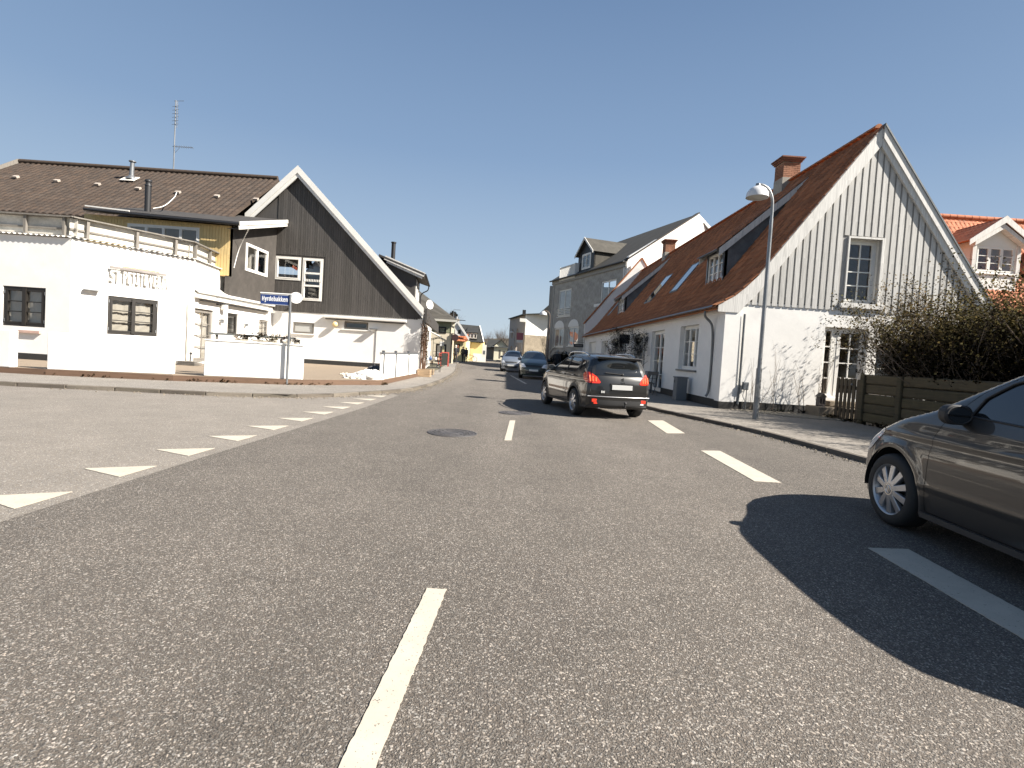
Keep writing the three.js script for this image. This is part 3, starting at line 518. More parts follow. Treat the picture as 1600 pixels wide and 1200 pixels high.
// ---------------------------------------------------------------- orange-roofed house behind the hedge
{
  seed(33);
  const h = thing('tiled_house', 'house with bright orange tile roof and white gabled dormer behind hedge', 'house', [24, 0, -24]);
  const zf = -22.5, yE = 5.0, yR2 = 9.25, zr = -25.4, x0 = 17.2, x1 = 36;
  part(h, 'wall', [wallGeo(frameOf(x0, zf, x1, zf), [[0, 0], [x1 - x0, 0], [x1 - x0, yE], [0, yE]], [[4, 1, 5.5, 2.3], [8, 1, 9.5, 2.3]], .3), wallGeo(frameOf(x0, zr * 2 - zf, x0, zf), [[0, 0], [zf * 2 - zr * 2, 0], [zf * 2 - zr * 2, yE], [(zf - zr), yR2 - .1], [0, yE]], [], .3), wallGeo(frameOf(x1, zf, x1, zr * 2 - zf), [[0, 0], [5.8, 0], [5.8, yE], [2.9, yR2 - .1], [0, yE]], [], .3), wallGeo(frameOf(x1, zr * 2 - zf, x0, zr * 2 - zf), [[0, 0], [x1 - x0, 0], [x1 - x0, yE], [0, yE]], [], .3)], MAT.plaster);
  part(h, 'roof_tiles', tileField([[zf + .45, yE - .5], [zr, yR2]], (d, y, u) => V(x1 + .2 - u, y, d), x1 - x0 + .4, .215, .335, .032, .28, 6), MAT.tileOrange, true);
  part(h, 'roof_deck', [slab(V(x0 - .2, yE - .54, zf + .43), V(x1 + .2, yE - .54, zf + .43), V(x1 + .2, yR2 - .05, zr), V(x0 - .2, yR2 - .05, zr), .1), slab(V(x1 + .2, yE - .54, zr * 2 - zf - .43), V(x0 - .2, yE - .54, zr * 2 - zf - .43), V(x0 - .2, yR2 - .05, zr), V(x1 + .2, yR2 - .05, zr), .1)], MAT.tileOrange);
  const rt = []; for (let x = x0 - .2; x < x1; x += .36) rt.push(new THREE.CylinderGeometry(.13, .115, .38, 8, 1).rotateZ(Math.PI / 2 + .03).translate(x + .19, yR2 + .03, zr)); part(h, 'ridge_tiles', rt, MAT.tileOrange, true);
  for (const [cx, n] of [[21.0, 0], [25.0, 1]]) {   // gabled dormers
    const zd = -22.75, DF = frameOf(cx - 1.0, zd, cx + 1.0, zd), yb = 6.15, yt = 7.35;
    const dm = part(h, 'dormer', [wallGeo(DF, [[0, yb - .9], [2, yb - .9], [2, yt + .05], [1, yt + .75], [0, yt + .05]], [[.12, yb, 1.88, yt - .03]], .12), box(cx - .95, 6.4, zd - 1.0, .1, 2.2, 1.8), box(cx + .95, 6.4, zd - 1.0, .1, 2.2, 1.8)], MAT.whitePaint);
    win(h, DF, [.12, yb, 1.88, yt - .03], { name: 'dormer_window', cols: 3, rows: 3, d: -.02, fw: .07, sw: .06, sill: .06 });
    for (const s of [-1, 1]) {
      part(dm, 'dormer_roof', s < 0 ? slab(V(cx, yt + 1.15, zd + .32), V(cx, yt + 1.15, zd - 2.4), V(cx - 1.45, yt + .1, zd - 2.4), V(cx - 1.45, yt + .1, zd + .32), .07) : slab(V(cx, yt + 1.15, zd - 2.4), V(cx, yt + 1.15, zd + .32), V(cx + 1.45, yt + .1, zd + .32), V(cx + 1.45, yt + .1, zd - 2.4), .07), MAT.tileOrange);
      part(dm, 'dormer_tiles', tileField([[1.47, yt + .1], [0, yt + 1.17]], (d, y, u) => s < 0 ? V(cx - d, y, zd - 2.4 + u) : V(cx + d, y, zd + .3 - u), 2.7, .215, .335, .03, .28, 5), MAT.tileOrange, true);
      part(dm, 'dormer_barge', fpoly(DF, [[1, yt + 1.2], [1 + s * 1.5, yt + .1], [1 + s * 1.5, yt - .14], [1, yt + .9]], .33, .37), MAT.whiteWood);
      part(dm, 'dormer_moulding', fpoly(DF, [[1, yt + .86], [1 + s * 1.2, yt + .05], [1 + s * 1.2, yt - .13], [1, yt + .66]], .02, .30), MAT.whiteWood);
    }
    part(dm, 'side_post', fbox(DF, -.06, yb - .3, .1, yt, .003, .05), MAT.whiteWood); part(dm, 'side_post', fbox(DF, 1.9, yb - .3, 2.06, yt, .003, .05), MAT.whiteWood);
  }
}

// ================================================================ LEFT CORNER: TERRACE, WHITE RESTAURANT, DARK GABLE HOUSE
const DECK = .22;
const font = await new FontLoader().loadAsync('fonts/droid/droid_sans_bold.typeface.json');
function textGeo(str, h, depth, cx, sx = 1) { const g = new TextGeometry(str, { font, size: h, depth, curveSegments: 4, bevelEnabled: false }); g.computeBoundingBox(); const b = g.boundingBox; g.translate(cx ? -(b.min.x + b.max.x) / 2 : 0, 0, 0); if (sx !== 1) g.scale(sx, 1, 1); return g; }
{
  const t = structure('terrace');
  const pts = [[-60, -13.4], ...TE, [-4.15, -27], [-13, -27], [-60, -20]];
  const s = new THREE.Shape(pts.map(p => new THREE.Vector2(p[0], -p[1])));
  part(t, 'deck_surface', new THREE.ShapeGeometry(s).rotateX(-Math.PI / 2).translate(0, DECK, 0), MAT.deck);
  const e = [[-30, -14.0], ...TE];
  for (let i = 0; i < e.length - 1; i++) { const a = V(e[i][0], .145, e[i][1]), b = V(e[i + 1][0], .145, e[i + 1][1]); part(t, 'edge_board', bar(a, b, .05, .17), MAT.deckBrown); }
}
// low white terrace walls
function lowWall(label, ax, az, bx, bz, h, group) {
  const F = frameOf(ax, az, bx, bz, DECK); const w = thing('terrace_wall', label, 'low wall', [(ax + bx) / 2, DECK, (az + bz) / 2], group);
  part(w, 'wall_body', frbox(F, 0, 0, F.len, h, -.22, 0, .03), MAT.plaster); return [w, F];
}
const on = (px, py, y) => { const p = gnd(px, py, y); return [p.x, p.z]; };
{
  const a = on(72.5, 577.5, DECK), b = on(270, 585.5, DECK); lowWall('long low white terrace wall between two openings in front of the black framed windows', a[0], a[1], b[0], b[1], .96);
  const c = on(-120, 566, DECK), d = on(15.5, 574.5, DECK); lowWall('low white terrace wall left of the opening with brown deck showing', c[0], c[1], d[0], d[1], .96);
  const e = on(317.5, 587.5, DECK), f = on(472.5, 594, DECK); const [w, F] = lowWall('low white terrace wall with little plants on top behind the street name post', e[0], e[1], f[0], f[1], .98);
  part(w, 'planter_rim', frbox(F, .0, .985, F.len, 1.03, -.24, .02, .01), MAT.whitePaint);
}
// ---------------------------------------------------------------- white restaurant wing with roof terrace
const rest = thing('restaurant_wing', 'white rendered corner building with roof terrace railing and black framed windows', 'building', [-14, 0, -19]);
const PT = 4.15;   // parapet top
const FA = frameOf(-26, -17, -13.97, -17), FB = frameOf(-13.97, -17, -11.96, -20.2), FC = frameOf(-11.96, -20.2, -12.62, -24.4), FD = frameOf(-11.86, -20.02, -11.98, -26.98);
{
  seed(41);
  const w1 = (() => { const a = FA.uv(4.5, 446), b = FA.uv(70, 512); return [a[0], b[1], b[0], a[1]]; })();
  const w2 = (() => { const a = FB.uv(169, 461.5), b = FB.uv(245, 526); return [a[0], b[1], b[0], a[1]]; })();
  part(rest, 'front_wall', wallGeo(FA, [[0, .1], [FA.len, .1], [FA.len, PT], [0, PT]], [w1], .3), MAT.plaster);
  part(rest, 'angled_wall', wallGeo(FB, [[0, .1], [FB.len, .1], [FB.len, PT], [0, PT]], [w2], .3), MAT.plaster);
  part(rest, 'side_wall', wallGeo(FC, [[0, .1], [FC.len, .1], [FC.len, PT], [0, PT]], [], .3), MAT.plaster);
  part(rest, 'plinth', [fbox(FA, 0, .1, FA.len, .42, 0, .02), fbox(FB, 0, .1, 1.5, .36, 0, .02)], MAT.plinth);
  const WO = { cols: 2, rows: 3, d: -.03, fw: .085, sw: .055, bw: .03, mat: MAT.blackFrame, th: .08 };
  for (const [F, w, c] of [[FA, w1, 1.3], [FB, w2, 5.1]]) {
    const q = win(rest, F, w, { ...WO, curtain: c }); const m = (w[0] + w[2]) / 2;
    part(q, 'mullion', fbox(F, m - .055, w[1] + .05, m + .055, w[3] - .05, -.05, .012), MAT.blackFrame);
    for (const [u, v] of [[w[0] + .04, w[1] + .18], [w[0] + .04, w[3] - .18], [w[2] - .04, w[1] + .18], [w[2] - .04, w[3] - .18]]) part(q, 'hinge', fbox(F, u - .012, v - .05, u + .012, v + .05, -.03, -.006), MAT.galv);
  }
  part(rest, 'brick_sill', fbox(FA, w1[0] + .35, w1[1] - .2, w1[2] - .1, w1[1] - .12, .002, .09), std([.62, .42, .35], .9, { map: T.mottle }));
  // corrugated sheet edge all along the top of the wall
  const corr = F => { const n = Math.round(F.len / .02), pos = [], idx = []; for (let i = 0; i <= n; i++) { const u = i / n * F.len, h = .022 * Math.sin(u / .17 * 6.283); for (const [d, y] of [[-.6, .10], [.11, .012]]) { const P = F.P(u, PT + y + h + .02, d); pos.push(P.x, P.y, P.z); } } for (let i = 0; i < n; i++) { const a = 2 * i; idx.push(a, a + 1, a + 3, a, a + 3, a + 2); } const g = new THREE.BufferGeometry(); g.setAttribute('position', new THREE.BufferAttribute(new Float32Array(pos), 3)); g.setIndex(idx); g.computeVertexNormals(); return g; };
  for (const F of [FA, FB, FC]) part(rest, 'corrugated_edge', corr(F), MAT.whitePaint);
  const rs = new THREE.Shape([[-26, 17.2], [-14.1, 17.2], [-12.2, 20.3], [-12.5, 24], [-26, 24]].map(p => new THREE.Vector2(...p))); part(rest, 'roof_terrace', new THREE.ShapeGeometry(rs).rotateX(-Math.PI / 2).translate(0, PT - .05, 0), MAT.roofFelt);
  // railing: posts, top and middle rails, pale screen cloth behind
  const rail = thing('terrace_railing', 'weathered wooden roof terrace railing with pale screen on white wing', 'railing', [-14, PT, -19]);
  const postU = { A: [FA.uv(-150, 405)[0], FA.uv(-60, 398)[0], FA.uv(34, 345, .02)[0], FA.uv(95, 352, .02)[0]], B: [FB.uv(139.5, 360)[0], FB.uv(217, 372)[0], FB.uv(277.5, 385)[0]], C: [FC.uv(310.5, 395)[0], FC.uv(333, 405)[0], FC.uv(353, 415)[0], 3.3] };
  for (const [F, key] of [[FA, 'A'], [FB, 'B'], [FC, 'C']]) {
    for (const u of postU[key]) part(rail, 'post', fbox(F, u - .04, PT + .03, u + .04, PT + .69, -.15, -.07), MAT.greyWood);
    const e = key === 'A' ? F.len : F.len;
    part(rail, 'top_rail', fbox(F, key === 'A' ? 0 : -.02, PT + .67, e + .02, PT + .71, -.20, -.02), MAT.greyWood);
    part(rail, 'middle_rail', fbox(F, 0, PT + .29, e, PT + .345, -.195, -.155), MAT.greyWood);
    part(rail, 'screen', fbox(F, 0, PT + .12, e, PT + .66, -.215, -.205), std([.74, .70, .62], .9, { map: T.mottle }));
  }
  // lower side range with awning, door and windows
  const dd = (() => { const a = FD.uv(304.5, 481), b = FD.uv(331, 568); return [Math.max(.1, a[0]), .3, b[0], a[1]]; })();
  const x1 = (() => { const a = FD.uv(356, 488.5), b = FD.uv(371, 524); return [a[0], b[1], b[0], a[1]]; })(), x2 = (() => { const a = FD.uv(405, 499), b = FD.uv(418, 528); return [a[0], b[1], b[0], a[1]]; })();
  part(rest, 'annex_wall', wallGeo(FD, [[0, .1], [FD.len, .1], [FD.len, 2.98], [0, 2.92]], [dd, x1, x2], .25), MAT.plaster);
  part(rest, 'annex_roof', slab(V(-11.7, 3.0, -20.15), V(-11.82, 3.06, -26.95), V(-12.9, 3.5, -26.95), V(-12.02, 3.2, -20.25), .08), MAT.whitePaint);
  win(rest, FD, dd, { name: 'glazed_door', cols: 1, sub: 2, rows: 4, d: -.08, mat: MAT.greyWood, fw: .07, sw: .07, curtain: 7 });
  win(rest, FD, x1, { cols: 1, sub: 1, rows: 2, d: -.06, mat: MAT.blackFrame, fw: .08, sw: .06 });
  win(rest, FD, x2, { cols: 1, sub: 2, rows: 3, d: -.05, mat: MAT.greyWood, fw: .05, sw: .04, curtain: 4 });
  part(rest, 'interior_wall', [box(-15.2, 2.1, -20.5, .1, 4, 6.6), box(-19, 2.1, -19.4, 8, 4, .1)], std([.3, .27, .22], .9));
  // retracted awning over the side range
  const aw = thing('awning', 'retracted awning cassette above the glazed terrace door', 'awning', [-11.2, 2.6, -21]);
  part(aw, 'cassette', frbox(FD, .02, 2.72, 6.4, 2.86, .02, .20, .03), MAT.whitePaint); part(aw, 'folding_arm', [fbox(FD, .3, 2.65, 6.2, 2.69, .05, .17)], MAT.darkMetal); part(aw, 'bracket', fbox(FD, 1.6, 2.6, 1.7, 2.88, .0, .05), MAT.darkMetal);
  // raised letters and lamp rail
  const sg = thing('letter_sign', 'white raised lettering ST PETITE VERAN on the restaurant wall', 'sign', FB.P(1.9, 3.2, .05).toArray());
  const ua = FB.uv(171, 415)[0], ub = FB.uv(262, 437)[0], vy = FB.uv(171, 424)[1], words = [['S', ua + .02], ['T', ua + .17]], gap = FB.uv(192, 425)[0], W = ub - gap;
  const put = (ch, u, w) => { const g = new TextGeometry(ch, { font, size: .40, depth: .05, curveSegments: 4, bevelEnabled: false }); g.computeBoundingBox(); const b = g.boundingBox; g.translate(-b.min.x, -b.min.y, 0).scale(w / (b.max.x - b.min.x), .40 / (b.max.y - b.min.y), 1); g.translate(u, vy - .33, .05).applyMatrix4(FB.m); part(sg, 'letter', g, MAT.whitePaint); };
  put('S', ua, .12); put('T', ua + .14, .14); [...'PETITEVERAN'].forEach((c, i) => { const w = W / 11.6; put(c, gap + i * W / 11 + (i > 5 ? .02 : -.01), w * .84); });
  const br = thing('sign_lamp_rail', 'rusty lamp rail fixed above the raised white lettering', 'lamp', FB.P(2, vy + .15, .1).toArray());
  part(br, 'rail', fbox(FB, ua - .02, vy + .10, ub - .12, vy + .18, .10, .16), std([.30, .27, .25], .7, { map: T.mottle })); part(br, 'rusty_tube', fbox(FB, gap - .05, vy + .19, ub - .35, vy + .225, .09, .14), std([.55, .28, .17], .8)); part(br, 'arm', fbox(FB, (ua + ub) / 2 - .02, vy + .12, (ua + ub) / 2 + .02, vy + .16, 0, .1), MAT.galv);
  // lamps on the walls
  { const [u, v] = FB.uv(141, 453.5); const l = thing('wall_lamp', 'flat bar wall lamp left of the raised lettering', 'lamp', FB.P(u, v, 0).toArray()); part(l, 'hood', frbox(FB, u - .22, v - .02, u + .22, v + .03, .03, .2, .015), MAT.galv); part(l, 'bracket', fbox(FB, u - .03, v - .06, u + .03, v - .02, 0, .08), MAT.whitePaint); }
  [[345, 480, 'square white lantern box beside the glazed terrace door', .13], [343, 502, 'small grey wall lantern below the white lantern box', .07], [382, 508, 'small white wall lantern between two side windows', .06]].forEach(([px, py, lb, r]) => { const [u, v] = FD.uv(px, py); const l = thing('wall_lantern', lb, 'lantern', FD.P(u, v, 0).toArray()); part(l, 'body', frbox(FD, u - r, v - r, u + r, v + r, .05, .05 + r * 1.6, r * .4), r > .1 ? MAT.whitePaint : MAT.galv); part(l, 'wall_plate', fbox(FD, u - r * .5, v - r * .5, u + r * .5, v + r * .5, 0, .05), MAT.whitePaint); part(l, 'cap', fbox(FD, u - r * 1.05, v + r, u + r * 1.05, v + r + .02, .03, .07 + r * 1.6), MAT.galv); });
}
// ---------------------------------------------------------------- dark gable house with brown roof wing
const gh = thing('gable_house', 'house with dark brown board gable, white bargeboards and long brown tiled wing', 'house', [-10, 0, -31]);
const GZ = -27, PX = -10.93, PY = 10.0;
{
  seed(42);
  const F = frameOf(-13.6, GZ, -4.3, GZ), fx = x => x + 13.6, rk = x => PY - 1.005 * Math.abs(x - PX);
  const w1 = [fx(-11.93), 4.4, fx(-10.65), 5.57], w2 = [fx(-10.55), 3.42, fx(-9.53), 5.56];
  const g1 = (() => { const a = F.uv(458, 503), b = F.uv(490, 522); return [a[0], b[1], b[0], a[1]]; })(), g2 = (() => { const a = F.uv(538, 501.5), b = F.uv(575, 516); return [a[0], b[1], b[0], a[1]]; })();
  part(gh, 'ground_floor_wall', wallGeo(F, [[fx(-12.6), .1], [fx(-4.3), .1], [fx(-4.3), 2.84], [fx(-12.6), 2.84]], [g1, g2], .3), MAT.plaster);
  part(gh, 'plinth', fbox(F, fx(-12), .1, fx(-4.7), .44, 0, .02), MAT.plinth);
  part(gh, 'gable_backing', wallGeo(F, [[fx(-13.5), 2.85], [fx(-4.5), 2.85], [fx(-4.5), 3.0], [fx(PX), PY - .5], [fx(-13.5), rk(-13.5) - .4]], [w1, w2], .25), MAT.darkBoard);
  const bm = [MAT.darkBoard, std([.068, .062, .056], .7, { map: T.grain, bumpMap: T.grainB, bumpScale: .0012 }), std([.088, .080, .073], .7, { map: T.grain, bumpMap: T.grainB, bumpScale: .0012 })];
  let k = 0; for (let x = -11.9; x < -4.6; x += .118, k++) {
    const a = fx(x), b = a + .106, t0 = rk(x) - .32, t1 = rk(x + .106) - .32, ws = [w1, w2].filter(w => b > w[0] - .09 && a < w[2] + .09)[0];
    const put = (v0, v1, cut) => { if (v1 - v0 > .04) part(gh, 'gable_board', fpoly(F, cut ? [[a, v0], [b, v0], [b, t1], [a, t0]] : [[a, v0], [b, v0], [b, v1], [a, v1]], .004, .024 + rr(-.003, .003)), bm[Math.floor(rnd() * 3)]); };
    if (ws) { put(2.80, ws[1] - .1); put(ws[3] + .1, Math.min(t0, t1), true); } else put(2.80 + rr(-.004, .004), Math.min(t0, t1), true);
  }
  part(gh, 'joint_batten', fbox(F, fx(-7.2), 5.0, fx(-6.0), 5.04, .024, .03), MAT.darkBoard);
  const wo = { d: .02, th: .1, fw: .075, sw: .05, mat: MAT.whitePaint };
  win(gh, F, w1, { ...wo, cols: 1, rows: 1, d: .03 });
  const wb = win(gh, F, w2, { ...wo, cols: 1, rows: 3, d: .03, bw: .09 });
  for (let i = 0; i < 11; i++) part(wb, 'vent_tooth', fbox(F, w2[0] + .1 + i * .083, 4.38, w2[0] + .14 + i * .083, 4.5, .03, .05), MAT.whitePaint);
  { // orange cloth hanging inside the square window
    part(gh, 'red_pennant', poly([[-.1, 0], [.16, -.14], [.22, -.02], [-.05, .14]], .02).translate(fx(-11.05), 5.05, -.12).applyMatrix4(F.m), std([.65, .14, .06], .8)); }
  win(gh, F, g1, { cols: 1, rows: 1, d: -.03, fw: .05, sw: .04, mat: MAT.greyWood, glass: std([.40, .40, .38], .6), sill: .08, sillMat: MAT.whitePaint });
  win(gh, F, g2, { cols: 1, rows: 1, d: -.05, fw: .05, sw: .04, mat: MAT.greyWood, sill: .12, sillMat: MAT.whitePaint });
  // recessed dark wall that faces the street, with its own window and white canopy
  const E = frameOf(-11.92, -22.62, -11.92, -27), ew = (() => { const a = E.uv(384.5, 374), b = E.uv(417, 431); return [a[0], 4.36, b[0], 5.6]; })();
  part(gh, 'recess_wall', wallGeo(E, [[0, 3.0], [4.36, 3.0], [4.36, 7.0], [0, 5.9]], [ew], .2), std([.075, .066, .058], .75, { map: T.mottle }));
  win(gh, E, ew, { ...wo, cols: 2, rows: 1, d: .03 });
  // yellow boarded wall behind the roof terrace
  const Y = frameOf(-18.1, -22.62, -11.92, -22.62), yw = (() => { const a = Y.uv(199, 352), b = Y.uv(311, 379); return [a[0], 4.4, b[0], 5.86]; })();
  part(gh, 'yellow_wall', wallGeo(Y, [[0, 3.9], [Y.len, 3.9], [Y.len, 6.02], [0, 6.14]], [yw], .15), MAT.yellowBoard);
  for (let u = .04; u < Y.len; u += .125) { const hit = u + .1 > yw[0] - .05 && u < yw[2] + .05; if (u + .1 > Y.len) break; if (hit) part(gh, 'yellow_board', fbox(Y, u, yw[3] + .06, u + .108, 6.0, .002, .02), MAT.yellowBoard); else part(gh, 'yellow_board', fbox(Y, u, 3.92, u + .108, 6.0, .002, .02), MAT.yellowBoard); }
  win(gh, Y, yw, { cols: 4, rows: 1, d: .0, fw: .07, sw: .05 });
  // flat felt roof over it
  const fa = atZ(133, 327, 22.3), fy = 6.42;
  const XE = -11.42, RY = (z, x) => lerp(6.14, 7.40, (-22.3 - z) / 4.7) + (x < -12 ? .2 * (-12 - x) / 6.5 : 0);
  part(gh, 'flat_roof', slab(V(fa.x, RY(-22.3, fa.x), -22.3), V(XE, RY(-22.3, XE), -22.3), V(XE, RY(-27, XE), -26.95), V(fa.x, RY(-27, fa.x), -26.95), .1), MAT.roofFelt);
  part(gh, 'flat_roof_gutter', tube([V(fa.x, 6.25, -22.24), V(-15, 6.14, -22.24), V(XE, 6.05, -22.24)], .06, 12, 8), MAT.darkMetal);
  part(gh, 'flat_roof_trim', bar(V(fa.x, 6.40, -22.3), V(-16, 6.30, -22.3), .05, .05), MAT.whitePaint);
  part(gh, 'flat_roof_soffit', slab(V(fa.x, 6.16, -22.35), V(fa.x, 6.22, -22.62), V(XE, 6.06, -22.62), V(XE, 6.0, -22.35), .03), MAT.greyWood);
  part(gh, 'end_fascia', bar(V(XE + .03, RY(-22.3, XE) - .08, -22.22), V(XE + .03, RY(-27, XE) - .08, -26.95), .04, .17), MAT.whiteWood);
  part(gh, 'end_fascia', bar(V(XE, RY(-22.3, XE) - .24, -22.24), V(XE, RY(-27, XE) - .24, -26.95), .03, .16), MAT.whiteWood);
  part(gh, 'end_soffit', slab(V(-11.92, RY(-22.3, XE) - .30, -22.3), V(-11.92, RY(-27, XE) - .30, -26.95), V(XE, RY(-27, XE) - .30, -26.95), V(XE, RY(-22.3, XE) - .30, -22.3), .02), MAT.darkBoard);
  // tiled wing
  const zr = -30.3, yr = 10.42, ze = -24.4, ye = 6.45, xl = -27.9;
  part(gh, 'wing_tiles', tileField([[ze, ye], [zr, yr]], (d, y, u) => V(-13.4 - u, y, d), 14.5, .30, .345, .05, .2, 7), MAT.tileBrown, true);
  part(gh, 'wing_deck', [slab(V(xl, ye - .06, ze + .02), V(-13.4, ye - .06, ze + .02), V(-13.4, yr - .06, zr), V(xl, yr - .06, zr), .12), slab(V(-13.4, ye - .06, 2 * zr - ze), V(xl, ye - .06, 2 * zr - ze), V(xl, yr - .06, zr), V(-13.4, yr - .06, zr), .12)], MAT.tileBrown);
  const rt = []; for (let x = xl; x < -13.6; x += .36) rt.push(new THREE.CylinderGeometry(.13, .12, .38, 8, 1).rotateZ(Math.PI / 2 + .03).translate(x + .19, yr + .03, zr)); part(gh, 'ridge_tiles', rt, MAT.tileBrown, true);
  part(gh, 'wing_barge', [bar(V(xl - .05, ye - .1, ze), V(xl - .05, yr + .02, zr), .06, .26), bar(V(xl - .05, yr + .02, zr), V(xl - .05, ye, 2 * zr - ze), .06, .26)], MAT.greyWood);
  part(gh, 'wing_wall', [wallGeo(frameOf(-27.5, -25, -12, -25), [[0, 0], [15.5, 0], [15.5, 6.5], [0, 6.5]], [], .25), wallGeo(frameOf(-27.5, -35.6, -27.5, -25), [[0, 0], [10.6, 0], [10.6, 6.6], [5.3, 10], [0, 6.6]], [], .25), wallGeo(frameOf(-12, -38, -27.5, -38), [[0, 0], [15.5, 0], [15.5, 6], [0, 6]], [], .25)], std([.5, .47, .4], .9, { map: T.plaster }));
  const roofAt = (px, py) => { const n = V(0, 1, (yr - ye) / (ze - zr)).normalize(), d = ray(px, py), o = V(0, yr, zr).sub(eye); n.set(0, -(zr - ze), (yr - ye)).normalize(); return eye.clone().addScaledVector(d, o.dot(n) / d.dot(n)); };
  for (const [px, py] of [[25, 278], [89, 284], [152.5, 289.5], [216, 296], [278, 302], [339, 308], [400, 313]]) { const p = roofAt(px, py); const v = part(gh, 'roof_vent', [box(p.x, p.y + .05, p.z + .02, .24, .1, .2, 0, .55)], std([.50, .43, .37], .85, { map: T.mottle })); }
  { const p = roofAt(205, 281); const v = part(gh, 'vent_pipe', rod(V(p.x, p.y - .1, p.z), V(p.x + .04, p.y + .95, p.z), .11, .10, 14), MAT.galv); part(v, 'flashing', box(p.x - .05, p.y + .04, p.z + .05, .75, .03, .6, 0, .6), std([.62, .58, .52], .8)); part(v, 'cowl', lathe([[.0, .10], [.15, .06], [.18, .02], [.16, .0], [.11, .0]], 16).translate(p.x + .04, p.y + .94, p.z), MAT.galv); part(v, 'collar', lathe([[.24, 0], [.2, .1], [.12, .2]], 14).translate(p.x, p.y + .02, p.z), MAT.galv); }
  { const p = atZ(230.5, 330, 23.6); const v = part(gh, 'stove_pipe', rod(V(p.x, p.y - .3, p.z), V(p.x, p.y + 1.15, p.z), .125, .125, 16), MAT.darkMetal); part(v, 'cap', [lathe([[.0, .26], [.12, .22], [.15, .14], [.11, .12], [.11, 0], [.14, 0], [.14, -.06]], 16).translate(p.x, p.y + 1.15, p.z)], MAT.darkMetal); }
  part(gh, 'cable', tube([atZ(277, 303, 25.9), atZ(272, 312, 24.9), atZ(255, 325, 24), atZ(240, 328, 23.6)].map((p, i) => p.add(V(0, .05, .05))), .022, 20, 5), MAT.whitePaint);
  part(gh, 'cable', tube([atZ(390, 355, 22.7), V(-11.85, 5.2, -23.2), V(-11.9, 4.3, -22.9)], .018, 20, 5), MAT.whitePaint);
  // gable roof: brown tiles, white double barge boards
  part(gh, 'gable_roof_tiles', tileField([[-4.25, rk(-4.25)], [PX, PY]], (d, y, u) => V(d - .11 * u, y, -26.9 - u), 12.5, .30, .345, .035, .2, 6), MAT.tileBrown, true);
  part(gh, 'gable_roof_tiles', tileField([[-13.5, rk(-13.5)], [PX, PY]], (d, y, u) => V(d - .11 * (12.5 - u), y, -39.4 + u), 12.5, .30, .345, .035, .2, 6), MAT.tileBrown, true);
  part(gh, 'gable_roof_deck', [slab(V(-4.3, rk(-4.3) - .05, -26.9), V(-5.67, rk(-4.3) - .05, -39.4), V(PX - 1.37, PY - .05, -39.4), V(PX, PY - .05, -26.9), .15), slab(V(PX, PY - .05, -26.9), V(PX - 1.37, PY - .05, -39.4), V(-14.87, rk(-13.5) - .05, -39.4), V(-13.5, rk(-13.5) - .05, -26.9), .15)], MAT.roofFelt);
  const brd = (s, xe, o0, o1, d0, d1, mat, nm) => part(gh, nm, fpoly(F, [[fx(PX), PY + .08 - o0], [fx(xe), rk(xe) + .08 - o0], [fx(xe), rk(xe) + .08 - o1], [fx(PX), PY + .08 - o1]], d0, d1), mat);
  brd(1, -4.28, 0, .36, .24, .28, MAT.whitePaint, 'barge_board'); brd(1, -4.30,   .30, .56, .18, .235, MAT.whitePaint, 'barge_moulding');
  brd(-1, -13.45, 0, .36, .24, .28, MAT.whitePaint, 'barge_board'); brd(-1, -13.40, .30, .58, .18, .235, MAT.whitePaint, 'barge_moulding');
  part(gh, 'soffit', [slab(V(PX, PY - .46, -27), V(PX, PY - .46, -26.80), V(-4.4, rk(-4.4) - .46, -26.80), V(-4.4, rk(-4.4) - .46, -27), .02)], MAT.darkBoard);
  // street side: wall, dark fascia, dormer with shed roof
  const S = frameOf(-4.32, -27.3, -5.65, -39.4);
  part(gh, 'rear_gable', wallGeo(frameOf(-5.7, -39.3, -15.2, -39.3), [[0, 0], [9.4, 0], [9.4, 6.5], [6.6, 9.6], [0, 3.1]], [], .2), MAT.plaster);
  part(gh, 'street_wall', wallGeo(S, [[0, .1], [12.2, .1], [12.2, 3.2], [0, 3.2]], [[5.5, .2, 8.2, 2.2]], .25), MAT.plaster);
  part(gh, 'shop_fascia', slab(V(-4.10, 2.66, -26.75), V(-4.06, 2.32, -31.4), V(-4.06, 2.80, -31.2), V(-4.10, 3.36, -26.75), .12), std([.06, .055, .05], .7, { map: T.grain }));
  { const a = atZ(602, 402, 27.5), b = atZ(664, 428.5, 27.5), back = -31.8, sl = (a.y - b.y) / (a.x - b.x);
    const dm = part(gh, 'street_dormer', poly([[a.x, a.y - .25], [-4.95, b.y - .25 - sl * (b.x + 4.95) + 0], [-4.95, rk(-4.95) - .1], [-6.2, rk(-6.2) - .1]], .06).translate(0, 0, -27.7), MAT.darkBoard);
    part(dm, 'dormer_face', wallGeo(frameOf(-4.93, -27.66, -5.4, back), [[0, 3.7], [4.1, 3.7], [4.1, 5.35], [0, 5.35]], [[.5, 4.0, 1.7, 5.0], [2.1, 4.0, 3.3, 5.0]], .1), MAT.darkBoard);
    for (const u of [.5, 2.1]) win(gh, frameOf(-4.93, -27.66, -5.4, back), [u, 4.0, u + 1.2, 5.0], { name: 'dormer_window', cols: 1, rows: 1, d: .03, fw: .07, sw: .05 });
    part(dm, 'dormer_roof', slab(V(a.x - .3, a.y + .13, -27.4), V(b.x, b.y + .02, -27.4), V(b.x - .45, b.y + .02, back), V(a.x - .75, a.y + .13, back), .10), MAT.roofFelt);
    part(dm, 'dormer_barge', [bar(V(a.x, a.y - .02, -27.42), V(b.x, b.y - .05, -27.42), .04, .22), bar(V(a.x + .1, a.y - .22, -27.47), V(b.x - .12, b.y - .2, -27.47), .04, .12)], MAT.whiteWood);
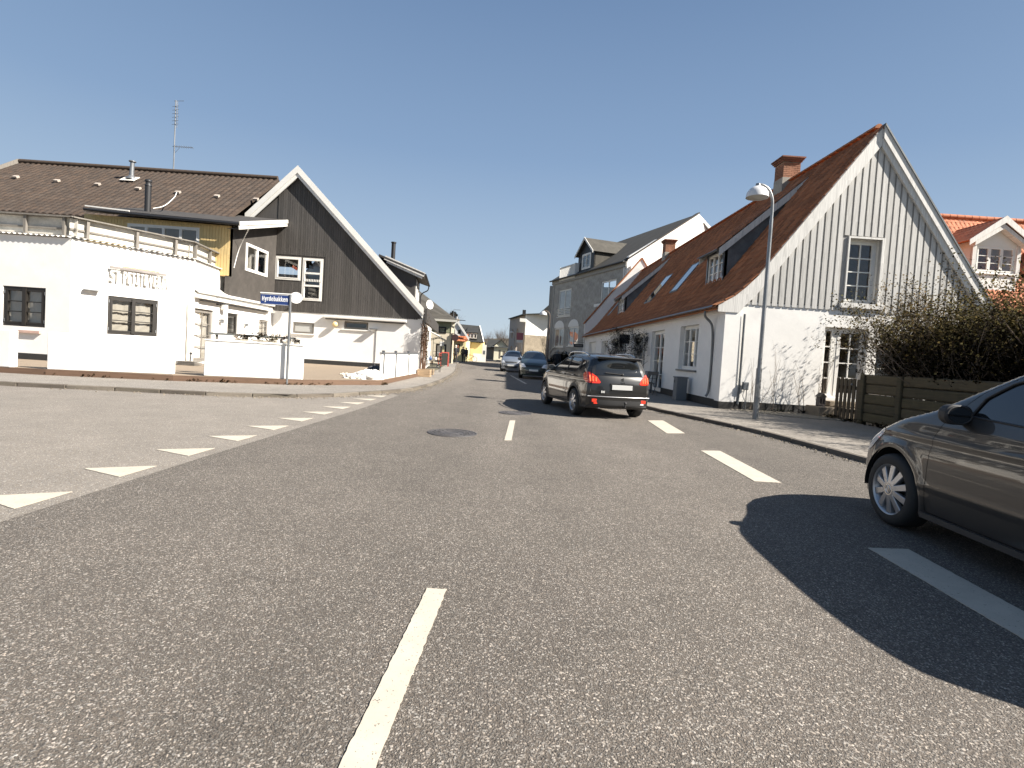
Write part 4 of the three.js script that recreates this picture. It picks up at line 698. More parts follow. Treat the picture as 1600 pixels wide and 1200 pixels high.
    part(dm, 'dormer_soffit', slab(V(b.x, b.y - .12, -27.5), V(-4.93, b.y + .02, -27.5), V(-5.38, b.y + .02, back), V(b.x - .45, b.y - .12, back), .02), MAT.greyWood);
    part(dm, 'dormer_gutter', rod(V(b.x + .05, b.y - .05, -27.4), V(b.x - .40, b.y - .08, back), .06, .06, 8), MAT.darkMetal);
    part(dm, 'dormer_pipe', tube([V(b.x - .4, b.y - .1, back + .1), V(b.x - .45, b.y - .35, back + .1), V(-5.25, b.y - .62, back + .1), V(-5.3, 4.0, back + .1)], .035, 16, 6), MAT.darkMetal);
    const c = atZ(614, 404, 29); const v = part(gh, 'stove_pipe', rod(V(c.x, c.y - .6, -29), V(c.x, atZ(613, 379, 29).y, -29), .11, .11, 14), MAT.darkMetal); part(v, 'cap', new THREE.CylinderGeometry(.14, .14, .06, 14).translate(c.x, atZ(613, 379, 29).y, -29), MAT.darkMetal); }
  // awning cassette over the terrace
  const a0 = F.uv(507, 496.5), a1 = F.uv(636, 507);
  const aw = thing('awning', 'long retracted awning cassette under the dark board gable', 'awning', [-7.5, 2.55, -26.9]);
  part(aw, 'cassette', frbox(F, a0[0], 2.60, a1[0], 2.74, .03, .22, .03), MAT.whitePaint); part(aw, 'folding_arm', fbox(F, a0[0] + .1, 2.53, a1[0] - .1, 2.575, .06, .18), MAT.darkMetal);
  // satellite dishes, antenna
  const dish = (name, p, r, n, label) => { const d = thing(name, label, 'satellite dish', p.toArray()); const q = new THREE.Quaternion().setFromUnitVectors(V(0, 1, 0), n.clone().normalize()); const m = M4().compose(p, q, V(1, 1, 1)); part(d, 'reflector', lathe([[0, 0], [r * .4, r * .04], [r * .75, r * .14], [r, r * .26], [r * 1.02, r * .25], [r * .75, r * .11], [0, -.02]], 28).applyMatrix4(m), std([.72, .71, .69], .5)); part(d, 'feed_arm', rod(V(0, 0, -r * .8), V(0, r * .8, 0), .012).applyMatrix4(m), MAT.galv); part(d, 'feed_horn', rod(V(0, r * .78, 0), V(0, r * .62, 0), .03, .04).applyMatrix4(m), MAT.whitePaint); part(d, 'mount', bar(p, p.clone().add(V(-.05, -.1, -.3)), .05, .05), MAT.galv); };
  dish('satellite_dish', atZ(463, 466, 26.55), .29, V(.35, .28, 1), 'white satellite dish on dark gable beside the narrow white framed window');
  { const p = atZ(670.5, 476, 30); dish('satellite_dish', p, .26, V(1, .15, .8), 'white satellite dish on pole at the street corner beyond the dark gable'); }
  { const p = F.uv(525, 507); const l = thing('wall_lamp', 'round yellowish wall lamp under the long awning cassette', 'lamp', F.P(p[0], p[1], 0).toArray()); part(l, 'globe', new THREE.SphereGeometry(.14, 16, 12).applyMatrix4(M4().makeTranslation(p[0], p[1], .16)).applyMatrix4(F.m), std([.68, .52, .26], .5)); part(l, 'wall_plate', fbox(F, p[0] - .05, p[1] - .05, p[0] + .05, p[1] + .05, 0, .06), MAT.galv); }
  { const p = F.uv(588, 515); const l = thing('wall_lamp', 'thin wall lamp with flat hood and cable on white ground floor wall', 'lamp', F.P(p[0], p[1], 0).toArray()); part(l, 'hood', fbox(F, p[0] - .28, p[1], p[0] + .12, p[1] + .04, .05, .3), MAT.galv); part(l, 'conduit', fbox(F, p[0] - .015, .5, p[0] + .015, p[1], .0, .03), MAT.galv); }
  { const p = atZ(271, 268, 30.4), q = atZ(277, 157, 30.4); const an = thing('television_antenna', 'tall lattice television antenna mast on brown tiled roof', 'antenna', p.toArray()); const b0 = V(p.x, p.y - .3, p.z), top = V(p.x, q.y, p.z), hh = q.y - p.y;
    part(an, 'mast', rod(b0, top, .035, .03, 8), MAT.galv);
    const boom = (y, l, n, w, dir) => { const el = [rod(V(p.x - dir * .1, y, p.z), V(p.x + dir * l, y, p.z), .014, .014, 6)]; part(an, 'boom', el, MAT.galv); for (let i = 0; i < n; i++) part(an, 'element', rod(V(p.x + dir * (l * i / n + .08), y - .015, p.z - w), V(p.x + dir * (l * i / n + .08), y + .015, p.z + w), .011, .011, 5), MAT.galv); };
    boom(p.y + 1.4, 1.05, 8, .14, 1);
    for (let i = 0; i < 6; i++) part(an, 'element', rod(V(p.x - .18, p.y + hh * (.66 + .05 * i), p.z), V(p.x + .22, p.y + hh * (.67 + .05 * i), p.z + .05), .011, .011, 5), MAT.galv);
    part(an, 'side_bar', rod(V(p.x + .10, p.y + hh * .62, p.z), V(p.x + .10, p.y + hh * .99, p.z), .014, .014, 6), MAT.galv); part(an, 'upper_boom', rod(V(p.x - .1, p.y + hh * .99, p.z), V(p.x + .45, p.y + hh, p.z), .012, .012, 6), MAT.galv);
    part(an, 'strut', rod(V(p.x + .05, p.y + 1.05, p.z), V(p.x + .3, p.y + 1.35, p.z), .01, .01, 5), MAT.galv); }
}
// ---------------------------------------------------------------- street name post
{
  const b = gnd(448, 601, PAVE_Y), Zs = -b.z, top = atZ(454.5, 462, Zs), f = thing('street_name_sign', 'galvanised post with blue street name plate reading Hyrdebakken', 'sign', [b.x, PAVE_Y, b.z]);
  part(f, 'post', rod(V(b.x, PAVE_Y - .1, b.z), V(b.x, top.y + .03, b.z), .034, .034, 14), MAT.galv);
  const l = atZ(407.5, 458, Zs), r = atZ(454, 474, Zs), W = b.x - l.x - .03, H = .30, cy = top.y - .14;
  part(f, 'plate', rbox(b.x - .03 - W / 2, cy, b.z + .0, W, H, .02, .008), std([.018, .045, .17], .45));
  part(f, 'plate_cap', rod(V(b.x - W - .04, cy + H / 2 + .02, b.z), V(b.x + .03, cy + H / 2 + .02, b.z), .022, .022, 8), MAT.whitePaint);
  const tg = textGeo('Hyrdebakken', .125, .004, true); tg.computeBoundingBox(); const tw = tg.boundingBox.max.x - tg.boundingBox.min.x; tg.scale(W * .88 / tw, 1.05, 1).translate(b.x - .03 - W / 2, cy - .045, b.z + .0105); part(f, 'lettering', tg, std([.8, .8, .8], .5));
  part(f, 'border', [box(b.x - .03 - W / 2, cy + H / 2 - .012, b.z + .0115, W - .02, .008, .003), box(b.x - .03 - W / 2, cy - H / 2 + .012, b.z + .0115, W - .02, .008, .003)], std([.8, .8, .8], .5));
}

// ================================================================ FAR BUILDINGS
function farWin(h, F, r, cols = 2, rows = 1, extra = {}) { return win(h, F, r, { cols, rows, d: -.06, fw: .09, sw: .06, ...extra }); }
// grey rendered house with white gable, right of the street
{
  seed(51);
  const h = thing('grey_house', 'three storey grey rendered house with white gable end and black gabled dormer', 'house', [9, 0, -52]);
  const F = frameOf(4.9, -59.6, 9.83, -44.75);   // street front, far end on the left
  const px = (x, y) => F.uv(840 + x / 5, 320 + y / 5), R = (x0, y0, x1, y1) => { const a = px(x0, y0), b = px(x1, y1); return [a[0], b[1], b[0], a[1]]; };
  const w = [R(168, 672, 252, 868), R(498, 602, 606, 755)], aw = [R(132, 965, 198, 1112), R(240, 955, 312, 1105)];
  part(h, 'street_wall', wallGeo(F, [[0, 0], [F.len, 0], [F.len, 9.75], [0, 9.75]], [...w, ...aw], .3), MAT.plasterGrey);
  part(h, 'cornice', fbox(F, -.1, 9.35, F.len, 9.75, .002, .12), std([.34, .33, .31], .85, { map: T.plaster }));
  part(h, 'corner_band', fbox(F, 0, 0, .5, 9.35, .002, .04), std([.31, .30, .28], .85, { map: T.plaster }));
  farWin(h, F, w[0], 2, 1, { sill: .15 }); farWin(h, F, w[1], 2, 1, { sill: .15 });
  for (let i = 0; i < 5; i++) part(h, 'balcony_bar', fbox(F, w[0][0], w[0][1] + .15 + i * .17, w[0][2], w[0][1] + .21 + i * .17, .02, .07), MAT.whitePaint);
  for (const a of aw) { farWin(h, F, a, 2, 1, { sill: .12, curtain: a === aw[1] ? 2 : 0 }); const m = (a[0] + a[2]) / 2, r = (a[2] - a[0]) / 2; part(h, 'arch_head', new THREE.CircleGeometry(r, 16, 0, Math.PI).scale(1, .62, 1).translate(m, a[3] + .003, .03).applyMatrix4(F.m), MAT.whitePaint); }
  part(h, 'flower_box', fbox(F, w[1][0] - .6, w[1][1] - .3, w[1][2] - .5, w[1][1] - .05, .03, .3), MAT.whitePaint);
  part(h, 'down_pipe', rod(F.P(F.len - .25, 3, .12), F.P(F.len - .25, 9.3, .12), .06, .06, 8), MAT.whitePaint);
  // white gable end
  const Gd = frameOf(9.83, -44.72, 16.63, -46.98), gp2 = (x, y) => Gd.uv(840 + x / 5, 320 + y / 5);
  const ap = gp2(1260, 68), rt = gp2(1365, 185), lf = gp2(718, 400);
  part(h, 'gable_wall', wallGeo(Gd, [[0, 0], [rt[0] + 4, 0], [rt[0] + 4, rt[1] - 4], rt, ap, [lf[0], lf[1] + .0], [0, 9.75]], [], .4), MAT.plaster);
  part(h, 'gable_edge', bar(Gd.P(0, 10.0, -.1), Gd.P(ap[0], ap[1] + .05, -.1), .5, .1), MAT.roofFelt);
  const apex = Gd.P(ap[0], ap[1], -.2), along = V(4.9 - 9.83, 0, -59.6 + 44.75), ev = F.P(F.len, 9.8, .3), ev0 = F.P(-.2, 9.8, .3), apF = apex.clone().add(along);
  part(h, 'roof', [slab(ev0, ev, apex, apF, .12), slab(apF, apex, apex.clone().add(V(5.5, -6, 0)), apF.clone().add(V(5.5, -6, 0)), .12)], MAT.slate);
  part(h, 'back_wall', box(10, 4.8, -60.5, 11, 9.6, .2, -.3), MAT.plasterGrey);
  // gabled dormer and white balcony box
  const dF = frameOf(...[6.9, -54.4], ...[8.0, -51.1]), up = 10.05, dw = dF.len;
  const dm = part(h, 'dormer', wallGeo(dF, [[0, up - .4], [dw, up - .4], [dw, up + 1.75], [dw / 2, up + 3.1], [0, up + 1.75]], [[dw * .25, up + .2, dw * .8, up + 1.75]], .15), MAT.darkMetal);
  farWin(h, dF, [dw * .25, up + .2, dw * .8, up + 1.75], 2, 1, { d: .02, fw: .14 });
  for (const s of [0, 1]) { const e = s ? dw + .25 : -.25; part(dm, 'dormer_barge', fpoly(dF, [[dw / 2, up + 3.35], [e, up + 1.72], [e, up + 1.5], [dw / 2, up + 3.1]], .3, .36), MAT.whiteWood); const A = dF.P(dw / 2, up + 3.3, .35), B = dF.P(dw / 2, up + 3.3, -6), C = dF.P(e, up + 1.68, -4.5), D = dF.P(e, up + 1.68, .35); part(dm, 'dormer_roof', s ? slab(A, D, C, B, .08) : slab(D, A, B, C, .08), MAT.slate); part(dm, 'dormer_cheek', s ? slab(dF.P(dw, up + 1.7, 0), dF.P(dw, up - .6, 0), dF.P(dw, up + 1, -2.2), dF.P(dw, up + 1.7, -3.2), .06) : slab(dF.P(0, up - .6, 0), dF.P(0, up + 1.7, 0), dF.P(0, up + 1.7, -3.2), dF.P(0, up + 1, -2.2), .06), MAT.slate); }
  const bF = frameOf(5.35, -57.6, 6.55, -54.0); const bal = part(h, 'roof_balcony', [fbox(bF, bF.len - .08, up - .5, bF.len, up + 1.0, -2.6, 0), fbox(bF, 0, up - .5, .08, up + 1.0, -2.6, 0), fbox(bF, .08, up - .5, bF.len - .08, up - .3, -.1, 0)], MAT.whitePaint);
  for (let u = .15; u < bF.len - .15; u += .22) part(bal, 'baluster', fbox(bF, u, up - .3, u + .13, up + .85, -.07, -.02), MAT.whitePaint); part(bal, 'hand_rail', fbox(bF, .08, up + .85, bF.len - .08, up + .95, -.12, .02), MAT.whitePaint);
  part(h, 'gutter', rod(ev0.clone().add(V(-.05, -.05, .02)), ev.clone().add(V(-.05, -.05, .02)), .08, .08, 8), MAT.darkMetal);
}
// plain white end wall beyond, lower half bare limestone
{
  const h = thing('limewashed_house', 'far house with blank white end wall above bare stone', 'house', [5, 0, -80]);
  const F = frameOf(2.7, -78, 8.2, -79.8), zp = (x, y) => F.uv(740 + x / 8.57, 460 + y / 8.57), a = zp(690, 265), b = zp(1030, 245), m = zp(690, 540);
  part(h, 'end_wall', wallGeo(F, [[0, m[1]], [6, m[1]], [6, b[1] + .3], [b[0], b[1]], [0, a[1]]], [], .3), MAT.plaster);
  part(h, 'stone_wall', wallGeo(F, [[0, 0], [6, 0], [6, m[1] - .005], [0, m[1] - .005]], [], .34), std([.42, .36, .28], .95, { map: T.concrete, bumpMap: T.plasterB, bumpScale: .03 }));
  part(h, 'side_wall', wallGeo(frameOf(.4, -90, 2.7, -78), [[0, 0], [12, 0], [12, a[1]], [0, a[1]]], [[2, 1, 3.2, 2.6], [6, 1, 7.2, 2.6], [2, 4, 3.2, 5.4], [6, 4, 7.2, 5.4]], .3), std([.35, .31, .28], .9));
  part(h, 'roof', slab(V(2.2, a[1] + .02, -77.7), V(8.8, b[1] + .1, -77.7), V(6.5, b[1] + .1, -90), V(.1, a[1] + .02, -90), .15), MAT.slateDark);
  part(h, 'eave_box', box(2.25, a[1] - .9, -78.2, .9, .5, .9), MAT.whitePaint);
  part(h, 'chimney', box(2.4, a[1] + .35, -79, .5, .7, .5), MAT.darkMetal);
  const t = thing('dark_roof_house', 'sliver of steep dark roof behind the blank white end wall', 'house', [7, 0, -92]);
  const q = atZ(740 + 1000 / 8.57, 460 + 148 / 8.57, 84); part(t, 'roof', poly([[q.x - 1.2, q.y - 1.2], [q.x + .1, q.y + .1], [q.x + 5, q.y + .15], [q.x + 5, q.y - 3]], 6).translate(0, 0, -90), MAT.slateDark); part(t, 'wall', box(q.x + 3, (q.y - 1.3) / 2, -87, 5, q.y - 1.3, 5), MAT.plasterGrey);
}
// hanging street sign, red and white
{
  const p = atZ(740 + 620 / 8.57, 460 + 575 / 8.57, 62); const s = thing('projecting_sign', 'dull red and white shop sign on a white post up the street', 'sign', [p.x, 0, -62]);
  part(s, 'red_panel', rbox(p.x, p.y + .12, -62, .78, .85, .1, .03), std([.32, .10, .12], .6)); part(s, 'white_panel', rbox(p.x, p.y - .48, -62, .74, .3, .1, .02), MAT.whitePaint); part(s, 'post', rod(V(p.x + .3, 0, -62.1), V(p.x + .3, p.y + .6, -62.1), .04), MAT.whitePaint);
}
// ---------------------------------------------------------------- left row up the street
function simpleHouse(name, label, o) {   // gable house: x along the front (left to right), front at z
  const { x0, x1, z, depth, eave, ridge, wall, roof, ridgeAlong = 'x', upper, upperY } = o, h = thing(name, label, 'house', [(x0 + x1) / 2, 0, z - depth / 2]);
  const F = frameOf(x0, z, x1, z), S = frameOf(x1, z, x1, z - depth), W = x1 - x0, ue = upperY || eave;
  part(h, 'front_wall', wallGeo(F, ridgeAlong === 'z' ? [[0, 0], [W, 0], [W, eave], [W / 2, ridge - .1], [0, eave]] : [[0, 0], [W, 0], [W, ue], [0, ue]], o.holes || [], .25), wall);
  part(h, 'side_wall', wallGeo(S, ridgeAlong === 'x' ? [[0, 0], [depth, 0], [depth, eave], [depth / 2, ridge - .1], [0, eave]] : [[0, 0], [depth, 0], [depth, eave], [0, eave]], o.sideHoles || [], .25), o.sideWall || wall);
  part(h, 'back_wall', [box((x0 + x1) / 2, eave / 2, z - depth, W, eave, .2), box(x0 + .1, eave / 2, z - depth / 2, .2, eave, depth)], wall);
  for (const r of o.holes || []) farWin(h, F, r, o.cols || 2, 2, { mat: o.frame || MAT.whitePaint }); for (const r of o.sideHoles || []) farWin(h, S, r, 2, 2, { mat: o.frame || MAT.whitePaint });
  const e = .35; if (ridgeAlong === 'x') { const zm = z - depth / 2, k = (ridge - eave) / (depth / 2), ye = eave - e * k; part(h, 'roof', [slab(V(x0 - e, ye, z + e), V(x1 + e, ye, z + e), V(x1 + e, ridge, zm), V(x0 - e, ridge, zm), .12), slab(V(x1 + e, ye, z - depth - e), V(x0 - e, ye, z - depth - e), V(x0 - e, ridge, zm), V(x1 + e, ridge, zm), .12)], roof); } else { const xm = (x0 + x1) / 2, k = (ridge - eave) / (W / 2), ye = eave - e * k; part(h, 'roof', [slab(V(x1 + e, ye, z + e), V(x1 + e, ye, z - depth - e), V(xm, ridge, z - depth - e), V(xm, ridge, z + e), .12), slab(V(x0 - e, ye, z - depth - e), V(x0 - e, ye, z + e), V(xm, ridge, z + e), V(xm, ridge, z - depth - e), .12)], roof); if (o.barge) for (const s of [-1, 1]) part(h, 'barge_board', poly([[xm, ridge + .05], [xm + s * (W / 2 + e), ye + .05], [xm + s * (W / 2 + e), ye - .3], [xm, ridge - .35]], .08).translate(0, 0, z + e), MAT.whitePaint); }
  return h;
}
{
  seed(52);
  // green-clad house, cream below
  const Zg = 50, r = atZ(707, 560, Zg).x, eY = atZ(706, 500, Zg).y, mid = atZ(706, 521, Zg).y, ap = atZ(672, 478, Zg);
  const cream = std([.72, .64, .50], .9, { map: T.plaster }), green = std([.30, .31, .20], .85, { map: T.grain });
  const h = thing('green_clad_house', 'house with green boarded upper floor over cream ground floor', 'house', [r - 4, 0, -Zg - 4]);
  const F = frameOf(r - 9, -Zg, r, -Zg), wu = (() => { const a = F.uv(684.5, 510), b = F.uv(697, 522.5); return [a[0], b[1] + .08, b[0], a[1]]; })(), sh = (() => { const a = F.uv(681, 537), b = F.uv(696.5, 560); return [a[0], .15, b[0], a[1]]; })();
  part(h, 'ground_floor', wallGeo(F, [[0, 0], [9, 0], [9, mid], [0, mid]], [sh], .3), cream);
  part(h, 'upper_floor', wallGeo(F, [[0, mid + .005], [9, mid + .005], [9, eY], [0, eY]], [wu], .28), green);
  part(h, 'street_side', wallGeo(frameOf(r, -Zg, r - 1.6, -Zg - 9), [[0, 0], [9.1, 0], [9.1, eY], [0, eY]], [[1.2, .4, 3.4, 2.2], [5, .4, 7, 2.2]], .28), cream);
  win(h, F, wu, { cols: 1, rows: 2, mat: MAT.blackFrame, fw: .1, d: .04, bw: .06 }); win(h, F, sh, { name: 'shop_front', cols: 2, rows: 2, mat: MAT.blackFrame, fw: .1, d: -.04 });
  part(h, 'poster', box(F.P(sh[2] - .45, 1.9, .02).x, 1.9, -Zg + .0, .35, .45, .03), MAT.whitePaint);
  part(h, 'roof', [slab(V(r - 9.3, eY - .05, -Zg + .4), V(r + .35, eY - .05, -Zg + .4), V(r - 4.2, eY + 2.3, -Zg - 4.5), V(r - 9.3, eY + 3.5, -Zg - 4.5), .12), slab(V(r + .35, eY - .05, -Zg + .4), V(r - 1.3, eY - .05, -Zg - 9.4), V(r - 5, eY + 3.5, -Zg - 9), V(r - 4.2, eY + 2.3, -Zg - 4.5), .12)], MAT.slate);
  part(h, 'eave_board', box(r - 4.5, eY - .1, -Zg + .42, 9.6, .2, .06), std([.5, .48, .42], .8));
  part(h, 'down_pipe', rod(V(r - .15, .1, -Zg + .12), V(r - .15, mid, -Zg + .12), .06), MAT.darkMetal);
  part(h, 'sign_bracket', [box(r + .55, 4.2, -Zg + .3, 1.0, .06, .06)], MAT.darkMetal);
  { const p = atZ(711, 527.5, Zg - .3); const s = thing('round_shop_sign', 'dark round projecting shop sign beyond the green boarded house', 'sign', [p.x, p.y, p.z]); part(s, 'disc', new THREE.CylinderGeometry(.33, .33, .08, 24).rotateX(Math.PI / 2).translate(p.x, p.y, p.z), std([.045, .02, .02], .6)); part(s, 'bracket', rod(V(p.x - .9, p.y + .4, p.z - .1), V(p.x, p.y + .36, p.z), .025), MAT.darkMetal); }
  // red-roofed house with white gable and the yellow house with dark mansard
  const Zy = 66, yl = atZ(709, 560, Zy).x, yr = atZ(726.5, 560, Zy).x, ey = atZ(718, 531, Zy).y;
  const yel = std([.74, .64, .36], .9, { map: T.plaster });
  const a = atZ(714.5, 505.5, Zy), k = thing('small_gable_house', 'small yellow walled house with white front gable and orange tile roof', 'house', [(yl + yr) / 2, 0, -Zy - 4]);
  const F2 = frameOf(yl - 1.5, -Zy, yr, -Zy), W2 = F2.len, dz = (() => { const p = F2.uv(713, 537), q = F2.uv(718, 551); return [p[0], q[1], q[0], p[1]]; })();
  part(k, 'front_wall', wallGeo(F2, [[0, 0], [W2, 0], [W2, ey], [0, ey]], [dz], .3), yel); farWin(k, F2, dz, 1, 2, { mat: MAT.blackFrame });
  part(k, 'side_wall', box(yr - .15, ey / 2, -Zy - 4, .3, ey, 7.4), yel);
  const xm = atZ(711.5, 520, Zy).x, lt = atZ(718, 521, Zy).y;
  part(k, 'roof', tileField([[-Zy + .5, ey - .2], [-Zy - 3.2, a.y + .3]], (d, y, u) => V(xm - u, y, d), xm - yl + 1.8, .3, .4, .04, .2, 3), MAT.tileOrange, true);
  part(k, 'porch_roof', tileField([[-Zy + .5, ey - .15], [-Zy - .9, lt]], (d, y, u) => V(yr + .2 - u, y, d), yr + .2 - xm, .3, .4, .04, .2, 3), MAT.tileOrange, true);
  part(k, 'front_gable', poly([[a.x - 1.3, ey + .5], [a.x + 1.25, ey + .5], [a.x, a.y + .1]], .3).translate(0, 0, -Zy - .1), MAT.whitePaint);
  for (const s of [-1, 1]) part(k, 'barge_board', poly([[a.x, a.y + .5], [a.x + s * 1.6, ey + .35], [a.x + s * 1.6, ey - .05], [a.x, a.y + .05]], .1).translate(0, 0, -Zy + .25), MAT.whitePaint);
  for (const x of [a.x - .4, a.x + .35]) part(k, 'gable_window', box(x, ey + 1.0, -Zy + .21, .35, .5, .02), MAT.blackFrame);
  const Zm = 74, ml = atZ(715, 545, Zm).x, mr = atZ(753.5, 556, Zm).x, my = atZ(735, 532.5, Zm).y, mt = atZ(735, 507, Zm).y;
  const yo = std([.76, .62, .32], .9, { map: T.plaster }), mh = thing('mansard_house', 'yellow walled house with dark steep roof and white framed dormer', 'house', [(ml + mr) / 2, 0, -Zm - 4]);
  const F3 = frameOf(ml, -Zm, mr, -Zm); part(mh, 'front_wall', wallGeo(F3, [[0, 0], [F3.len, 0], [F3.len, my], [0, my]], [], .3), yo); part(mh, 'side_wall', box(mr - .15, my / 2, -Zm - 3.6, .3, my, 6.5), yo); part(mh, 'back_wall', box((ml + mr) / 2, my / 2, -Zm - 7, F3.len, my, .3), yo);
  part(mh, 'roof', [slab(V(ml - .3, my - .1, -Zm + .4), V(mr + .1, my - .1, -Zm + .4), V(mr - .75, mt, -Zm - 2.6), V(ml - .3, mt + .1, -Zm - 2.6), .15), slab(V(mr + .1, my - .1, -Zm - 7.4), V(ml - .3, my - .1, -Zm - 7.4), V(ml - .3, mt + .1, -Zm - 2.7), V(mr - .75, mt, -Zm - 2.7), .15), poly([[mr - 3, 0], [mr - 3, 1], [mr - 2.9, 1]], .1).translate(0, my, -Zm - 3)], MAT.slateDark);
  part(mh, 'white_verge', bar(V(mr + .12, my - .1, -Zm + .42), V(mr - .73, mt, -Zm - 2.6), .14, .14), MAT.whitePaint);
  const dv = atZ(737.5, 524.5, Zm - .2); const dm = part(mh, 'dormer', [box(dv.x, dv.y - .05, dv.z - .6, 1.5, .95, 1.2)], MAT.slateDark); for (let i = 0; i < 3; i++) { const w = part(dm, 'dormer_window', box(dv.x - .46 + i * .46, dv.y, dv.z + .02, .42, .72, .03), MAT.whitePaint); part(dm, 'pane', box(dv.x - .46 + i * .46 + .02, dv.y - .02, dv.z + .04, .26, .5, .01), phy([.03, .03, .035], .05)); }
  part(dm, 'dormer_roof', slab(V(dv.x - .9, dv.y + .45, dv.z + .15), V(dv.x + .9, dv.y + .45, dv.z + .15), V(dv.x + .6, mt - .3, -Zm - 2.3), V(dv.x - .8, mt - .3, -Zm - 2.3), .06), MAT.slateDark);
  { const c = atZ(713, 503, 72); const cc = thing('chimney_stack', 'pale chimney with cowl between the green and orange roofed houses', 'chimney', [c.x, c.y - 1, -72]); part(cc, 'stack', box(c.x, c.y - .5, -72, .7, 1.8, .7), std([.5, .42, .34], .9, { map: T.concrete })); part(cc, 'cowl', new THREE.CylinderGeometry(.2, .25, .35, 12).translate(c.x, c.y + .55, -72), MAT.galv); part(cc, 'body_roof', box(c.x, (c.y - 1.4) / 2, -73, 1.4, c.y - 1.4, 1.4), MAT.tileOrange); }
  { const b = atZ(708.5, 505, 70), t = atZ(709, 484, 70), q = thing('television_antenna', 'thin television antenna above the small orange roofed house', 'antenna', b.toArray()); part(q, 'mast', rod(b, t, .035), MAT.galv); part(q, 'boom', rod(t, V(t.x + .9, t.y + .02, t.z), .03), MAT.galv); part(q, 'lower_boom', rod(V(t.x, t.y - .45, t.z), V(t.x + .3, t.y - .42, t.z), .03), MAT.galv); }
  // pale yellow house with dark roof and gable at the end of the view
  const Ze = 96, gl = atZ(772, 545, Ze).x, gr = atZ(793, 545, Ze).x, pk = atZ(783, 530, Ze), pale = std([.80, .75, .58], .9, { map: T.plaster });
  const e = thing('end_house', 'pale yellow house with dark roof closing the view of the street', 'house', [(gl + gr) / 2, 0, -Ze - 3]);
  const eF = frameOf(gl, -Ze, gr, -Ze), eL = eF.len, eh = atZ(783, 541, Ze).y;
  part(e, 'front_gable', wallGeo(eF, [[0, 0], [eL, 0], [eL, eh], [pk.x - gl, pk.y - .1], [0, eh]], [[eL * .35, .3, eL * .5, 1.9], [eL * .65, .8, eL * .85, 1.7]], .3), pale); farWin(e, eF, [eL * .65, .8, eL * .85, 1.7], 1, 1, { mat: MAT.greyWood }); farWin(e, eF, [eL * .35, .3, eL * .5, 1.9], 1, 1, { mat: MAT.greyWood });
  part(e, 'roof', [slab(V(gl - .3, eh - .2, -Ze + .3), V(pk.x, pk.y, -Ze + .3), V(pk.x, pk.y, -Ze - 7), V(gl - .3, eh - .2, -Ze - 7), .12), slab(V(pk.x, pk.y, -Ze + .3), V(gr + .3, eh - .2, -Ze + .3), V(gr + .3, eh - .2, -Ze - 7), V(pk.x, pk.y, -Ze - 7), .12), slab(V(atZ(757, 545, Ze).x, eh - .3, -Ze - 1), V(gl + .8, eh - .3, -Ze - 1), V(gl + 1.2, pk.y - .05, -Ze - 4), V(atZ(762, 531, Ze).x, pk.y - .05, -Ze - 4), .12)], MAT.slateDark);
  part(e, 'side_wing', [box((atZ(757, 545, Ze).x + gl) / 2, eh / 2 - .2, -Ze - 4, gl - atZ(757, 545, Ze).x, eh - .4, 5)], std([.22, .2, .17], .9)); part(e, 'porch_roof', box((gl + gr) / 2 + .6, eh - .15, -Ze + .18, eL + 2, .12, .3), MAT.galv);
  // white garden wall in front of the yellow house
  const wA = gnd(741, 557, 0), wl = atZ(739, 556, 71), wr = atZ(759, 557, 71); solo('garden_wall', 'low white garden wall before the yellow dark roofed house', 'low wall', box((wl.x + wr.x) / 2, .55, -71, wr.x - wl.x, 1.1, .25), MAT.plaster, [(wl.x + wr.x) / 2, 0, -71]);
  { const p = atZ(756.5, 548, 70); const g = thing('white_notice', 'white freestanding notice panel at the end of the garden wall', 'sign', [p.x, 0, -70]); part(g, 'panel', rbox(p.x, 1.5, -70, .55, 1.6, .06, .02), MAT.whitePaint); part(g, 'print', box(p.x, 1.3, -69.96, .3, .5, .01), MAT.steelGrey); }
}

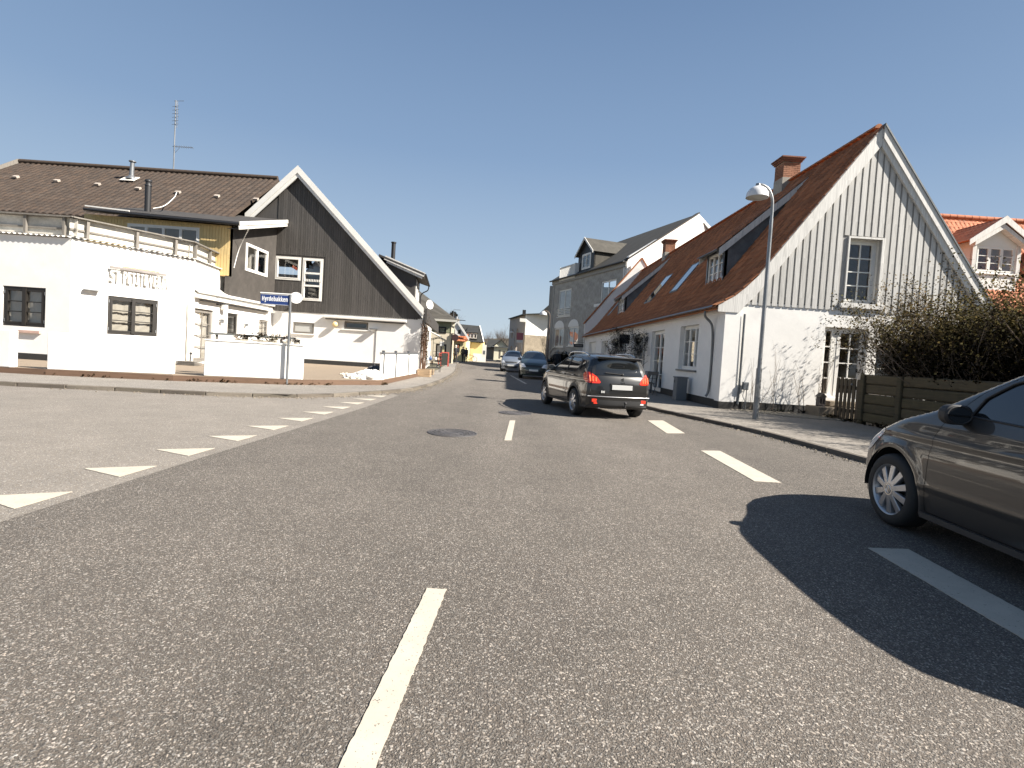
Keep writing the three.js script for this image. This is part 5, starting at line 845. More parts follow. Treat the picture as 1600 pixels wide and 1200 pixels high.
// ================================================================ CARS
// every panel is cut from one curved body surface; x forward, y up, z to the car's right
function sdPoly(P, x, y) {   // > 0 inside
  let d = 1e9, s = false; for (let i = 0, j = P.length - 1; i < P.length; j = i++) { const a = P[i], b = P[j], ex = b[0] - a[0], ey = b[1] - a[1], wx = x - a[0], wy = y - a[1], t = clamp((wx * ex + wy * ey) / (ex * ex + ey * ey || 1e-9), 0, 1), dx = wx - ex * t, dy = wy - ey * t; d = Math.min(d, dx * dx + dy * dy); if ((a[1] > y) !== (b[1] > y) && x < (b[0] - a[0]) * (y - a[1]) / (b[1] - a[1]) + a[0]) s = !s; }
  return s ? Math.sqrt(d) : -Math.sqrt(d);
}
function sheet(u0, u1, nu, v0, v1, nv, map, F, off = 0, flip = false) {
  const pos = [], nor = [], N = (u, v) => { const e = 2e-3, a = map(u + e, v), b = map(u - e, v), c = map(u, v + e), d = map(u, v - e); const n = a.sub(b).cross(c.sub(d)).normalize(); if (flip) n.negate(); return n; };
  const val = [], U = i => lerp(u0, u1, i / nu), W = j => lerp(v0, v1, j / nv);
  for (let j = 0; j <= nv; j++) for (let i = 0; i <= nu; i++) val.push(F(U(i), W(j)));
  const cache = new Map(), vert = (u, v) => { const k = u.toFixed(5) + ',' + v.toFixed(5); let r = cache.get(k); if (!r) { const p = map(u, v), n = N(u, v); if (off) p.addScaledVector(n, off); r = [p, n]; cache.set(k, r); } return r; };
  const emit = tri => { for (const q of flip ? [tri[0], tri[2], tri[1]] : tri) { const [p, n] = vert(q[0], q[1]); pos.push(p.x, p.y, p.z); nor.push(n.x, n.y, n.z); } };
  const tri = T3 => { const ins = T3.filter(t => t[2] >= 0); if (ins.length === 3) return emit(T3); if (!ins.length) return; const out = []; for (let k = 0; k < 3; k++) { const a = T3[k], b = T3[(k + 1) % 3]; if (a[2] >= 0) out.push(a); if ((a[2] >= 0) !== (b[2] >= 0)) { const t = a[2] / (a[2] - b[2]); out.push([lerp(a[0], b[0], t), lerp(a[1], b[1], t), 0]); } } emit([out[0], out[1], out[2]]); if (out.length === 4) emit([out[0], out[2], out[3]]); };
  for (let j = 0; j < nv; j++) for (let i = 0; i < nu; i++) { const q = (a, b) => [U(a), W(b), val[b * (nu + 1) + a]]; const A = q(i, j), B = q(i + 1, j), C = q(i + 1, j + 1), D = q(i, j + 1); tri([A, B, C]); tri([A, C, D]); }
  if (!pos.length) return null; const g = new THREE.BufferGeometry(); g.setAttribute('position', new THREE.BufferAttribute(new Float32Array(pos), 3)); g.setAttribute('normal', new THREE.BufferAttribute(new Float32Array(nor), 3)); return g;
}
const curve2 = (pts, n) => { const c = new THREE.CatmullRomCurve3(pts.map(p => V(p[0], p[1], 0)), false, 'catmullrom', .35); const o = []; for (let i = 0; i <= n; i++) { const p = c.getPoint(i / n); o.push([p.x, p.y]); } return o; };
const mirrorZ = g => { const q = norm(g.clone()); const p = q.attributes.position, n = q.attributes.normal; for (let i = 0; i < p.count; i++) { p.setZ(i, -p.getZ(i)); n.setZ(i, -n.getZ(i)); } for (let i = 0; i < p.count; i += 3) for (const a of [p, n]) { const x = a.getX(i + 1), y = a.getY(i + 1), z = a.getZ(i + 1); a.setXYZ(i + 1, a.getX(i + 2), a.getY(i + 2), a.getZ(i + 2)); a.setXYZ(i + 2, x, y, z); } return q; };
const CARM = { plastic: std([.022, .022, .023], .6), glass: phy([.010, .011, .012], .02, { clearcoat: 1, clearcoatRoughness: .0, ior: 1.52 }), chrome: std([.62, .62, .62], .16, { metalness: 1 }), silver: std([.42, .42, .43], .36, { metalness: .75 }), lamp: phy([.70, .71, .72], .12, { clearcoat: 1, metalness: .1 }), red: phy([.62, .035, .012], .12, { clearcoat: 1 }), redBright: phy([.95, .16, .05], .15, { clearcoat: 1 }), dark: std([.008, .008, .008], .9), plate: std([.62, .62, .60], .45), disc: std([.12, .12, .12], .5, { metalness: .6 }) };
const paint = (c, m = .45) => phy(c, .38, { metalness: m, clearcoat: 1, clearcoatRoughness: .03 });
function wheelGeo(t, cx, cy, side, r, rim, kind, w = .21) {   // side: -1 left, +1 right
  const Z = z => side * z, ring = pts => lathe(pts, 44).rotateX(Math.PI / 2 * side).translate(cx, cy, 0);
  const tyre = ring([[rim - .01, -.5 * w], [rim + .02, -.52 * w], [r - .035, -.5 * w], [r - .008, -.40 * w], [r, -.2 * w], [r, .2 * w], [r - .008, .40 * w], [r - .035, .5 * w], [rim + .02, .52 * w], [rim - .01, .5 * w]]);
  const wm = part(t, 'wheel', tyre.translate(0, 0, Z(kind.z - w / 2)), MAT.rubber), zo = Z(kind.z - .012);
  part(wm, 'wheel_barrel', ring([[rim, -.4 * w], [rim - .012, 0], [rim, .46 * w], [rim - .02, .40 * w], [rim - .05, .1 * w], [rim - .06, -.4 * w]]).translate(0, 0, Z(kind.z - w / 2)), CARM.silver);
  part(wm, 'brake_disc', new THREE.CylinderGeometry(rim * .62, rim * .62, .03, 28).rotateX(Math.PI / 2).translate(cx, cy, Z(kind.z - .12)), CARM.disc);
  part(wm, 'hub_backing', new THREE.CylinderGeometry(rim - .02, rim - .02, .01, 28).rotateX(Math.PI / 2).translate(cx, cy, Z(kind.z - .07)), CARM.dark);
  const sp = (a, w0, w1, r0, r1) => { const g = poly([[r0, -w0], [r1, -w1], [r1, w1], [r0, w0]], .028, .006); const p = g.attributes.position; for (let i = 0; i < p.count; i++) { const rad = Math.hypot(p.getX(i), p.getY(i)); p.setZ(i, p.getZ(i) - .03 * (rad / rim) ** 3 + .01); } g.computeVertexNormals(); g.rotateZ(a); if (side < 0) g.rotateY(Math.PI); return g.translate(cx, cy, zo - (side > 0 ? .028 : -.028)); };
  for (let k = 0; k < kind.n; k++) { const a = k / kind.n * 6.2832 + kind.a0; if (kind.pair) for (const s of [-1, 1]) part(wm, 'spoke', sp(a + s * .155, .019, .030, .045, rim - .012), CARM.silver); else part(wm, 'spoke', sp(a, kind.w0 || .035, kind.w1 || .028, .03, rim - .012), CARM.silver); }
  part(wm, 'rim_lip', ring([[rim - .022, .0], [rim - .01, .014], [rim + .004, .012], [rim + .006, 0]]).translate(0, 0, zo - Z(.004)), CARM.silver);
  part(wm, 'hub_cap', [new THREE.CylinderGeometry(.055, .062, .03, 24).rotateX(Math.PI / 2 * side).translate(cx, cy, zo), new THREE.TorusGeometry(.033, .004, 6, 24).translate(cx, cy, zo + Z(.016)), bar(V(cx - .018, cy + .022, zo + Z(.016)), V(cx - .006, cy - .024, zo + Z(.016)), .004, .006), bar(V(cx - .006, cy - .024, zo + Z(.016)), V(cx + .001, cy + .004, zo + Z(.016)), .004, .006), bar(V(cx + .018, cy + .022, zo + Z(.016)), V(cx + .006, cy - .024, zo + Z(.016)), .004, .006), bar(V(cx + .006, cy - .024, zo + Z(.016)), V(cx - .001, cy + .004, zo + Z(.016)), .004, .006)], CARM.chrome);
}
function buildCar(name, label, S, group) {
  const t = thing(name, label, 'car', [0, 0, 0], group); base.set(t, V(0, 0, 0));
  const N = S.hi ? 150 : 70, E = curve2(S.E, N), C = curve2(S.C, N), outline = E.concat([[S.E[S.E.length - 1][0], S.E[S.E.length - 1][1]]], [[S.E[0][0], S.E[0][1]]]);
  const bot = Math.min(...S.E.map(p => p[1])), body = [...E]; // closed along the sill
  const w0 = (x, y) => {   // half width before the roof edge is rounded
    const f = x > S.fx ? S.ft * ((x - S.fx) / S.fl) ** 2.2 : 0, r = x < S.rx ? S.rt * ((S.rx - x) / S.rl) ** 2.2 : 0; let w = S.W - f - r;
    const yb = Math.min(y, S.belt); w *= 1 - .055 * ((yb - .56) / .42) ** 2; w += .007 * Math.exp(-(((y - S.line) / .022) ** 2)) - .005 * Math.exp(-(((y - S.line + .05) / .03) ** 2)); if (S.low) w += .006 * Math.exp(-(((y - S.low) / .03) ** 2));
    if (y > S.belt) w -= S.tumble * (y - S.belt) + .25 * (y - S.belt) ** 2;
    for (const ax of [S.fa, S.ra]) { const d = Math.hypot(x - ax, y - S.wr); w += .016 * Math.exp(-(((d - S.ar - .03) / .05) ** 2)); }
    return w;
  };
  const top = E.filter(p => p[1] > .3), R = .07, edgeD = (x, y) => { let d = 1e9; for (let i = 0; i < top.length - 1; i++) { const a = top[i], b = top[i + 1], ex = b[0] - a[0], ey = b[1] - a[1], tt = clamp(((x - a[0]) * ex + (y - a[1]) * ey) / (ex * ex + ey * ey || 1e-9), 0, 1); d = Math.min(d, Math.hypot(x - a[0] - ex * tt, y - a[1] - ey * tt)); } return d; };
  const w = (x, y) => { const d = edgeD(x, y); return w0(x, y) - (d < R ? R - Math.sqrt(Math.max(0, R * R - (R - d) ** 2)) : 0); };
  const xs = E.map(p => p[0]), ymx = Math.max(...E.map(p => p[1])), x0 = Math.min(...xs), x1 = Math.max(...xs), h = S.hi ? .024 : .05, nu = Math.round((x1 - x0) / h), nv = Math.round((ymx - bot) / h);
  const side = (x, y) => V(x, y, -w(x, y));   // left side; the right is its mirror image
  const arch = (x, y) => Math.min(Math.hypot(x - S.fa, y - S.wr), Math.hypot(x - S.ra, y - S.wr)) - S.ar, inB = (x, y) => Math.min(sdPoly(body, x, y), arch(x, y));
  const wins = S.windows, lamps = S.sideLamps || [], doors = S.doors || [];
  const clad = (x, y) => S.clad ? Math.max(S.ar + .055 - Math.min(Math.hypot(x - S.fa, y - S.wr), Math.hypot(x - S.ra, y - S.wr)), S.clad - y) : -1;
  const free = (x, y) => { let f = inB(x, y); for (const q of wins) f = Math.min(f, -sdPoly(q, x, y)); for (const q of lamps) f = Math.min(f, -sdPoly(q[0], x, y) - .003); return f; };
  const both = (nm, parent, F, mat, off = 0) => { const g = sheet(x0, x1, nu, bot, ymx, nv, side, F, off, true); if (!g) return; part(parent, nm, g, mat); part(parent, nm, mirrorZ(g), mat); };
  both('side_panel', t, (x, y) => { let f = free(x, y); for (const d of doors) f = Math.min(f, -sdPoly(d, x, y) - .003); if (S.clad) f = Math.min(f, -clad(x, y)); return f; }, S.paint);
  doors.forEach((d, i) => both(i ? 'rear_door' : 'front_door', t, (x, y) => Math.min(free(x, y), sdPoly(d, x, y) - .003, S.clad ? -clad(x, y) : 1), S.paint));
  if (S.clad) both('cladding', t, (x, y) => Math.min(free(x, y), clad(x, y)), CARM.plastic, .006);
  wins.forEach((q, i) => { both('side_window', t, (x, y) => Math.min(sdPoly(q, x, y) - .004, inB(x, y)), CARM.glass, -.008); for (const sg of [-1, 1]) part(t, 'window_seal', new THREE.TubeGeometry(new THREE.CatmullRomCurve3(q.map(p => V(p[0], p[1], sg * (w(p[0], p[1]) + .001))), true, 'catmullrom', .05), S.hi ? 90 : 30, .009, 5, true), CARM.plastic); });
  lamps.forEach(q => both(q[1], t, (x, y) => Math.min(sdPoly(q[0], x, y), inB(x, y)), q[2], .004));
  both('inner_side', t, (x, y) => { let f = Math.min(sdPoly(body, x, y) - .02, arch(x, y) - .0); for (const q of wins) f = Math.min(f, -sdPoly(q, x, y)); return f; }, CARM.dark, -.03);
  // top: interpolates from the edge profile to the fuller centre profile
  const eP = s => { const f = clamp(s, 0, 1) * N, i = Math.min(N - 1, Math.floor(f)), k = f - i; return [[lerp(E[i][0], E[i + 1][0], k), lerp(E[i][1], E[i + 1][1], k)], [lerp(C[i][0], C[i + 1][0], k), lerp(C[i][1], C[i + 1][1], k)]]; };
  const topMap = (s, tt) => { const [e, c] = eP(s), q = 1 - Math.abs(tt) ** 2.6, we = w(e[0], e[1]); return V(lerp(e[0], c[0], q), lerp(e[1], c[1], q), tt * we); };
  const nS = S.hi ? 170 : 80, nT = S.hi ? 56 : 24, pieces = S.top;
  const feats = S.rearFeats || [], inFeat = (s, tt) => { let m = -1; for (const f of feats) { if ((f.s0 ?? 0) > s || (f.s1 ?? 1) < s) continue; const p = topMap(s, tt); m = Math.max(m, sdPoly(f.poly, Math.abs(p.z), p.y)); } return m; };
  for (const p of pieces) { const F = (s, tt) => { let f = Math.min((s - p.s0) * 4 - .0015, (p.s1 - s) * 4 - .0015); if (p.t) { const pp = Math.min(1, p.t); f = Math.min(f, (p.inv ? -1 : 1) * (pp - Math.abs(tt)) * .8); } if (!p.keep) f = Math.min(f, -inFeat(s, tt) - .002); return f; }; const g = sheet(0, 1, nS, -1, 1, nT, topMap, F, p.off || 0, false); if (g) part(t, p.name, g, p.mat); }
  for (const f of feats) { const g = sheet(f.s0 ?? 0, f.s1 ?? 1, Math.round(nS * .6), -1, 1, nT * 2, topMap, (s, tt) => { const p = topMap(s, tt); return sdPoly(f.poly, Math.abs(p.z), p.y); }, f.off ?? .004, false); if (g) part(t, f.name, g, f.mat); }
  // underside, wheel wells, dark core
  part(t, 'underbody', [box(0, bot + .06, 0, (x1 - x0) * .86, .08, S.W * 1.55), box(0, .55, 0, S.fa - S.ra - S.ar * 2 - .06, .55, S.W * 1.8), box((S.fa + x1) / 2 - .05, .55, 0, .3, .45, S.W * 1.35), box(0, .65, 0, (x1 - x0) * .8, .5, S.W * 1.15)], CARM.dark);
  for (const ax of [S.fa, S.ra]) for (const s of [-1, 1]) part(t, 'wheel_well', new THREE.CylinderGeometry(S.ar + .012, S.ar + .012, .34, 32, 1, true, Math.PI / 2 - .1, Math.PI + .2).rotateX(Math.PI / 2).translate(ax, S.wr, s * (S.W - .20)), CARM.dark);
  for (const ax of [S.fa, S.ra]) for (const s of [-1, 1]) wheelGeo(t, ax, S.wr, s, S.wr, S.rim, { ...S.wheel, z: w0(ax, S.wr + .2) + .008 });
  for (const s of [-1, 1]) {   // door mirrors
    const [mx, my] = S.mirror, mz = s * (w0(mx, my) + .10); const g = new RoundedBoxGeometry(.17, .155, .21, 6, .068); const p = g.attributes.position; for (let i = 0; i < p.count; i++) if (p.getX(i) < -.03) p.setX(i, -.03 - (Math.abs(p.getX(i)) - .03) * .15); g.computeVertexNormals(); g.translate(mx, my, mz);
    const m = part(t, 'door_mirror', g, S.mirrorMat || S.paint); part(m, 'mirror_glass', new THREE.CircleGeometry(1, 24).scale(.085, .060, 1).rotateY(-Math.PI / 2).translate(mx - .042, my, mz), CARM.glass); part(m, 'mirror_foot', bar(V(mx, my - .045, mz), V(mx + .02, my - .06, s * (w0(mx, my - .06) - .03)), .05, .035), CARM.plastic); part(m, 'mirror_shell', new THREE.TorusGeometry(1, .1, 8, 24).scale(.093, .067, .10).rotateY(Math.PI / 2).translate(mx - .035, my, mz), CARM.plastic);
  }
  return { t, w, w0, topMap, eP };
}
// ---- compact hatchback (near right), also used for the parked cars up the street
function hatchSpec(col, hi) {
  return { hi, paint: paint(col, .3), W: .845, belt: .98, line: .86, low: .47, tumble: .34, fx: .95, ft: .20, fl: 1.0, rx: -1.1, rt: .12, rl: .85, fa: 1.235, ra: -1.235, wr: .330, ar: .386, rim: .240, wheel: { n: 10, pair: false, a0: .3, w0: .024, w1: .033 }, mirror: [.52, 1.095], mirrorMat: CARM.plastic,
    E: [[1.80, .20], [1.87, .33], [1.885, .52], [1.80, .70], [1.60, .835], [1.27, .985], [.92, 1.105], [.56, 1.305], [.20, 1.495], [-.25, 1.555], [-.9, 1.55], [-1.45, 1.48], [-1.72, 1.38], [-1.82, 1.07], [-1.875, .85], [-1.90, .6], [-1.88, .35], [-1.80, .21]],
    C: [[2.00, .20], [2.05, .33], [2.05, .52], [1.98, .72], [1.76, .90], [1.36, 1.035], [1.02, 1.135], [.60, 1.36], [.24, 1.55], [-.25, 1.60], [-.9, 1.60], [-1.5, 1.53], [-1.80, 1.42], [-1.92, 1.07], [-1.965, .85], [-1.985, .6], [-1.96, .35], [-1.88, .21]],
    windows: [[[.49, 1.09], [.45, 1.235], [.30, 1.355], [.10, 1.44], [-.12, 1.475], [-.42, 1.48], [-.42, 1.055]], [[-.50, 1.055], [-.50, 1.482], [-.98, 1.465], [-1.28, 1.36], [-1.42, 1.17], [-1.38, 1.10]]],
    doors: [[[.785, .255], [.785, .74], [.765, .90], [.70, 1.04], [.50, 1.275], [.24, 1.43], [.05, 1.495], [-.455, 1.512], [-.455, .255]], [[-.465, .255], [-.465, 1.512], [-.98, 1.502], [-1.30, 1.39], [-1.45, 1.15], [-1.30, .83], [-1.02, .62], [-.86, .42], [-.82, .255]]],
    sideLamps: [[[[2.0, .60], [1.78, .60], [1.66, .66], [1.54, .75], [1.43, .845], [1.52, .89], [1.62, .90], [2.0, .90]], 'headlight', CARM.lamp], [[[-1.62, 1.06], [-2.0, 1.06], [-2.0, .78], [-1.72, .80], [-1.60, .92]], 'tail_light', CARM.red]],
    rearFeats: [{ name: 'headlight', s0: .0, s1: .36, poly: [[.42, .66], [.56, .84], [.95, .86], [.95, .60]], mat: CARM.lamp }, { name: 'grille', s0: 0, s1: .3, poly: [[-.1, .67], [-.1, .75], [.42, .74], [.42, .67]], mat: CARM.plastic }, { name: 'lower_grille', s0: 0, s1: .25, poly: [[-.1, .30], [-.1, .46], [.5, .46], [.42, .30]], mat: CARM.plastic }, { name: 'tail_light', s0: .72, s1: 1, poly: [[.56, .80], [.58, .98], [.95, 1.06], [.95, .78]], mat: CARM.red }],
    top: [] };
}
function hatchTop(S) { const n = S.E.length - 1, k = i => i / n; S.top = [{ name: 'front_bumper', s0: 0, s1: k(3.3), mat: S.paint }, { name: 'bonnet', s0: k(3.3), s1: k(6.05), mat: S.paint }, { name: 'windscreen', s0: k(6.05), s1: k(8.5), t: .90, mat: CARM.glass, off: -.004 }, { name: 'windscreen_pillar', s0: k(6.05), s1: k(8.5), t: .90, inv: true, mat: S.paint }, { name: 'roof', s0: k(8.5), s1: k(11.9), mat: S.paint }, { name: 'rear_window', s0: k(12.1), s1: k(13), t: .84, mat: CARM.glass }, { name: 'tailgate', s0: k(11.9), s1: k(13.02), t: .84, inv: true, mat: S.paint }, { name: 'tailgate', s0: k(13.02), s1: k(15.3), mat: S.paint }, { name: 'rear_bumper', s0: k(15.3), s1: 1, mat: S.paint }]; return S; }
{
  const S = hatchTop(hatchSpec([.026, .0245, .0235], true)), c = buildCar('hatchback_car', 'bronze grey hatchback parked by the kerb with silver ten spoke hub caps', S);
  const hub = atX(1388, 762, 3.58); const th = 86 * D2R; c.t.rotation.y = th;
  // front left wheel's outer face stands where the photo shows it
  const lz = -(c.w0(1.235, .5) + .008), lx = 1.235, wx = 3.58, wz = hub.z; c.t.position.set(wx - (lx * Math.cos(th) + lz * Math.sin(th)), .006, wz - (-lx * Math.sin(th) + lz * Math.cos(th)));
  part(c.t, 'door_handle', rbox(-.33, .90, -c.w0(-.33, .9) - .012, .19, .028, .03, .012), S.paint); part(c.t, 'door_handle', rbox(-.33, .90, c.w0(-.33, .9) + .012, .19, .028, .03, .012), S.paint);
  part(c.t, 'number_plate', rbox(2.055, .50, 0, .012, .11, .5, .004), CARM.plate);
  for (const s of [-1, 1]) part(c.t, 'sill_trim', bar(V(.82, .225, s * (c.w0(.8, .23) + .004)), V(-.82, .225, s * (c.w0(-.8, .23) + .004)), .03, .045), CARM.plastic);
  // parked cars up the street, simpler
  const far = [[[.030, .042, .036], 'dark green hatchback parked facing the junction behind the black car', 31.2, 1.72, -93], [[.17, .19, .22], 'blue grey hatchback parked facing the junction, beyond the dark green one', 40.5, .62, -95], [[.03, .03, .035], 'small dark car parked furthest up the street', 52, .95, -97]];
  for (const [col, lb, z, x, a] of far) { const S2 = hatchTop(hatchSpec(col, false)), f = buildCar('hatchback_car', lb, S2, undefined); f.t.position.set(x, .006, -z); f.t.rotation.y = a * D2R; part(f.t, 'number_plate', rbox(2.055, .50, 0, .012, .11, .5, .004), CARM.plate); }
}
// ---- dark crossover pulling out
{
  const S = { hi: true, paint: paint([.014, .0135, .013], .35), W: .845, belt: 1.0, line: .90, low: .5, tumble: .32, fx: .9, ft: .18, fl: 1.05, rx: -1.1, rt: .10, rl: .85, fa: 1.21, ra: -1.21, wr: .318, ar: .372, rim: .222, wheel: { n: 7, pair: false, a0: .2 }, mirror: [.55, 1.06], mirrorMat: CARM.plastic, clad: .30,
    E: [[1.80, .24], [1.88, .42], [1.87, .62], [1.76, .80], [1.38, .93], [.88, 1.03], [.45, 1.18], [0, 1.36], [-.3, 1.425], [-.8, 1.445], [-1.3, 1.42], [-1.66, 1.36], [-1.755, 1.12], [-1.85, .96], [-1.895, .8], [-1.90, .55], [-1.87, .33], [-1.80, .25]],
    C: [[1.98, .24], [2.04, .42], [2.03, .62], [1.93, .84], [1.48, .99], [.93, 1.09], [.47, 1.25], [.03, 1.43], [-.3, 1.475], [-.8, 1.50], [-1.3, 1.48], [-1.80, 1.40], [-1.83, 1.12], [-1.93, .96], [-1.975, .8], [-1.99, .55], [-1.97, .33], [-1.90, .25]],
    windows: [[[.52, 1.055], [.30, 1.165], [.02, 1.29], [-.22, 1.362], [-.42, 1.375], [-.42, 1.02]], [[-.49, 1.02], [-.49, 1.378], [-1.02, 1.372], [-1.22, 1.33], [-1.20, 1.06], [-1.02, 1.02]], [[-1.28, 1.07], [-1.29, 1.32], [-1.47, 1.29], [-1.55, 1.15], [-1.46, 1.10]]],
    doors: [[[.74, .31], [.76, .76], [.72, .92], [.62, 1.04], [.30, 1.20], [0, 1.325], [-.24, 1.402], [-.45, 1.412], [-.45, .31]], [[-.46, .31], [-.46, 1.412], [-1.02, 1.408], [-1.25, 1.36], [-1.26, 1.0], [-1.17, .80], [-.92, .62], [-.82, .45], [-.80, .31]]],
    sideLamps: [[[[-1.58, 1.00], [-1.66, 1.055], [-2.1, 1.03], [-2.1, .80], [-1.76, .82], [-1.66, .88]], 'tail_light', CARM.red], [[[2.0, .70], [1.72, .74], [1.45, .84], [1.5, .89], [1.7, .86], [2.0, .80]], 'headlight', CARM.lamp]],
    rearFeats: [{ name: 'tail_light', s0: .7, s1: 1, poly: [[.93, 1.04], [.66, 1.03], [.55, .95], [.475, .835], [.50, .81], [.93, .80]], mat: CARM.red, off: .008 }, { name: 'rear_bumper_cladding', s0: .8, s1: 1, poly: [[-.1, .2], [-.1, .44], [.70, .44], [.95, .50], [.95, .2]], mat: CARM.plastic, off: .010 }, { name: 'headlight', s0: 0, s1: .36, poly: [[.5, .74], [.6, .82], [.95, .82], [.95, .70]], mat: CARM.lamp }], top: [] };
  const n = S.E.length - 1, k = i => i / n; S.top = [{ name: 'front_bumper', s0: 0, s1: k(3.2), mat: S.paint }, { name: 'bonnet', s0: k(3.2), s1: k(5.1), mat: S.paint }, { name: 'windscreen', s0: k(5.1), s1: k(7.6), t: .90, mat: CARM.glass, off: -.004 }, { name: 'windscreen_pillar', s0: k(5.1), s1: k(7.6), t: .90, inv: true, mat: S.paint }, { name: 'roof', s0: k(7.6), s1: k(11.05), mat: S.paint }, { name: 'rear_window', s0: k(11.2), s1: k(12.75), t: .88, mat: CARM.glass, off: .002 }, { name: 'tailgate', s0: k(11.05), s1: k(12.78), t: .88, inv: true, mat: S.paint }, { name: 'tailgate', s0: k(12.78), s1: k(14.65), mat: S.paint }, { name: 'rear_bumper', s0: k(14.65), s1: 1, mat: S.paint }];
  const c = buildCar('crossover_car', 'black crossover car with red tail lights and silver roof rails pulling out', S), t = c.t, th = 102.5 * D2R; t.rotation.y = th;
  const lx = -1.21, lz = -(c.w0(-1.21, .5) + .0), wx = 1.66, wz = -12.42; t.position.set(wx - (lx * Math.cos(th) + lz * Math.sin(th)), .006, wz - (-lx * Math.sin(th) + lz * Math.cos(th)));
  const rearX = (z, y) => { let best = 1e9, x = -1.95; for (let s = .66; s <= 1; s += .002) { const e = c.eP(s)[0], we = c.w(e[0], e[1]), tt = clamp(z / we, -1, 1), p = c.topMap(s, tt), d = Math.abs(p.y - y) + Math.abs(p.z - z) * .5; if (d < best) { best = d; x = p.x; } } return x; };
  for (const s of [-1, 1]) {
    part(t, 'roof_rail', tube([V(.0, 1.40, s * .58), V(-.18, 1.475, s * .60), V(-.7, 1.505, s * .60), V(-1.15, 1.49, s * .595), V(-1.42, 1.43, s * .58)], .017, 30, 8), CARM.chrome);
    for (const [y0, y1, z] of [[.85, .985, .71], [.85, .965, .645], [.85, .94, .58]]) part(t, 'light_claw', bar(V(rearX(z, y0) - .008, y0, s * z), V(rearX(z, y1) - .008, y1, s * z), .026, .014), CARM.redBright);
    part(t, 'bumper_reflector', rbox(rearX(.6, .42) - .008, .42, s * .60, .03, .075, .13, .012), CARM.red); part(t, 'reversing_lamp', rbox(rearX(.57, .36) - .008, .36, s * .57, .03, .04, .10, .012), s > 0 ? CARM.lamp : CARM.red);
    for (const x of [-.34, -1.02]) part(t, 'door_handle', rbox(x, .945, s * (c.w0(x, .945) + .012), .17, .026, .03, .011), S.paint);
  }
  { const P = []; for (let z = -.76; z <= .761; z += .076) P.push(V(rearX(Math.abs(z), .515) - .006, .515, z)); part(t, 'bumper_strip', tube(P, .011, 40, 6), CARM.silver); }
  part(t, 'number_plate', rbox(rearX(0, .735) - .012, .735, .03, .014, .11, .50, .006), std([.42, .42, .41], .5));
  part(t, 'plate_recess', rbox(rearX(0, .745) + .006, .745, .03, .02, .16, .58, .008), CARM.dark);
  part(t, 'spoiler', [rbox(-1.79, 1.405, 0, .16, .03, 1.08, .014)], S.paint); part(t, 'spoiler_gloss', rbox(-1.80, 1.375, 0, .10, .03, 1.02, .012), CARM.plastic);
  part(t, 'rear_wiper', [bar(V(-1.90, 1.035, .05), V(-1.885, 1.06, -.36), .018, .02), new THREE.SphereGeometry(.03, 10, 8).translate(-1.895, 1.03, .06)], CARM.plastic);
  const em = poly([[-.035, -.045], [-.01, -.045], [.0, -.015], [.02, -.04], [.04, -.03], [.02, .005], [.035, .02], [.02, .03], [.03, .05], [-.005, .055], [-.03, .03], [-.015, .02], [-.045, .0], [-.02, -.01]], .006).rotateY(-Math.PI / 2); em.translate(rearX(.05, .90) - .003, .90, .05); part(t, 'badge', em, CARM.chrome);
  const tx = (str, hgt, y, z, x) => { const g = textGeo(str, hgt, .004, true); g.rotateY(-Math.PI / 2).translate(x, y, z); return g; }; part(t, 'badge_lettering', tx('PEUGEOT', .018, .835, .05, rearX(.05, .84) - .004), CARM.chrome); part(t, 'country_letters', tx('DK', .05, .60, -.42, rearX(.42, .62) - .006), CARM.plate);
  part(t, 'tow_hook', [rod(V(-1.9, .30, .1), V(-2.05, .30, .1), .022), rod(V(-2.05, .30, .1), V(-2.06, .37, .1), .02), new THREE.SphereGeometry(.032, 12, 10).translate(-2.06, .39, .1)], CARM.plastic);
  part(t, 'exhaust', rod(V(-1.6, .26, -.45), V(-1.9, .255, -.46), .025), CARM.silver);
  part(t, 'roof_aerial', rod(V(-1.25, 1.48, 0), V(-1.45, 1.66, 0), .008, .004, 6), CARM.plastic);
}

// ================================================================ STREET FURNITURE, FENCE, PLANTS, PEOPLE
// ---------------------------------------------------------------- street lamps
function streetLamp(p, H, label, mat = MAT.galv, reach = .46, headR = .27) {   // post curving over to a bell shade on the road side
  const L = thing('street_lamp', label, 'street lamp', p.toArray()), x = p.x, z = p.z, y0 = p.y;
  part(L, 'post', [rod(V(x, y0 - .05, z), V(x, y0 + 1.3, z), .072, .068, 16), rod(V(x, y0 + 1.3, z), V(x, y0 + H * .86, z), .052, .044, 14)], mat);
  part(L, 'service_door', box(x - .04, y0 + .75, z + .045, .05, .32, .06), mat);
  const A = y0 + H * .86; part(L, 'arm', tube([V(x, A - .1, z), V(x, A + .25, z), V(x - .03, A + H * .09, z), V(x - .14, y0 + H * .985, z), V(x - .30, y0 + H, z), V(x - reach, y0 + H - .01, z)], .036, 30, 10), mat);
  const hy = y0 + H - .05; part(L, 'shade', lathe([[.03, .02], [.10, .0], [.19, -.06], [.25, -.15], [headR, -.27], [headR - .006, -.275], [headR - .015, -.26], [.235, -.15], [.17, -.07], [.0, -.03]], 28).translate(x - reach, hy, z), std([.60, .60, .60], .4));
  part(L, 'diffuser', lathe([[0, -.31], [.14, -.30], [headR - .02, -.265]], 24).translate(x - reach, hy, z), std([.35, .34, .31], .4)); part(L, 'neck', new THREE.CylinderGeometry(.055, .065, .09, 14).translate(x - reach, hy + .03, z), MAT.galv);
  return L;
}
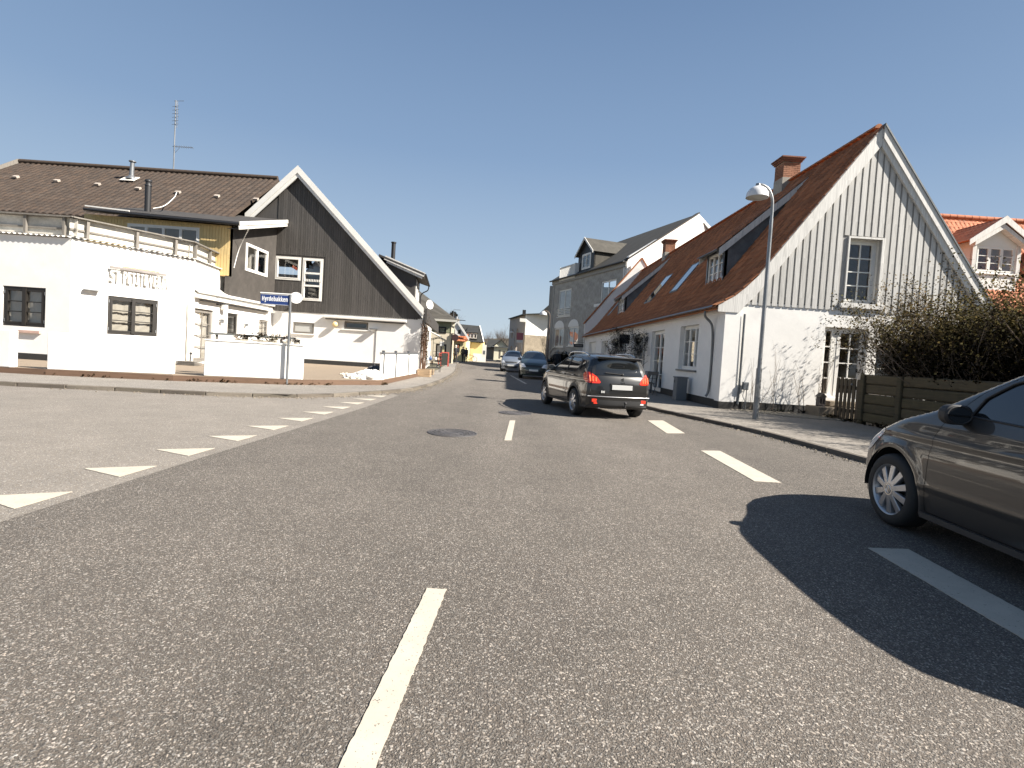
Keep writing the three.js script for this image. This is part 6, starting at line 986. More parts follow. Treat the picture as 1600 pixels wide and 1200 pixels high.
{
  const b = gnd(1180, 655, PAVE_Y), hd = atZ(1187, 290, -b.z);
  streetLamp(V(b.x, PAVE_Y, b.z), hd.y - PAVE_Y + .02, 'grey street lamp with bell shade beside the white gable', MAT.galv, Math.abs(b.x + .02 - hd.x) + .02);
  const c = atX(857, 573, 3.9), t = atZ(857, 487, -c.z); const Z2 = 40, b2 = gnd(853, 577, .08); streetLamp(V(atZ(854, 575, Z2).x, .08, -Z2), atZ(856, 486, Z2).y - .08, 'dark street lamp before the grey rendered house', std([.12, .09, .07], .6), .5);
  streetLamp(V(atZ(802.5, 553, 84).x, 0, -84), atZ(803, 517, 84).y, 'pale far street lamp near the bare trees', MAT.galv, .5);
}
// ---------------------------------------------------------------- timber fence and gate by the right pavement
{
  seed(61);
  const f = thing('timber_fence', 'dark weathered fence of thick horizontal timbers under the hedge', 'fence', [10.2, 0, -8]);
  const x = 9.55, z0 = -13.75, yT = 1.36, mats = [MAT.logs, std([.095, .075, .040], .9, { map: T.grainH, bumpMap: T.grainB, bumpScale: .003 }), std([.13, .10, .055], .9, { map: T.grainH, bumpMap: T.grainB, bumpScale: .003 })];
  const posts = [z0, -12.45, -9.6, -6.8, -4.0, -1.2, 1.6];
  for (const z of posts) part(f, 'post', rbox(x - .02, .68, z, .17, 1.42, .17, .03, 2), mats[1]);
  for (let i = 0; i < posts.length - 1; i++) for (let k = 0; k < 5; k++) { const h = .248; part(f, 'timber', rbox(x + .0 + rr(-.015, .015), PAVE_Y + .06 + h / 2 + k * .252 + rr(-.008, .008), (posts[i] + posts[i + 1]) / 2, .12, h, posts[i + 1] - posts[i] - .16, .05, 2, rr(-.004, .004)), mats[Math.floor(rnd() * 3)]); }
  const g = thing('garden_gate', 'narrow picket gate of dark wood beside the timber fence', 'gate', [9.5, 0, -14.3]);
  for (let k = 0; k < 6; k++) part(g, 'picket', rbox(x - .02, .66 + rr(-.02, .02), -14.85 + k * .175, .03, 1.2 + rr(-.05, .05), .12, .012, 1), MAT.picket);
  part(g, 'rail', box(x + .02, 1.0, -14.4, .04, .1, 1.1), MAT.picket); part(g, 'rail', box(x + .02, .36, -14.4, .04, .1, 1.1), MAT.picket); part(g, 'latch', new THREE.SphereGeometry(.03, 10, 8).translate(x - .06, 1.1, -14.2), MAT.galv);
}
// stone steps and house-shaped lantern by the garden door
{
  const s = thing('door_steps', 'two worn stone steps under the white garden door', 'steps', [10.3, 0, -15.6]); const st = std([.30, .25, .19], .95, { map: T.concrete, bumpMap: T.plasterB, bumpScale: .02 });
  part(s, 'lower_step', rbox(10.25, .22, -15.45, 2.1, .30, .75, .03), st); part(s, 'upper_step', rbox(10.45, .46, -15.68, 1.5, .16, .45, .03), st);
  const l = thing('house_lantern', 'small house shaped lantern standing on the stone steps', 'lantern', [9.45, .37, -15.4]); const b = [9.42, .37, -15.42];
  part(l, 'body', [box(b[0] - .08, b[1] + .14, b[2], .02, .28, .18), box(b[0] + .08, b[1] + .14, b[2], .02, .28, .18), box(b[0], b[1] + .01, b[2], .18, .02, .18), box(b[0], b[1] + .14, b[2] - .08, .15, .28, .02), box(b[0], b[1] + .25, b[2] + .08, .15, .05, .02), box(b[0], b[1] + .05, b[2] + .08, .15, .06, .02), box(b[0], b[1] + .15, b[2] + .08, .02, .16, .02)], std([.12, .10, .09], .8)); part(l, 'roof', [poly([[-.13, 0], [.13, 0], [0, .13]], .22).translate(b[0], b[1] + .28, b[2] - .11)], std([.08, .07, .06], .8));
}
// ---------------------------------------------------------------- branching plants
function grow(o) {   // returns wood rods and the twig tips
  const wood = [], tips = []; const go = (p, d, L, r, lev) => {
    const n = lev === 0 ? (o.seg0 || 3) : 2; let a = p.clone(), dir = d.clone(); for (let i = 0; i < n; i++) { dir.add(V(rr(-1, 1), rr(-.6, 1), rr(-1, 1)).multiplyScalar(o.wob || .22)).add(V(0, o.up || 0, 0)).normalize(); const b = a.clone().addScaledVector(dir, L / n), ra = lerp(r, r * .6, i / n), rb = lerp(r, r * .6, (i + 1) / n); wood.push(rod(a, b, ra, rb, lev < 2 ? 5 : 3)); if (lev < o.levels) { const k = i === n - 1 ? o.fork : Math.round(o.fork * .6); for (let q = 0; q < k; q++) { const nd = dir.clone().add(V(rr(-1, 1), rr(-.7, 1), rr(-1, 1)).multiplyScalar(o.spread)).normalize(); go(b, nd, L * rr(.5, .78), rb * .62, lev + 1); } } if (lev >= o.levels - 1) tips.push([b.clone(), dir.clone()]); a = b; }
  }; for (const [p, d, L, r] of o.stems) go(p, d, L, r, 0); return { wood, tips };
}
function leaves(tips, per, size, spread) {   // small folded leaf faces around the tips
  const pos = [], nor = [], col = []; for (const [p, d] of tips) for (let k = 0; k < per; k++) {
    const c = p.clone().add(V(rr(-1, 1), rr(-1, 1), rr(-1, 1)).multiplyScalar(spread)), a = V(rr(-1, 1), rr(-.6, 1), rr(-1, 1)).normalize(), b = new THREE.Vector3().crossVectors(a, V(rr(-1, 1), rr(-1, 1), rr(-1, 1))).normalize(), s = size * rr(.6, 1.3), n = new THREE.Vector3().crossVectors(a, b), t = rr(.6, 1.35), h = rr(-.12, .12);
    const P = [c, c.clone().addScaledVector(a, s * .5).addScaledVector(b, s * .32), c.clone().addScaledVector(a, s), c.clone().addScaledVector(a, s * .5).addScaledVector(b, -s * .32)]; for (const i of [0, 1, 2, 0, 2, 3]) { pos.push(P[i].x, P[i].y, P[i].z); nor.push(n.x, n.y, n.z); col.push(t * (1 + h), t, t * (1 - h)); } }
  const g = new THREE.BufferGeometry(); g.setAttribute('position', new THREE.BufferAttribute(new Float32Array(pos), 3)); g.setAttribute('normal', new THREE.BufferAttribute(new Float32Array(nor), 3)); g.setAttribute('color', new THREE.BufferAttribute(new Float32Array(col), 3)); return g;
}
const leafMat = (c) => phy(c, .6, { vertexColors: true, transmission: .25, thickness: 0 });
const hedgeLeaf = leafMat([.31, .24, .125]), darkLeaf = leafMat([.23, .20, .095]), oliveLeaf = leafMat([.17, .18, .13]);
function shrub(name, label, cat, pos, o, per, size, spread, mat, woodMat = MAT.twig, group) {
  const t = thing(name, label, cat, pos, group), g = grow(o); part(t, 'branches', g.wood, woodMat); if (per) part(t, 'foliage', leaves(g.tips, per, size, spread), mat, true); return t;
}
{
  seed(62);
  const ring = (cx, cz, n, rx, rz, L, up, r = .025) => Array.from({ length: n }, () => { const a = rnd() * 6.283, q = Math.sqrt(rnd()); return [V(cx + Math.cos(a) * q * rx, .1, cz + Math.sin(a) * q * rz), V(rr(-.35, .35), up, rr(-.35, .35)).normalize(), L * rr(.7, 1.15), r * rr(.7, 1.2)]; });
  shrub('garden_shrub', 'open twiggy shrub with dry brown leaves between gate and hedge', 'shrub', [10.6, 0, -13.4], { stems: ring(10.75, -13.3, 22, .75, .9, 1.6, 1.1), levels: 3, fork: 3, spread: .55, wob: .16 }, 2, .055, .06, hedgeLeaf);
  shrub('hedge', 'dense tall dark hedge growing behind the timber fence', 'hedge', [12.2, 0, -11], { stems: ring(11.25, -11.5, 46, 1.25, 1.8, 1.42, 1.2), levels: 3, fork: 3, spread: .62, wob: .18 }, 5, .055, .09, darkLeaf);
  shrub('hedge', 'overgrown end of the hedge beside the parked bronze car', 'hedge', [12.3, 0, -8], { stems: ring(11.25, -8.0, 48, 1.25, 2.2, 1.35, 1.2), levels: 3, fork: 3, spread: .62, wob: .18 }, 5, .055, .09, hedgeLeaf);
  // bare climber in front of the white gable
  const st = []; for (let k = 0; k < 14; k++) { const x = rr(7.3, 9.7); st.push([V(x, .15, rr(-15.85, -15.4)), V(rr(-.15, .45), 1, rr(-.1, .05)).normalize(), rr(.5, 1.25), rr(.006, .012)]); }
  shrub('bare_climber', 'bare twigs standing along the foot of the white gable', 'plant', [8.5, 0, -15.7], { stems: st, levels: 1, fork: 2, spread: .35, wob: .1, up: .04 }, 0);
  // potted olive trees by the shop door
  const olive = (p, h, label) => { const t = thing('potted_tree', label, 'potted tree', p.toArray()); part(t, 'pot', lathe([[0, 0], [.17, 0], [.22, .35], [.24, .36], [.24, .40], [.20, .40], [.19, .33], [0, .33]], 20).translate(p.x, p.y, p.z), std([.06, .06, .06], .8)); const g = grow({ stems: [[V(p.x, p.y + .3, p.z), V(.03, 1, .02).normalize(), h * .45, .03]], levels: 3, fork: 4, spread: .75, wob: .1, seg0: 2, up: .02 }); part(t, 'trunk', g.wood, MAT.bark); part(t, 'crown', leaves(g.tips, 4, .06, .10), oliveLeaf, true); };
  olive(V(6.15, PAVE_Y, -24.55), 2.5, 'potted olive tree between the two glazed doors'); olive(V(6.1, PAVE_Y, -27.6), 2.4, 'potted olive tree beyond the shop door under the square sign');
  { const t = thing('potted_shrub', 'leafless potted shrub beneath the square black shop sign', 'potted plant', [6.1, PAVE_Y, -29.3]); part(t, 'pot', lathe([[0, 0], [.16, 0], [.21, .38], [.19, .38], [0, .33]], 18).translate(6.1, PAVE_Y, -29.3), std([.16, .09, .06], .8)); const g = grow({ stems: Array.from({ length: 5 }, () => [V(6.1, .4, -29.3), V(rr(-.3, .3), 1, rr(-.3, .3)).normalize(), 1.0, .014]), levels: 2, fork: 3, spread: .5, wob: .15 }); part(t, 'branches', g.wood, MAT.twig); part(t, 'foliage', leaves(g.tips, 2, .06, .08), hedgeLeaf, true); }
  // weeds along the foot of walls and kerbs
  const weeds = (name, label, list, h, mat) => { const pos = []; const tips = []; for (const [x, y, z, n] of list) for (let k = 0; k < n; k++) tips.push([V(x + rr(-.12, .12), y + rr(0, h), z + rr(-.05, .05)), V(0, 1, 0)]); const t = thing(name, label, 'weeds', [list[0][0], list[0][1], list[0][2]]); const m = part(t, 'leaf_tufts', leaves(tips, 3, .05, .03), mat, true); };
  const Wl = []; for (let k = 0; k < 70; k++) { const i = 1 + Math.floor(rnd() * (TE.length - 3)), a = TE[i], b = TE[i + 1], q = rnd(); Wl.push([lerp(a[0], b[0], q), PAVE_Y, lerp(a[1], b[1], q) + .04, rnd() < .25 ? 5 : 1]); } weeds('wall_foot_weeds', 'dry weeds along the brown edge of the terrace', Wl, .05, leafMat([.36, .29, .14]));
  const Wr = []; for (let k = 0; k < 26; k++) Wr.push([9.45 + rr(-.15, .1), PAVE_Y, rr(-15.2, -12.2), 7]); weeds('fence_foot_weeds', 'dark leaves piled along the foot of the garden gate and fence', Wr, .10, darkLeaf);
  const Wg = []; for (let k = 0; k < 8; k++) Wg.push([rr(7.4, 9.2), PAVE_Y, -15.75, 4]); weeds('gable_foot_weeds', 'small green weeds at the dark plinth of the white gable', Wg, .1, leafMat([.07, .09, .03]));
}
// ---------------------------------------------------------------- things along the cottage front
{
  seed(63);
  const iron = std([.02, .02, .021], .55);
  // garden chair
  const c = gnd(1040, 626, PAVE_Y), cx = 5.75, cz = -20.6, ch = thing('garden_chair', 'folding iron and wood garden chair facing the bench', 'chair', [cx, PAVE_Y, cz]);
  const y = PAVE_Y, Q = (x, h, z) => V(cx + x, y + h, cz + z);   // sits facing up the street
  part(ch, 'backrest', [box(cx, y + .86, cz + .35, .42, .13, .02, 0, -.22)], std([.20, .17, .14], .8, { map: T.grainH })); part(ch, 'seat', [0, 1, 2, 3, 4].map(k => box(cx, y + .45, cz - .2 + k * .085, .40, .018, .07)), std([.15, .13, .11], .8));
  for (const s of [-.2, .2]) { part(ch, 'leg', tube([Q(s, .93, .37), Q(s, .5, .24), Q(s, .3, .1), Q(s, 0, -.25)], .011, 16, 6), iron); part(ch, 'leg', tube([Q(s, .44, -.2), Q(s, .25, .05), Q(s, 0, .34)], .011, 12, 6), iron); }
  part(ch, 'back_strap', rod(Q(0, .82, .34), Q(0, .48, .23), .018, .018, 6), iron); part(ch, 'cross_rod', rod(Q(-.2, .66, .29), Q(.2, .66, .29), .008, .008, 5), iron);
  // bench with cushions
  const bx = 5.95, bz = -22.4, b = thing('bench', 'wooden bench with two leaning cushions against the cottage wall', 'bench', [bx, y, bz]); part(b, 'seat', rbox(bx, y + .42, bz, .5, .06, 1.3, .015), std([.11, .10, .09], .8, { map: T.grainH })); part(b, 'front_panel', box(bx - .22, y + .3, bz, .03, .18, 1.2), std([.09, .085, .08], .8)); for (const [dx, dz] of [[-.2, -.58], [-.2, .58], [.2, -.58], [.2, .58]]) part(b, 'leg', box(bx + dx, y + .2, bz + dz, .06, .4, .06), std([.09, .085, .08], .8));
  const cush = (dz, mat, label, tilt) => { const g = new RoundedBoxGeometry(.16, .46, .46, 4, .075); const p = g.attributes.position; for (let i = 0; i < p.count; i++) { const q = Math.min(1, (Math.abs(p.getY(i)) / .23) ** 4 + (Math.abs(p.getZ(i)) / .23) ** 4); p.setX(i, p.getX(i) * (1 - .45 * q)); } g.computeVertexNormals(); g.rotateZ(-.35).rotateY(tilt).translate(bx + .1, y + .69, bz + dz); const t = solo('cushion', label, 'cushion', g, mat, [bx + .1, y + .45, bz + dz]); };
  cush(.05, std([.30, .29, .28], .9, { map: T.mottle }), 'plain grey cushion leaning on the bench', .2); cush(.48, std([.20, .19, .18], .9, { map: T.grain }), 'patterned dark cushion at the near end of the bench', -.3);
  // utility cabinet
  const u = gnd(1086, 637, PAVE_Y), uz = -18.6, ux = 6.28; const uc = thing('utility_cabinet', 'grey metal utility cabinet against the cottage plinth', 'cabinet', [ux, y, uz]); part(uc, 'body', rbox(ux, y + .40, uz, .36, .80, .42, .015), MAT.steelGrey); part(uc, 'lid', rbox(ux, y + .815, uz, .41, .05, .47, .015), MAT.steelGrey); part(uc, 'door', box(ux - .183, y + .42, uz, .008, .66, .36), MAT.steelGrey); part(uc, 'label_plate', box(ux - .189, y + .66, uz - .08, .004, .09, .10), MAT.darkMetal);
  // meter boxes and pipes on the gable corner
  { const m = thing('meter_box', 'small grey meter box with cables on the white gable corner', 'meter box', [7.35, .6, -15.9]); part(m, 'box', rbox(7.36, .82, -15.9, .17, .24, .12, .02), MAT.steelGrey); part(m, 'cable', tube([V(7.34, .7, -15.9), V(7.30, .5, -15.88), V(7.36, .36, -15.86), V(7.32, .1, -15.86)], .012, 16, 5), MAT.galv); part(m, 'conduit', rod(V(7.42, .7, -15.92), V(7.42, .1, -15.92), .015), MAT.galv); part(m, 'stub_post', rod(V(7.62, .08, -15.75), V(7.62, .55, -15.75), .018), MAT.darkMetal); }
  // bracket signs
  const bracket = (pxW, pyW, x0, y0, x1, y1, label, name) => { const wz = atX(pxW, pyW, XF).z, a = atZ(x0, y0, -wz), q = atZ(x1, y1, -wz), t = thing(name, label, 'sign', [XF, a.y, wz]); part(t, 'board', rbox((a.x + q.x) / 2, (a.y + q.y) / 2, wz, q.x - a.x, a.y - q.y, .03, .01), std([.010, .010, .011], .5));
    part(t, 'arm', rod(V(XF, a.y + .14, wz), V(a.x - .05, a.y + .16, wz), .014, .014, 6), iron); part(t, 'scroll', tube([V(XF, a.y + .34, wz), V(XF - .15, a.y + .36, wz), V(XF - .4, a.y + .27, wz), V(a.x, a.y + .17, wz)], .012, 18, 6), iron); part(t, 'scroll_ring', new THREE.TorusGeometry(.07, .012, 6, 18).translate(XF - .12, a.y + .24, wz), iron); part(t, 'wall_plate', box(XF - .01, a.y + .2, wz, .02, .4, .04), iron); for (const x of [a.x + .1, q.x - .08]) part(t, 'hanger', rod(V(x, a.y, wz), V(x, a.y + .14, wz), .008, .008, 5), iron); return [t, a, q, wz]; };
  const [t1, a1, q1, z1] = bracket(989, 518, 968.3, 522, 983.5, 537.5, 'square black hanging shop sign on scrolled iron bracket', 'hanging_sign'); const g1 = [box(lerp(a1.x, q1.x, .34), lerp(a1.y, q1.y, .26), z1 + .017, .17, .05, .003), box(lerp(a1.x, q1.x, .70), lerp(a1.y, q1.y, .29), z1 + .017, .20, .05, .003)]; part(t1, 'faint_print', g1[0], std([.10, .10, .10], .7)); part(t1, 'faint_print', g1[1], std([.10, .10, .10], .7));
  const [t2, a2, q2, z2] = bracket(914.5, 530, 896.5, 537, 912, 543, 'narrow black hanging sign at the far end of the cottage', 'hanging_sign'); part(t2, 'faint_print', box((a2.x + q2.x) / 2, (a2.y + q2.y) / 2, z2 + .017, (q2.x - a2.x) * .7, .12, .003), std([.12, .12, .12], .7));
}
// ---------------------------------------------------------------- left terrace and shop clutter
{
  seed(64);
  // white panels with grey posts closing the terrace toward the street
  const a = gnd(594, 593, DECK), b = gnd(652, 583, DECK), F = frameOf(a.x, a.z, b.x, b.z, DECK), f = thing('panel_fence', 'white board panels with thin grey posts at the street end of terrace', 'fence', [(a.x + b.x) / 2, DECK, (a.z + b.z) / 2]);
  const us = [0, .05, .33, .68, 1].map(t => t * F.len); for (let i = 0; i < 4; i++) part(f, 'panel', fbox(F, us[i] + .02, -.05, us[i + 1] - .02, .86, -.04, 0), MAT.plaster); for (let i = 1; i < 4; i++) part(f, 'post', fbox(F, us[i] - .04, -.1, us[i] + .04, .98, -.06, .03), std([.10, .105, .11], .6)); part(f, 'top_rail', fbox(F, 0, .87, F.len, .91, -.06, .035), std([.10, .105, .11], .6));
  // rubble and folded plastic sheet
  const r = gnd(572, 592, DECK), p = thing('plastic_sheet_heap', 'crumpled white plastic sheet heap with dark bag on terrace corner', 'heap', [r.x, DECK, r.z]); const heap = (cx, cz, sx, sy, sz, mat, nm) => { const g = new THREE.SphereGeometry(1, 36, 18, 0, 6.2832, 0, Math.PI / 2), q = g.attributes.position; for (let i = 0; i < q.count; i++) { const x = q.getX(i), y = q.getY(i), z = q.getZ(i), n = .75 + .55 * vnoise(x * 3 + cx, z * 3 + y * 4) + .25 * Math.abs(Math.sin(x * 11 + z * 7)); q.setXYZ(i, x * sx * n, y * sy * n, z * sz * n); } g.computeVertexNormals(); g.translate(cx, DECK, cz); part(p, nm, g, mat); };
  heap(r.x + .05, r.z - .1, .42, .26, .35, std([.75, .72, .66], .6), 'sheet'); heap(r.x - .35, r.z + .05, .3, .14, .22, std([.7, .66, .58], .7), 'sheet_fold'); { const q = gnd(584, 588, DECK); r.x = q.x - .35; r.z = q.z + .35; }
  heap(r.x + .35, r.z - .35, .26, .34, .22, std([.06, .06, .065], .5), 'dark_bag');
  for (let k = 0; k < 8; k++) part(p, 'rubble', new THREE.DodecahedronGeometry(rr(.03, .07), 0).translate(r.x - .6 + rr(-.25, .5), DECK + .03, r.z + rr(-.1, .25)), std([.6, .55, .47], .9));
  // flower pots on the terrace wall, handrail behind
  const w0 = gnd(317.5, 587.5, DECK), w1 = gnd(472.5, 594, DECK), W = frameOf(w0.x, w0.z, w1.x, w1.z, DECK);
  const hr = thing('handrail', 'grey weathered handrail plank behind the planted terrace wall', 'handrail', W.P(1, 1.2, -.6).toArray()); part(hr, 'plank', fbox(W, -.05, 1.16, W.len - .3, 1.22, -.8, -.66), std([.16, .17, .16], .8, { map: T.grainH })); for (const u of [.1, 1.2, W.len - .5]) part(hr, 'support', fbox(W, u, 0, u + .06, 1.16, -.77, -.70), MAT.greyWood);
  [[382, 'small dark pot with dry stems', .10, [.12, .10, .07]], [372, 'squat pot with pinkish succulents', .14, [.42, .30, .2]], [402, 'trough of dry creeping plant', .2, [.16, .12, .07]], [412, 'trough of dark twiggy heather', .22, [.14, .10, .07]], [425, 'pot of yellow green flowers', .16, [.30, .24, .06]], [445, 'clump of dark purple heather', .2, [.09, .05, .05]], [462, 'low grey pot beside the street name post', .08, [.2, .18, .16]]].forEach(([px, lb, sz, c]) => { const u = W.uv(px, 535)[0], P = W.P(u, 1.03, -.11), t = thing('wall_plant', lb + ' on the terrace wall', 'plant', P.toArray()); part(t, 'trough', frbox(W, u - sz * .7, 1.035, u + sz * .7, 1.09, -.17, -.05, .01), std([.3, .27, .22], .9)); const tips = Array.from({ length: 30 }, () => [P.clone().add(V(rr(-sz, sz), rr(.05, .05 + sz * .9), rr(-.07, .07))), V(0, 1, 0)]); part(t, 'foliage', leaves(tips, 4, .05, .03), leafMat(c.map(v => v * 1.7)), true); });
  // dry climber on the street corner of the dark house
  { const st = []; for (let k = 0; k < 20; k++) st.push([V(-4.24 + rr(-.08, .14), .1, rr(-27.5, -26.75)), V(rr(-.03, .03), 1, rr(-.03, .03)).normalize(), rr(.8, 1.35), rr(.012, .03)]); shrub('dry_climber', 'dry reddish brown climber covering the white building corner', 'plant', [-4.2, .1, -26.8], { stems: st, levels: 2, fork: 2, spread: .12, wob: .06, up: .2 }, 2, .07, .05, leafMat([.28, .16, .09]), std([.14, .08, .05], .9)); }
  const box3 = (x, y, z, sx, sy, sz, n, label, mat) => { const t = thing('wooden_crate', label, 'crate', [x, y, z]); for (let k = 0; k < n; k++) { const h = sy / n; for (const s of [-1, 1]) { part(t, 'slat', box(x, y + h * (k + .5), z + s * sz / 2, sx, h * .86, .02), mat); part(t, 'slat', box(x + s * sx / 2, y + h * (k + .5), z, .02, h * .86, sz - .04), mat); } } part(t, 'bottom', box(x, y + .02, z, sx - .04, .02, sz - .04), mat); };
  const g = (px, py) => gnd(px, py, PAVE_Y), tan = std([.45, .32, .20], .85, { map: T.grainH });
  { const q = g(661, 589); box3(q.x, PAVE_Y, q.z - .3, .55, .34, .6, 3, 'light wooden crate on the pavement at the dry climber', tan); const q2 = g(671, 586); box3(q2.x, PAVE_Y, q2.z - .3, .3, .3, .45, 2, 'small dark fronted crate beside the light wooden crate', std([.25, .19, .13], .85)); }
  { // black rack with goods
    const q = g(676, 581), t = thing('goods_rack', 'low black metal rack with bric-a-brac outside the shop', 'rack', [q.x, PAVE_Y, q.z]); for (const dx of [-.35, .35]) for (const dz of [-.25, .25]) part(t, 'leg', rod(V(q.x + dx, PAVE_Y, q.z - .3 + dz), V(q.x + dx * .9, PAVE_Y + .62, q.z - .3 + dz), .015, .015, 6), MAT.darkMetal); for (const h of [.22, .42, .6]) part(t, 'shelf', box(q.x, PAVE_Y + h, q.z - .3, .74, .025, .54), MAT.darkMetal);
    [[-.2, .62, [.05, .09, .2], .2, 'blue'], [.1, .62, [.6, .58, .52], .16, 'white'], [.25, .62, [.35, .22, .14], .14, 'brown'], [-.1, .44, [.4, .3, .2], .14, 'tan'], [.2, .24, [.3, .3, .28], .16, 'grey']].forEach(([dx, h, c, s, nm]) => { const P = [q.x + dx, PAVE_Y + h + .014, q.z - .25]; const v = thing('vase', nm + ' vase standing on the black goods rack', 'vase', P); part(v, 'body', lathe([[0, 0], [s * .35, 0], [s * .5, s * .4], [s * .35, s * .9], [s * .2, s * 1.1], [s * .25, s * 1.25], [s * .2, s * 1.25], [0, s * .2]], 14).translate(...P), std(c, .4)); part(v, 'rim', new THREE.TorusGeometry(s * .23, s * .03, 6, 14).rotateX(Math.PI / 2).translate(P[0], P[1] + s * 1.25, P[2]), std(c, .4)); }); }
  { // white hanging banner with a pole, and patio heater like frame
    const m = atZ(665.5, 536, 29), t = thing('shop_banner', 'tall white cloth banner hung beside the dry climber', 'banner', [m.x, 1, -29]); const y0 = atZ(664, 547.5, 29).y, y1 = atZ(663, 511, 29).y; part(t, 'cloth', poly([[-.22, y0], [.30, y0], [.10, lerp(y0, y1, .5)], [.06, y1], [-.22, y1]], .03).translate(m.x, 0, -29), std([.72, .71, .68], .8)); part(t, 'pole', rod(V(m.x - .25, .08, -29.05), V(m.x - .25, y1 + .1, -29.05), .02), MAT.galv); }
  { const q = g(686, 576), t = thing('display_stand', 'thin metal display frame with white flowers outside the shop', 'stand', [q.x, PAVE_Y, q.z - .6]); const x = q.x - .25, z = q.z - .6; for (const dx of [-.3, .3]) part(t, 'upright', rod(V(x + dx, PAVE_Y, z), V(x + dx, 2.1, z), .015, .015, 6), MAT.darkMetal); for (const h of [.6, 1.2, 1.75, 2.08]) part(t, 'bar', rod(V(x - .3, h, z), V(x + .3, h, z), .014, .014, 6), MAT.darkMetal); const tips = Array.from({ length: 60 }, () => [V(x + rr(-.25, .3), rr(.5, .95), z + rr(-.1, .15)), V(0, 1, 0)]); part(t, 'white_flowers', leaves(tips, 3, .09, .05), leafMat([.6, .57, .52]), true); }
  { const q = g(694, 572.5), t = thing('pavement_sign', 'red framed black pavement sign board outside the shop', 'sign board', [q.x, PAVE_Y, q.z]); const red = std([.42, .07, .05], .6), x = q.x, z = q.z; for (const s of [-1, 1]) { const dz = s * .02; part(t, 'board', box(x, PAVE_Y + .55, z - .2 + s * .13, .48, .9, .02, 0, -s * .18), std([.02, .025, .02], .7)); part(t, 'frame', [box(x - .27, PAVE_Y + .55, z - .2 + s * .13, .06, 1.1, .04, 0, -s * .18), box(x + .27, PAVE_Y + .55, z - .2 + s * .13, .06, 1.1, .04, 0, -s * .18), box(x, PAVE_Y + 1.05, z - .2 + s * .045, .5, .07, .04, 0, -s * .18)], red); } }
  { const q = g(684, 570), t = thing('red_chair', 'red wooden chair behind the pavement sign board', 'chair', [q.x, PAVE_Y, q.z - 1.5]); const x = q.x + .05, z = q.z - 1.5, red = std([.5, .10, .07], .6); part(t, 'seat', box(x, .55, z, .42, .04, .42), red); part(t, 'backrest', [box(x, 1.0, z - .2, .42, .1, .03), box(x, .82, z - .2, .42, .06, .03)], red); for (const dx of [-.19, .19]) for (const dz of [-.19, .19]) part(t, 'leg', box(x + dx, dz < 0 ? .56 : .3, z + dz, .04, dz < 0 ? 1.0 : .46, .04), red); }
  { // folded awning with braces on the shop wall
    const t = thing('shop_awning', 'folded shop awning on stays beyond the dark fascia', 'awning', [-4.7, 2.3, -33]); part(t, 'cloth', slab(V(-4.9, 2.55, -32.4), V(-4.0, 2.15, -32.4), V(-4.4, 2.15, -35.4), V(-5.2, 2.55, -35.4), .05), std([.7, .69, .66], .8)); part(t, 'stay', rod(V(-4.9, 1.9, -32.4), V(-4.0, 2.15, -32.4), .02), MAT.darkMetal); part(t, 'stay', rod(V(-5.2, 1.9, -35.4), V(-4.4, 2.15, -35.4), .02), MAT.darkMetal); }
  { const q = gnd(289, 571, DECK), t = thing('wood_pallet', 'grey pallet stack with upright handle near the glazed door', 'pallet', [q.x, DECK, q.z]); for (let k = 0; k < 3; k++) part(t, 'board', box(q.x - .1, DECK + .03 + k * .05, q.z - .3, .8, .03, .5), MAT.greyWood); part(t, 'handle', rod(V(q.x, DECK + .15, q.z - .3), V(q.x + .02, DECK + .42, q.z - .3), .018), MAT.darkMetal); part(t, 'knob', new THREE.SphereGeometry(.045, 10, 8).translate(q.x + .02, DECK + .43, q.z - .3), MAT.darkMetal); }
}
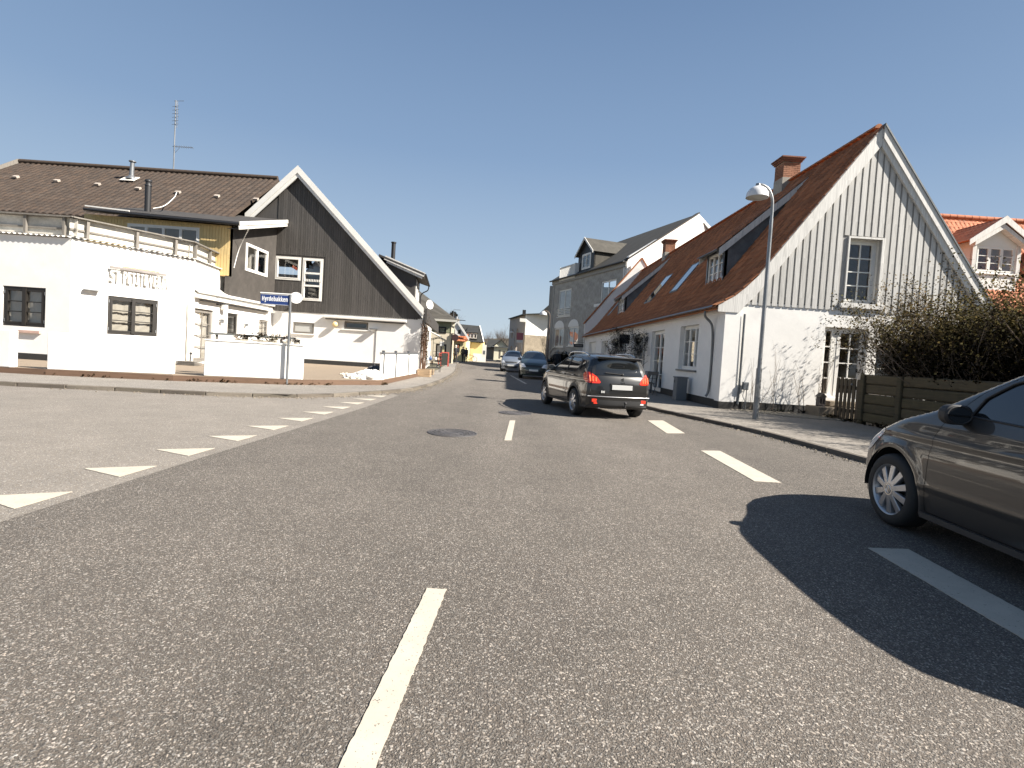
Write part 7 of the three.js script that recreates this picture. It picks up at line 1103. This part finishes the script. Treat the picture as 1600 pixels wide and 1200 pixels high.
// ---------------------------------------------------------------- people up the street
function person(label, pos, turn, o) {
  const t = thing('person', label, 'person', pos.toArray(), undefined, turn); base.set(t, V(0, 0, 0));
  const s = o.h / 1.75, st = o.stride || .12, J = (x, y, z) => V(x * s, y * s, z * s), bones = [];   // faces +z
  const B = (a, b, r0, r1) => bones.push([a, b, r0 * s, r1 * s]);
  B(J(0, .95, 0), J(0, 1.22, .0), .15, .16); B(J(0, 1.22, 0), J(0, 1.40, -.01), .165, .13); B(J(-.15, 1.40, 0), J(.15, 1.40, 0), .085, .085); B(J(0, 1.42, 0), J(0, 1.53, .02), .06, .055); B(J(0, 1.60, .03), J(0, 1.66, .02), .085, .095); B(J(0, 1.585, .07), J(0, 1.60, .08), .05, .05); B(J(0, 1.615, .115), J(0, 1.60, .125), .018, .018);
  for (const k of [-1, 1]) { const f = k * st; B(J(k * .09, .93, 0), J(k * .10, .52, f * .6 + .02), .095, .068); B(J(k * .10, .52, f * .6 + .02), J(k * .10, .09, f * 1.1 - .03), .065, .045); B(J(k * .10, .05, f * 1.1 - .05), J(k * .11, .035, f * 1.1 + .14), .05, .04); const aw = -k * st * .7 + (o.arm || 0); B(J(k * .20, 1.38, 0), J(k * .25, 1.10, -.03 + aw * .4), .062, .052); B(J(k * .25, 1.10, -.03 + aw * .4), J(k * .23, .88, .08 + aw), .05, .04); B(J(k * .23, .88, .08 + aw), J(k * .22, .79, .11 + aw), .036, .026); for (let q = 0; q < 4; q++) B(J(k * (.215 + .0), .80, .085 + aw + q * .018), J(k * .205, .725 + Math.abs(q - 1.5) * .01, .10 + aw + q * .018), .010, .008); B(J(k * .20, .84, .12 + aw), J(k * .185, .785, .145 + aw), .011, .009); }
  const N = 64, mc = new MarchingCubes(N, new THREE.MeshBasicMaterial(), false, false, 200000), half = .98 * s, cy = .9 * s; mc.isolation = 0;
  const e = V(0, 0, 0), k = .03 * s; for (let z = 0; z < N; z++) for (let y = 0; y < N; y++) for (let x = 0; x < N; x++) { const p = e.set((x / (N / 2) - 1) * half, (y / (N / 2) - 1) * half + cy, (z / (N / 2) - 1) * half); let d = 1e3; if (Math.abs(p.x) < .34 * s && Math.abs(p.z) < .36 * s) for (const [a, b, r0, r1] of bones) { const ax = p.x - a.x, ay = p.y - a.y, az = p.z - a.z, bx = b.x - a.x, by = b.y - a.y, bz = b.z - a.z, h = clamp((ax * bx + ay * by + az * bz) / (bx * bx + by * by + bz * bz + 1e-9), 0, 1), dd = Math.hypot(ax - bx * h, ay - by * h, az - bz * h) - lerp(r0, r1, h), m = Math.max(0, k - Math.abs(d - dd)) / k; d = Math.min(d, dd) - m * m * k * .25; } mc.field[x + N * y + N * N * z] = -d; }
  mc.update(); const n = mc.count, pa = mc.positionArray, na = mc.normalArray, P = new Float32Array(n * 3), C = new Float32Array(n * 3);
  for (let i = 0; i < n; i++) { const x = pa[3 * i] * half, y = pa[3 * i + 1] * half + cy, z = pa[3 * i + 2] * half; P.set([x, y, z], 3 * i); const h = y / s, out = Math.abs(x) / s; let c = o.trousers; if (h > 1.5) c = h > 1.64 || z / s < .0 ? o.hair : [.45, .28, .20]; else if (h > .90 || (out > .175 && h > .87)) c = o.jacket; else if (out > .17) c = [.45, .28, .20]; else if (h < .1) c = [.02, .02, .02]; C.set(c, 3 * i); }
  let g = new THREE.BufferGeometry(); g.setAttribute('position', new THREE.BufferAttribute(P, 3)); g.setAttribute('color', new THREE.BufferAttribute(C, 3)); g = mergeVertices(g, 1e-4); g.computeVertexNormals(); part(t, 'body', g, std([1, 1, 1], .85, { vertexColors: true }));
  const hair = new THREE.SphereGeometry(.104 * s, 16, 10, 0, 6.2832, 0, 1.75).rotateX(-.5).translate(0, 1.645 * s, .012 * s); part(t, 'hair', hair, std(o.hair, .9)); return t;
}
{
  const p1 = gnd(711, 568, PAVE_Y); person('person in dark jacket and trousers walking away up the left pavement', V(p1.x, PAVE_Y, p1.z), Math.PI, { h: 1.78, jacket: [.02, .021, .026], trousers: [.018, .018, .022], hair: [.45, .43, .40], stride: .07 });
  const Zp = 66, a = atZ(723, 556, 60); person('person in black coat standing by the yellow walled house', V(a.x, PAVE_Y, -60), 2.6, { h: 1.75, jacket: [.02, .02, .022], trousers: [.016, .016, .02], hair: [.06, .04, .03], stride: .1 });
  const b = atZ(728, 556, 61); person('person in purple grey jacket beside the one in black coat', V(b.x, PAVE_Y, -61), .5, { h: 1.68, jacket: [.05, .045, .07], trousers: [.02, .02, .03], hair: [.08, .05, .03], stride: .1 });
  const c = atZ(869, 575, 33); person('grey haired person in dark clothes on the right pavement beyond the black car', V(c.x, PAVE_Y, -33), Math.PI * .9, { h: 1.7, jacket: [.014, .014, .016], trousers: [.014, .014, .016], hair: [.28, .26, .23], stride: .1 });
}
// ---------------------------------------------------------------- trees and hedges in the distance
{
  seed(66);
  const tree = (px, py, Z, label, o = {}) => { const b = atZ(px, 556, Z), top = atZ(px, py, Z).y, t = thing('bare_tree', label, 'tree', [b.x, 0, -Z]); const H = top, g = grow({ stems: [[V(b.x, 0, -Z), V(rr(-.1, .1), 1, 0).normalize(), H * .48, H * .028]], levels: 4, fork: 3, spread: .62, wob: .14, seg0: 3, up: .03 }); part(t, 'trunk', g.wood, std([.09, .07, .055], .95)); };
  tree(776, 522, 128, 'bare tree with rounded crown behind the end house'); tree(787, 517, 135, 'taller bare tree right of the end house chimney'); tree(797, 523, 130, 'bare tree next to the far conifer'); tree(757, 524, 122, 'bare tree showing between yellow house and end house'); tree(766, 528, 140, 'small bare tree over the dark end house roof'); tree(699, 490, 78, 'bare tree behind the green house roof');
  const conifer = (px, py, Z, label) => { const b = atZ(px, 556, Z), top = atZ(px, py, Z).y, t = thing('conifer', label, 'tree', [b.x, 0, -Z]); part(t, 'trunk', rod(V(b.x, 0, -Z), V(b.x, top * .98, -Z), .22, .04, 7), MAT.bark); const tips = []; for (let k = 0; k < 420; k++) { const h = rr(.22, 1), r = (1 - h) * top * .30 * (.6 + .5 * Math.sin(h * 40)) * Math.sqrt(rnd()) + .1, a = rnd() * 6.283; tips.push([V(b.x + Math.cos(a) * r, top * h - r * .25, -Z + Math.sin(a) * r), V(0, 1, 0)]); } part(t, 'crown', leaves(tips, 5, .5, .3), leafMat([.035, .045, .025]), true); };
  conifer(805, 508, 118, 'dark conifer standing beside the red and white shop sign'); conifer(705, 490, 92, 'dark evergreen treetop behind the green boarded house');
  const bush = (x, z, r, h, label, mat, n = 240) => { const t = thing('roadside_bush', label, 'bush', [x, 0, z]); const tips = []; for (let k = 0; k < n; k++) { const a = rnd() * 6.283, q = Math.sqrt(rnd()), y = Math.sqrt(1 - q * q * .8) * h * rr(.25, 1.05); tips.push([V(x + Math.cos(a) * q * r, y, z + Math.sin(a) * q * r), V(0, 1, 0)]); } const g = grow({ stems: Array.from({ length: 6 }, () => [V(x + rr(-.3, .3), 0, z + rr(-.3, .3)), V(rr(-.4, .4), 1, rr(-.4, .4)).normalize(), h * .5, .03]), levels: 2, fork: 3, spread: .6, wob: .2 }); part(t, 'branches', g.wood, MAT.twig); part(t, 'foliage', leaves(tips, 6, .16, .16), mat, true); };
  const c1 = atZ(885, 556, 46); bush(c1.x, -46, 1.5, 1.7, 'dark hedge clump below the arched windows', darkLeaf, 320); const c2 = atZ(872, 558, 50); bush(c2.x, -49, 1.2, 1.6, 'dark hedge clump at the corner of the grey house', darkLeaf); const c3 = atZ(828, 556, 60); bush(c3.x, -60, .9, 1.7, 'round tan bush before the bare stone wall', leafMat([.24, .19, .11])); const c4 = atZ(841, 556, 62); bush(c4.x, -62, 1.0, 1.6, 'low brown bush at the foot of the stone wall', leafMat([.20, .15, .09]));
  { const b = atZ(850, 556, 58), t = thing('bare_tree', 'thin young bare tree against the stone wall', 'tree', [b.x, 0, -58]); const g = grow({ stems: [[V(b.x, 0, -58), V(0, 1, 0), 1.9, .04]], levels: 3, fork: 4, spread: .6, wob: .12 }); part(t, 'trunk', g.wood, MAT.twig); }
  // things by the end house
  { const z = -64, x = atZ(735, 555, 64).x, t = thing('parked_bicycle', 'dark bicycle leaning by the garden wall up the street', 'bicycle', [x, 0, z]); base.set(t, V(x, 0, z)); for (const dx of [-.5, .5]) { part(t, 'wheel', new THREE.TorusGeometry(.32, .02, 6, 24).translate(x + dx, .4, z), MAT.rubber); } part(t, 'frame', [rod(V(x - .5, .4, z), V(x - .1, .85, z), .02), rod(V(x - .1, .85, z), V(x + .35, .85, z), .02), rod(V(x + .35, .9, z), V(x + .5, .4, z), .02), rod(V(x + .35, .8, z), V(x - .02, .36, z), .02), rod(V(x - .02, .36, z), V(x - .5, .4, z), .02)], MAT.darkMetal); part(t, 'saddle', rbox(x - .12, .98, z, .24, .06, .12, .02), CARM.dark); part(t, 'handlebar', rod(V(x + .36, 1.05, z - .25), V(x + .36, 1.05, z + .25), .015), CARM.silver); }
  // low hills of scrub closing the view
  const g = new THREE.PlaneGeometry(900, 1, 300, 3), q = g.attributes.position; for (let i = 0; i < q.count; i++) { const x = q.getX(i), v = q.getY(i) + .5; q.setXYZ(i, x, v * (5 + 5 * vnoise(x * .03, 1) + 3 * vnoise(x * .12, 7)) - .5, -260 - v * 40 - 20 * vnoise(x * .02, 3)); } g.computeVertexNormals(); const hl = structure('distant_scrub'); part(hl, 'scrub_slope', g, std([.10, .085, .06], .95, { map: T.mottle }));
}
renderer.render(scene, camera);
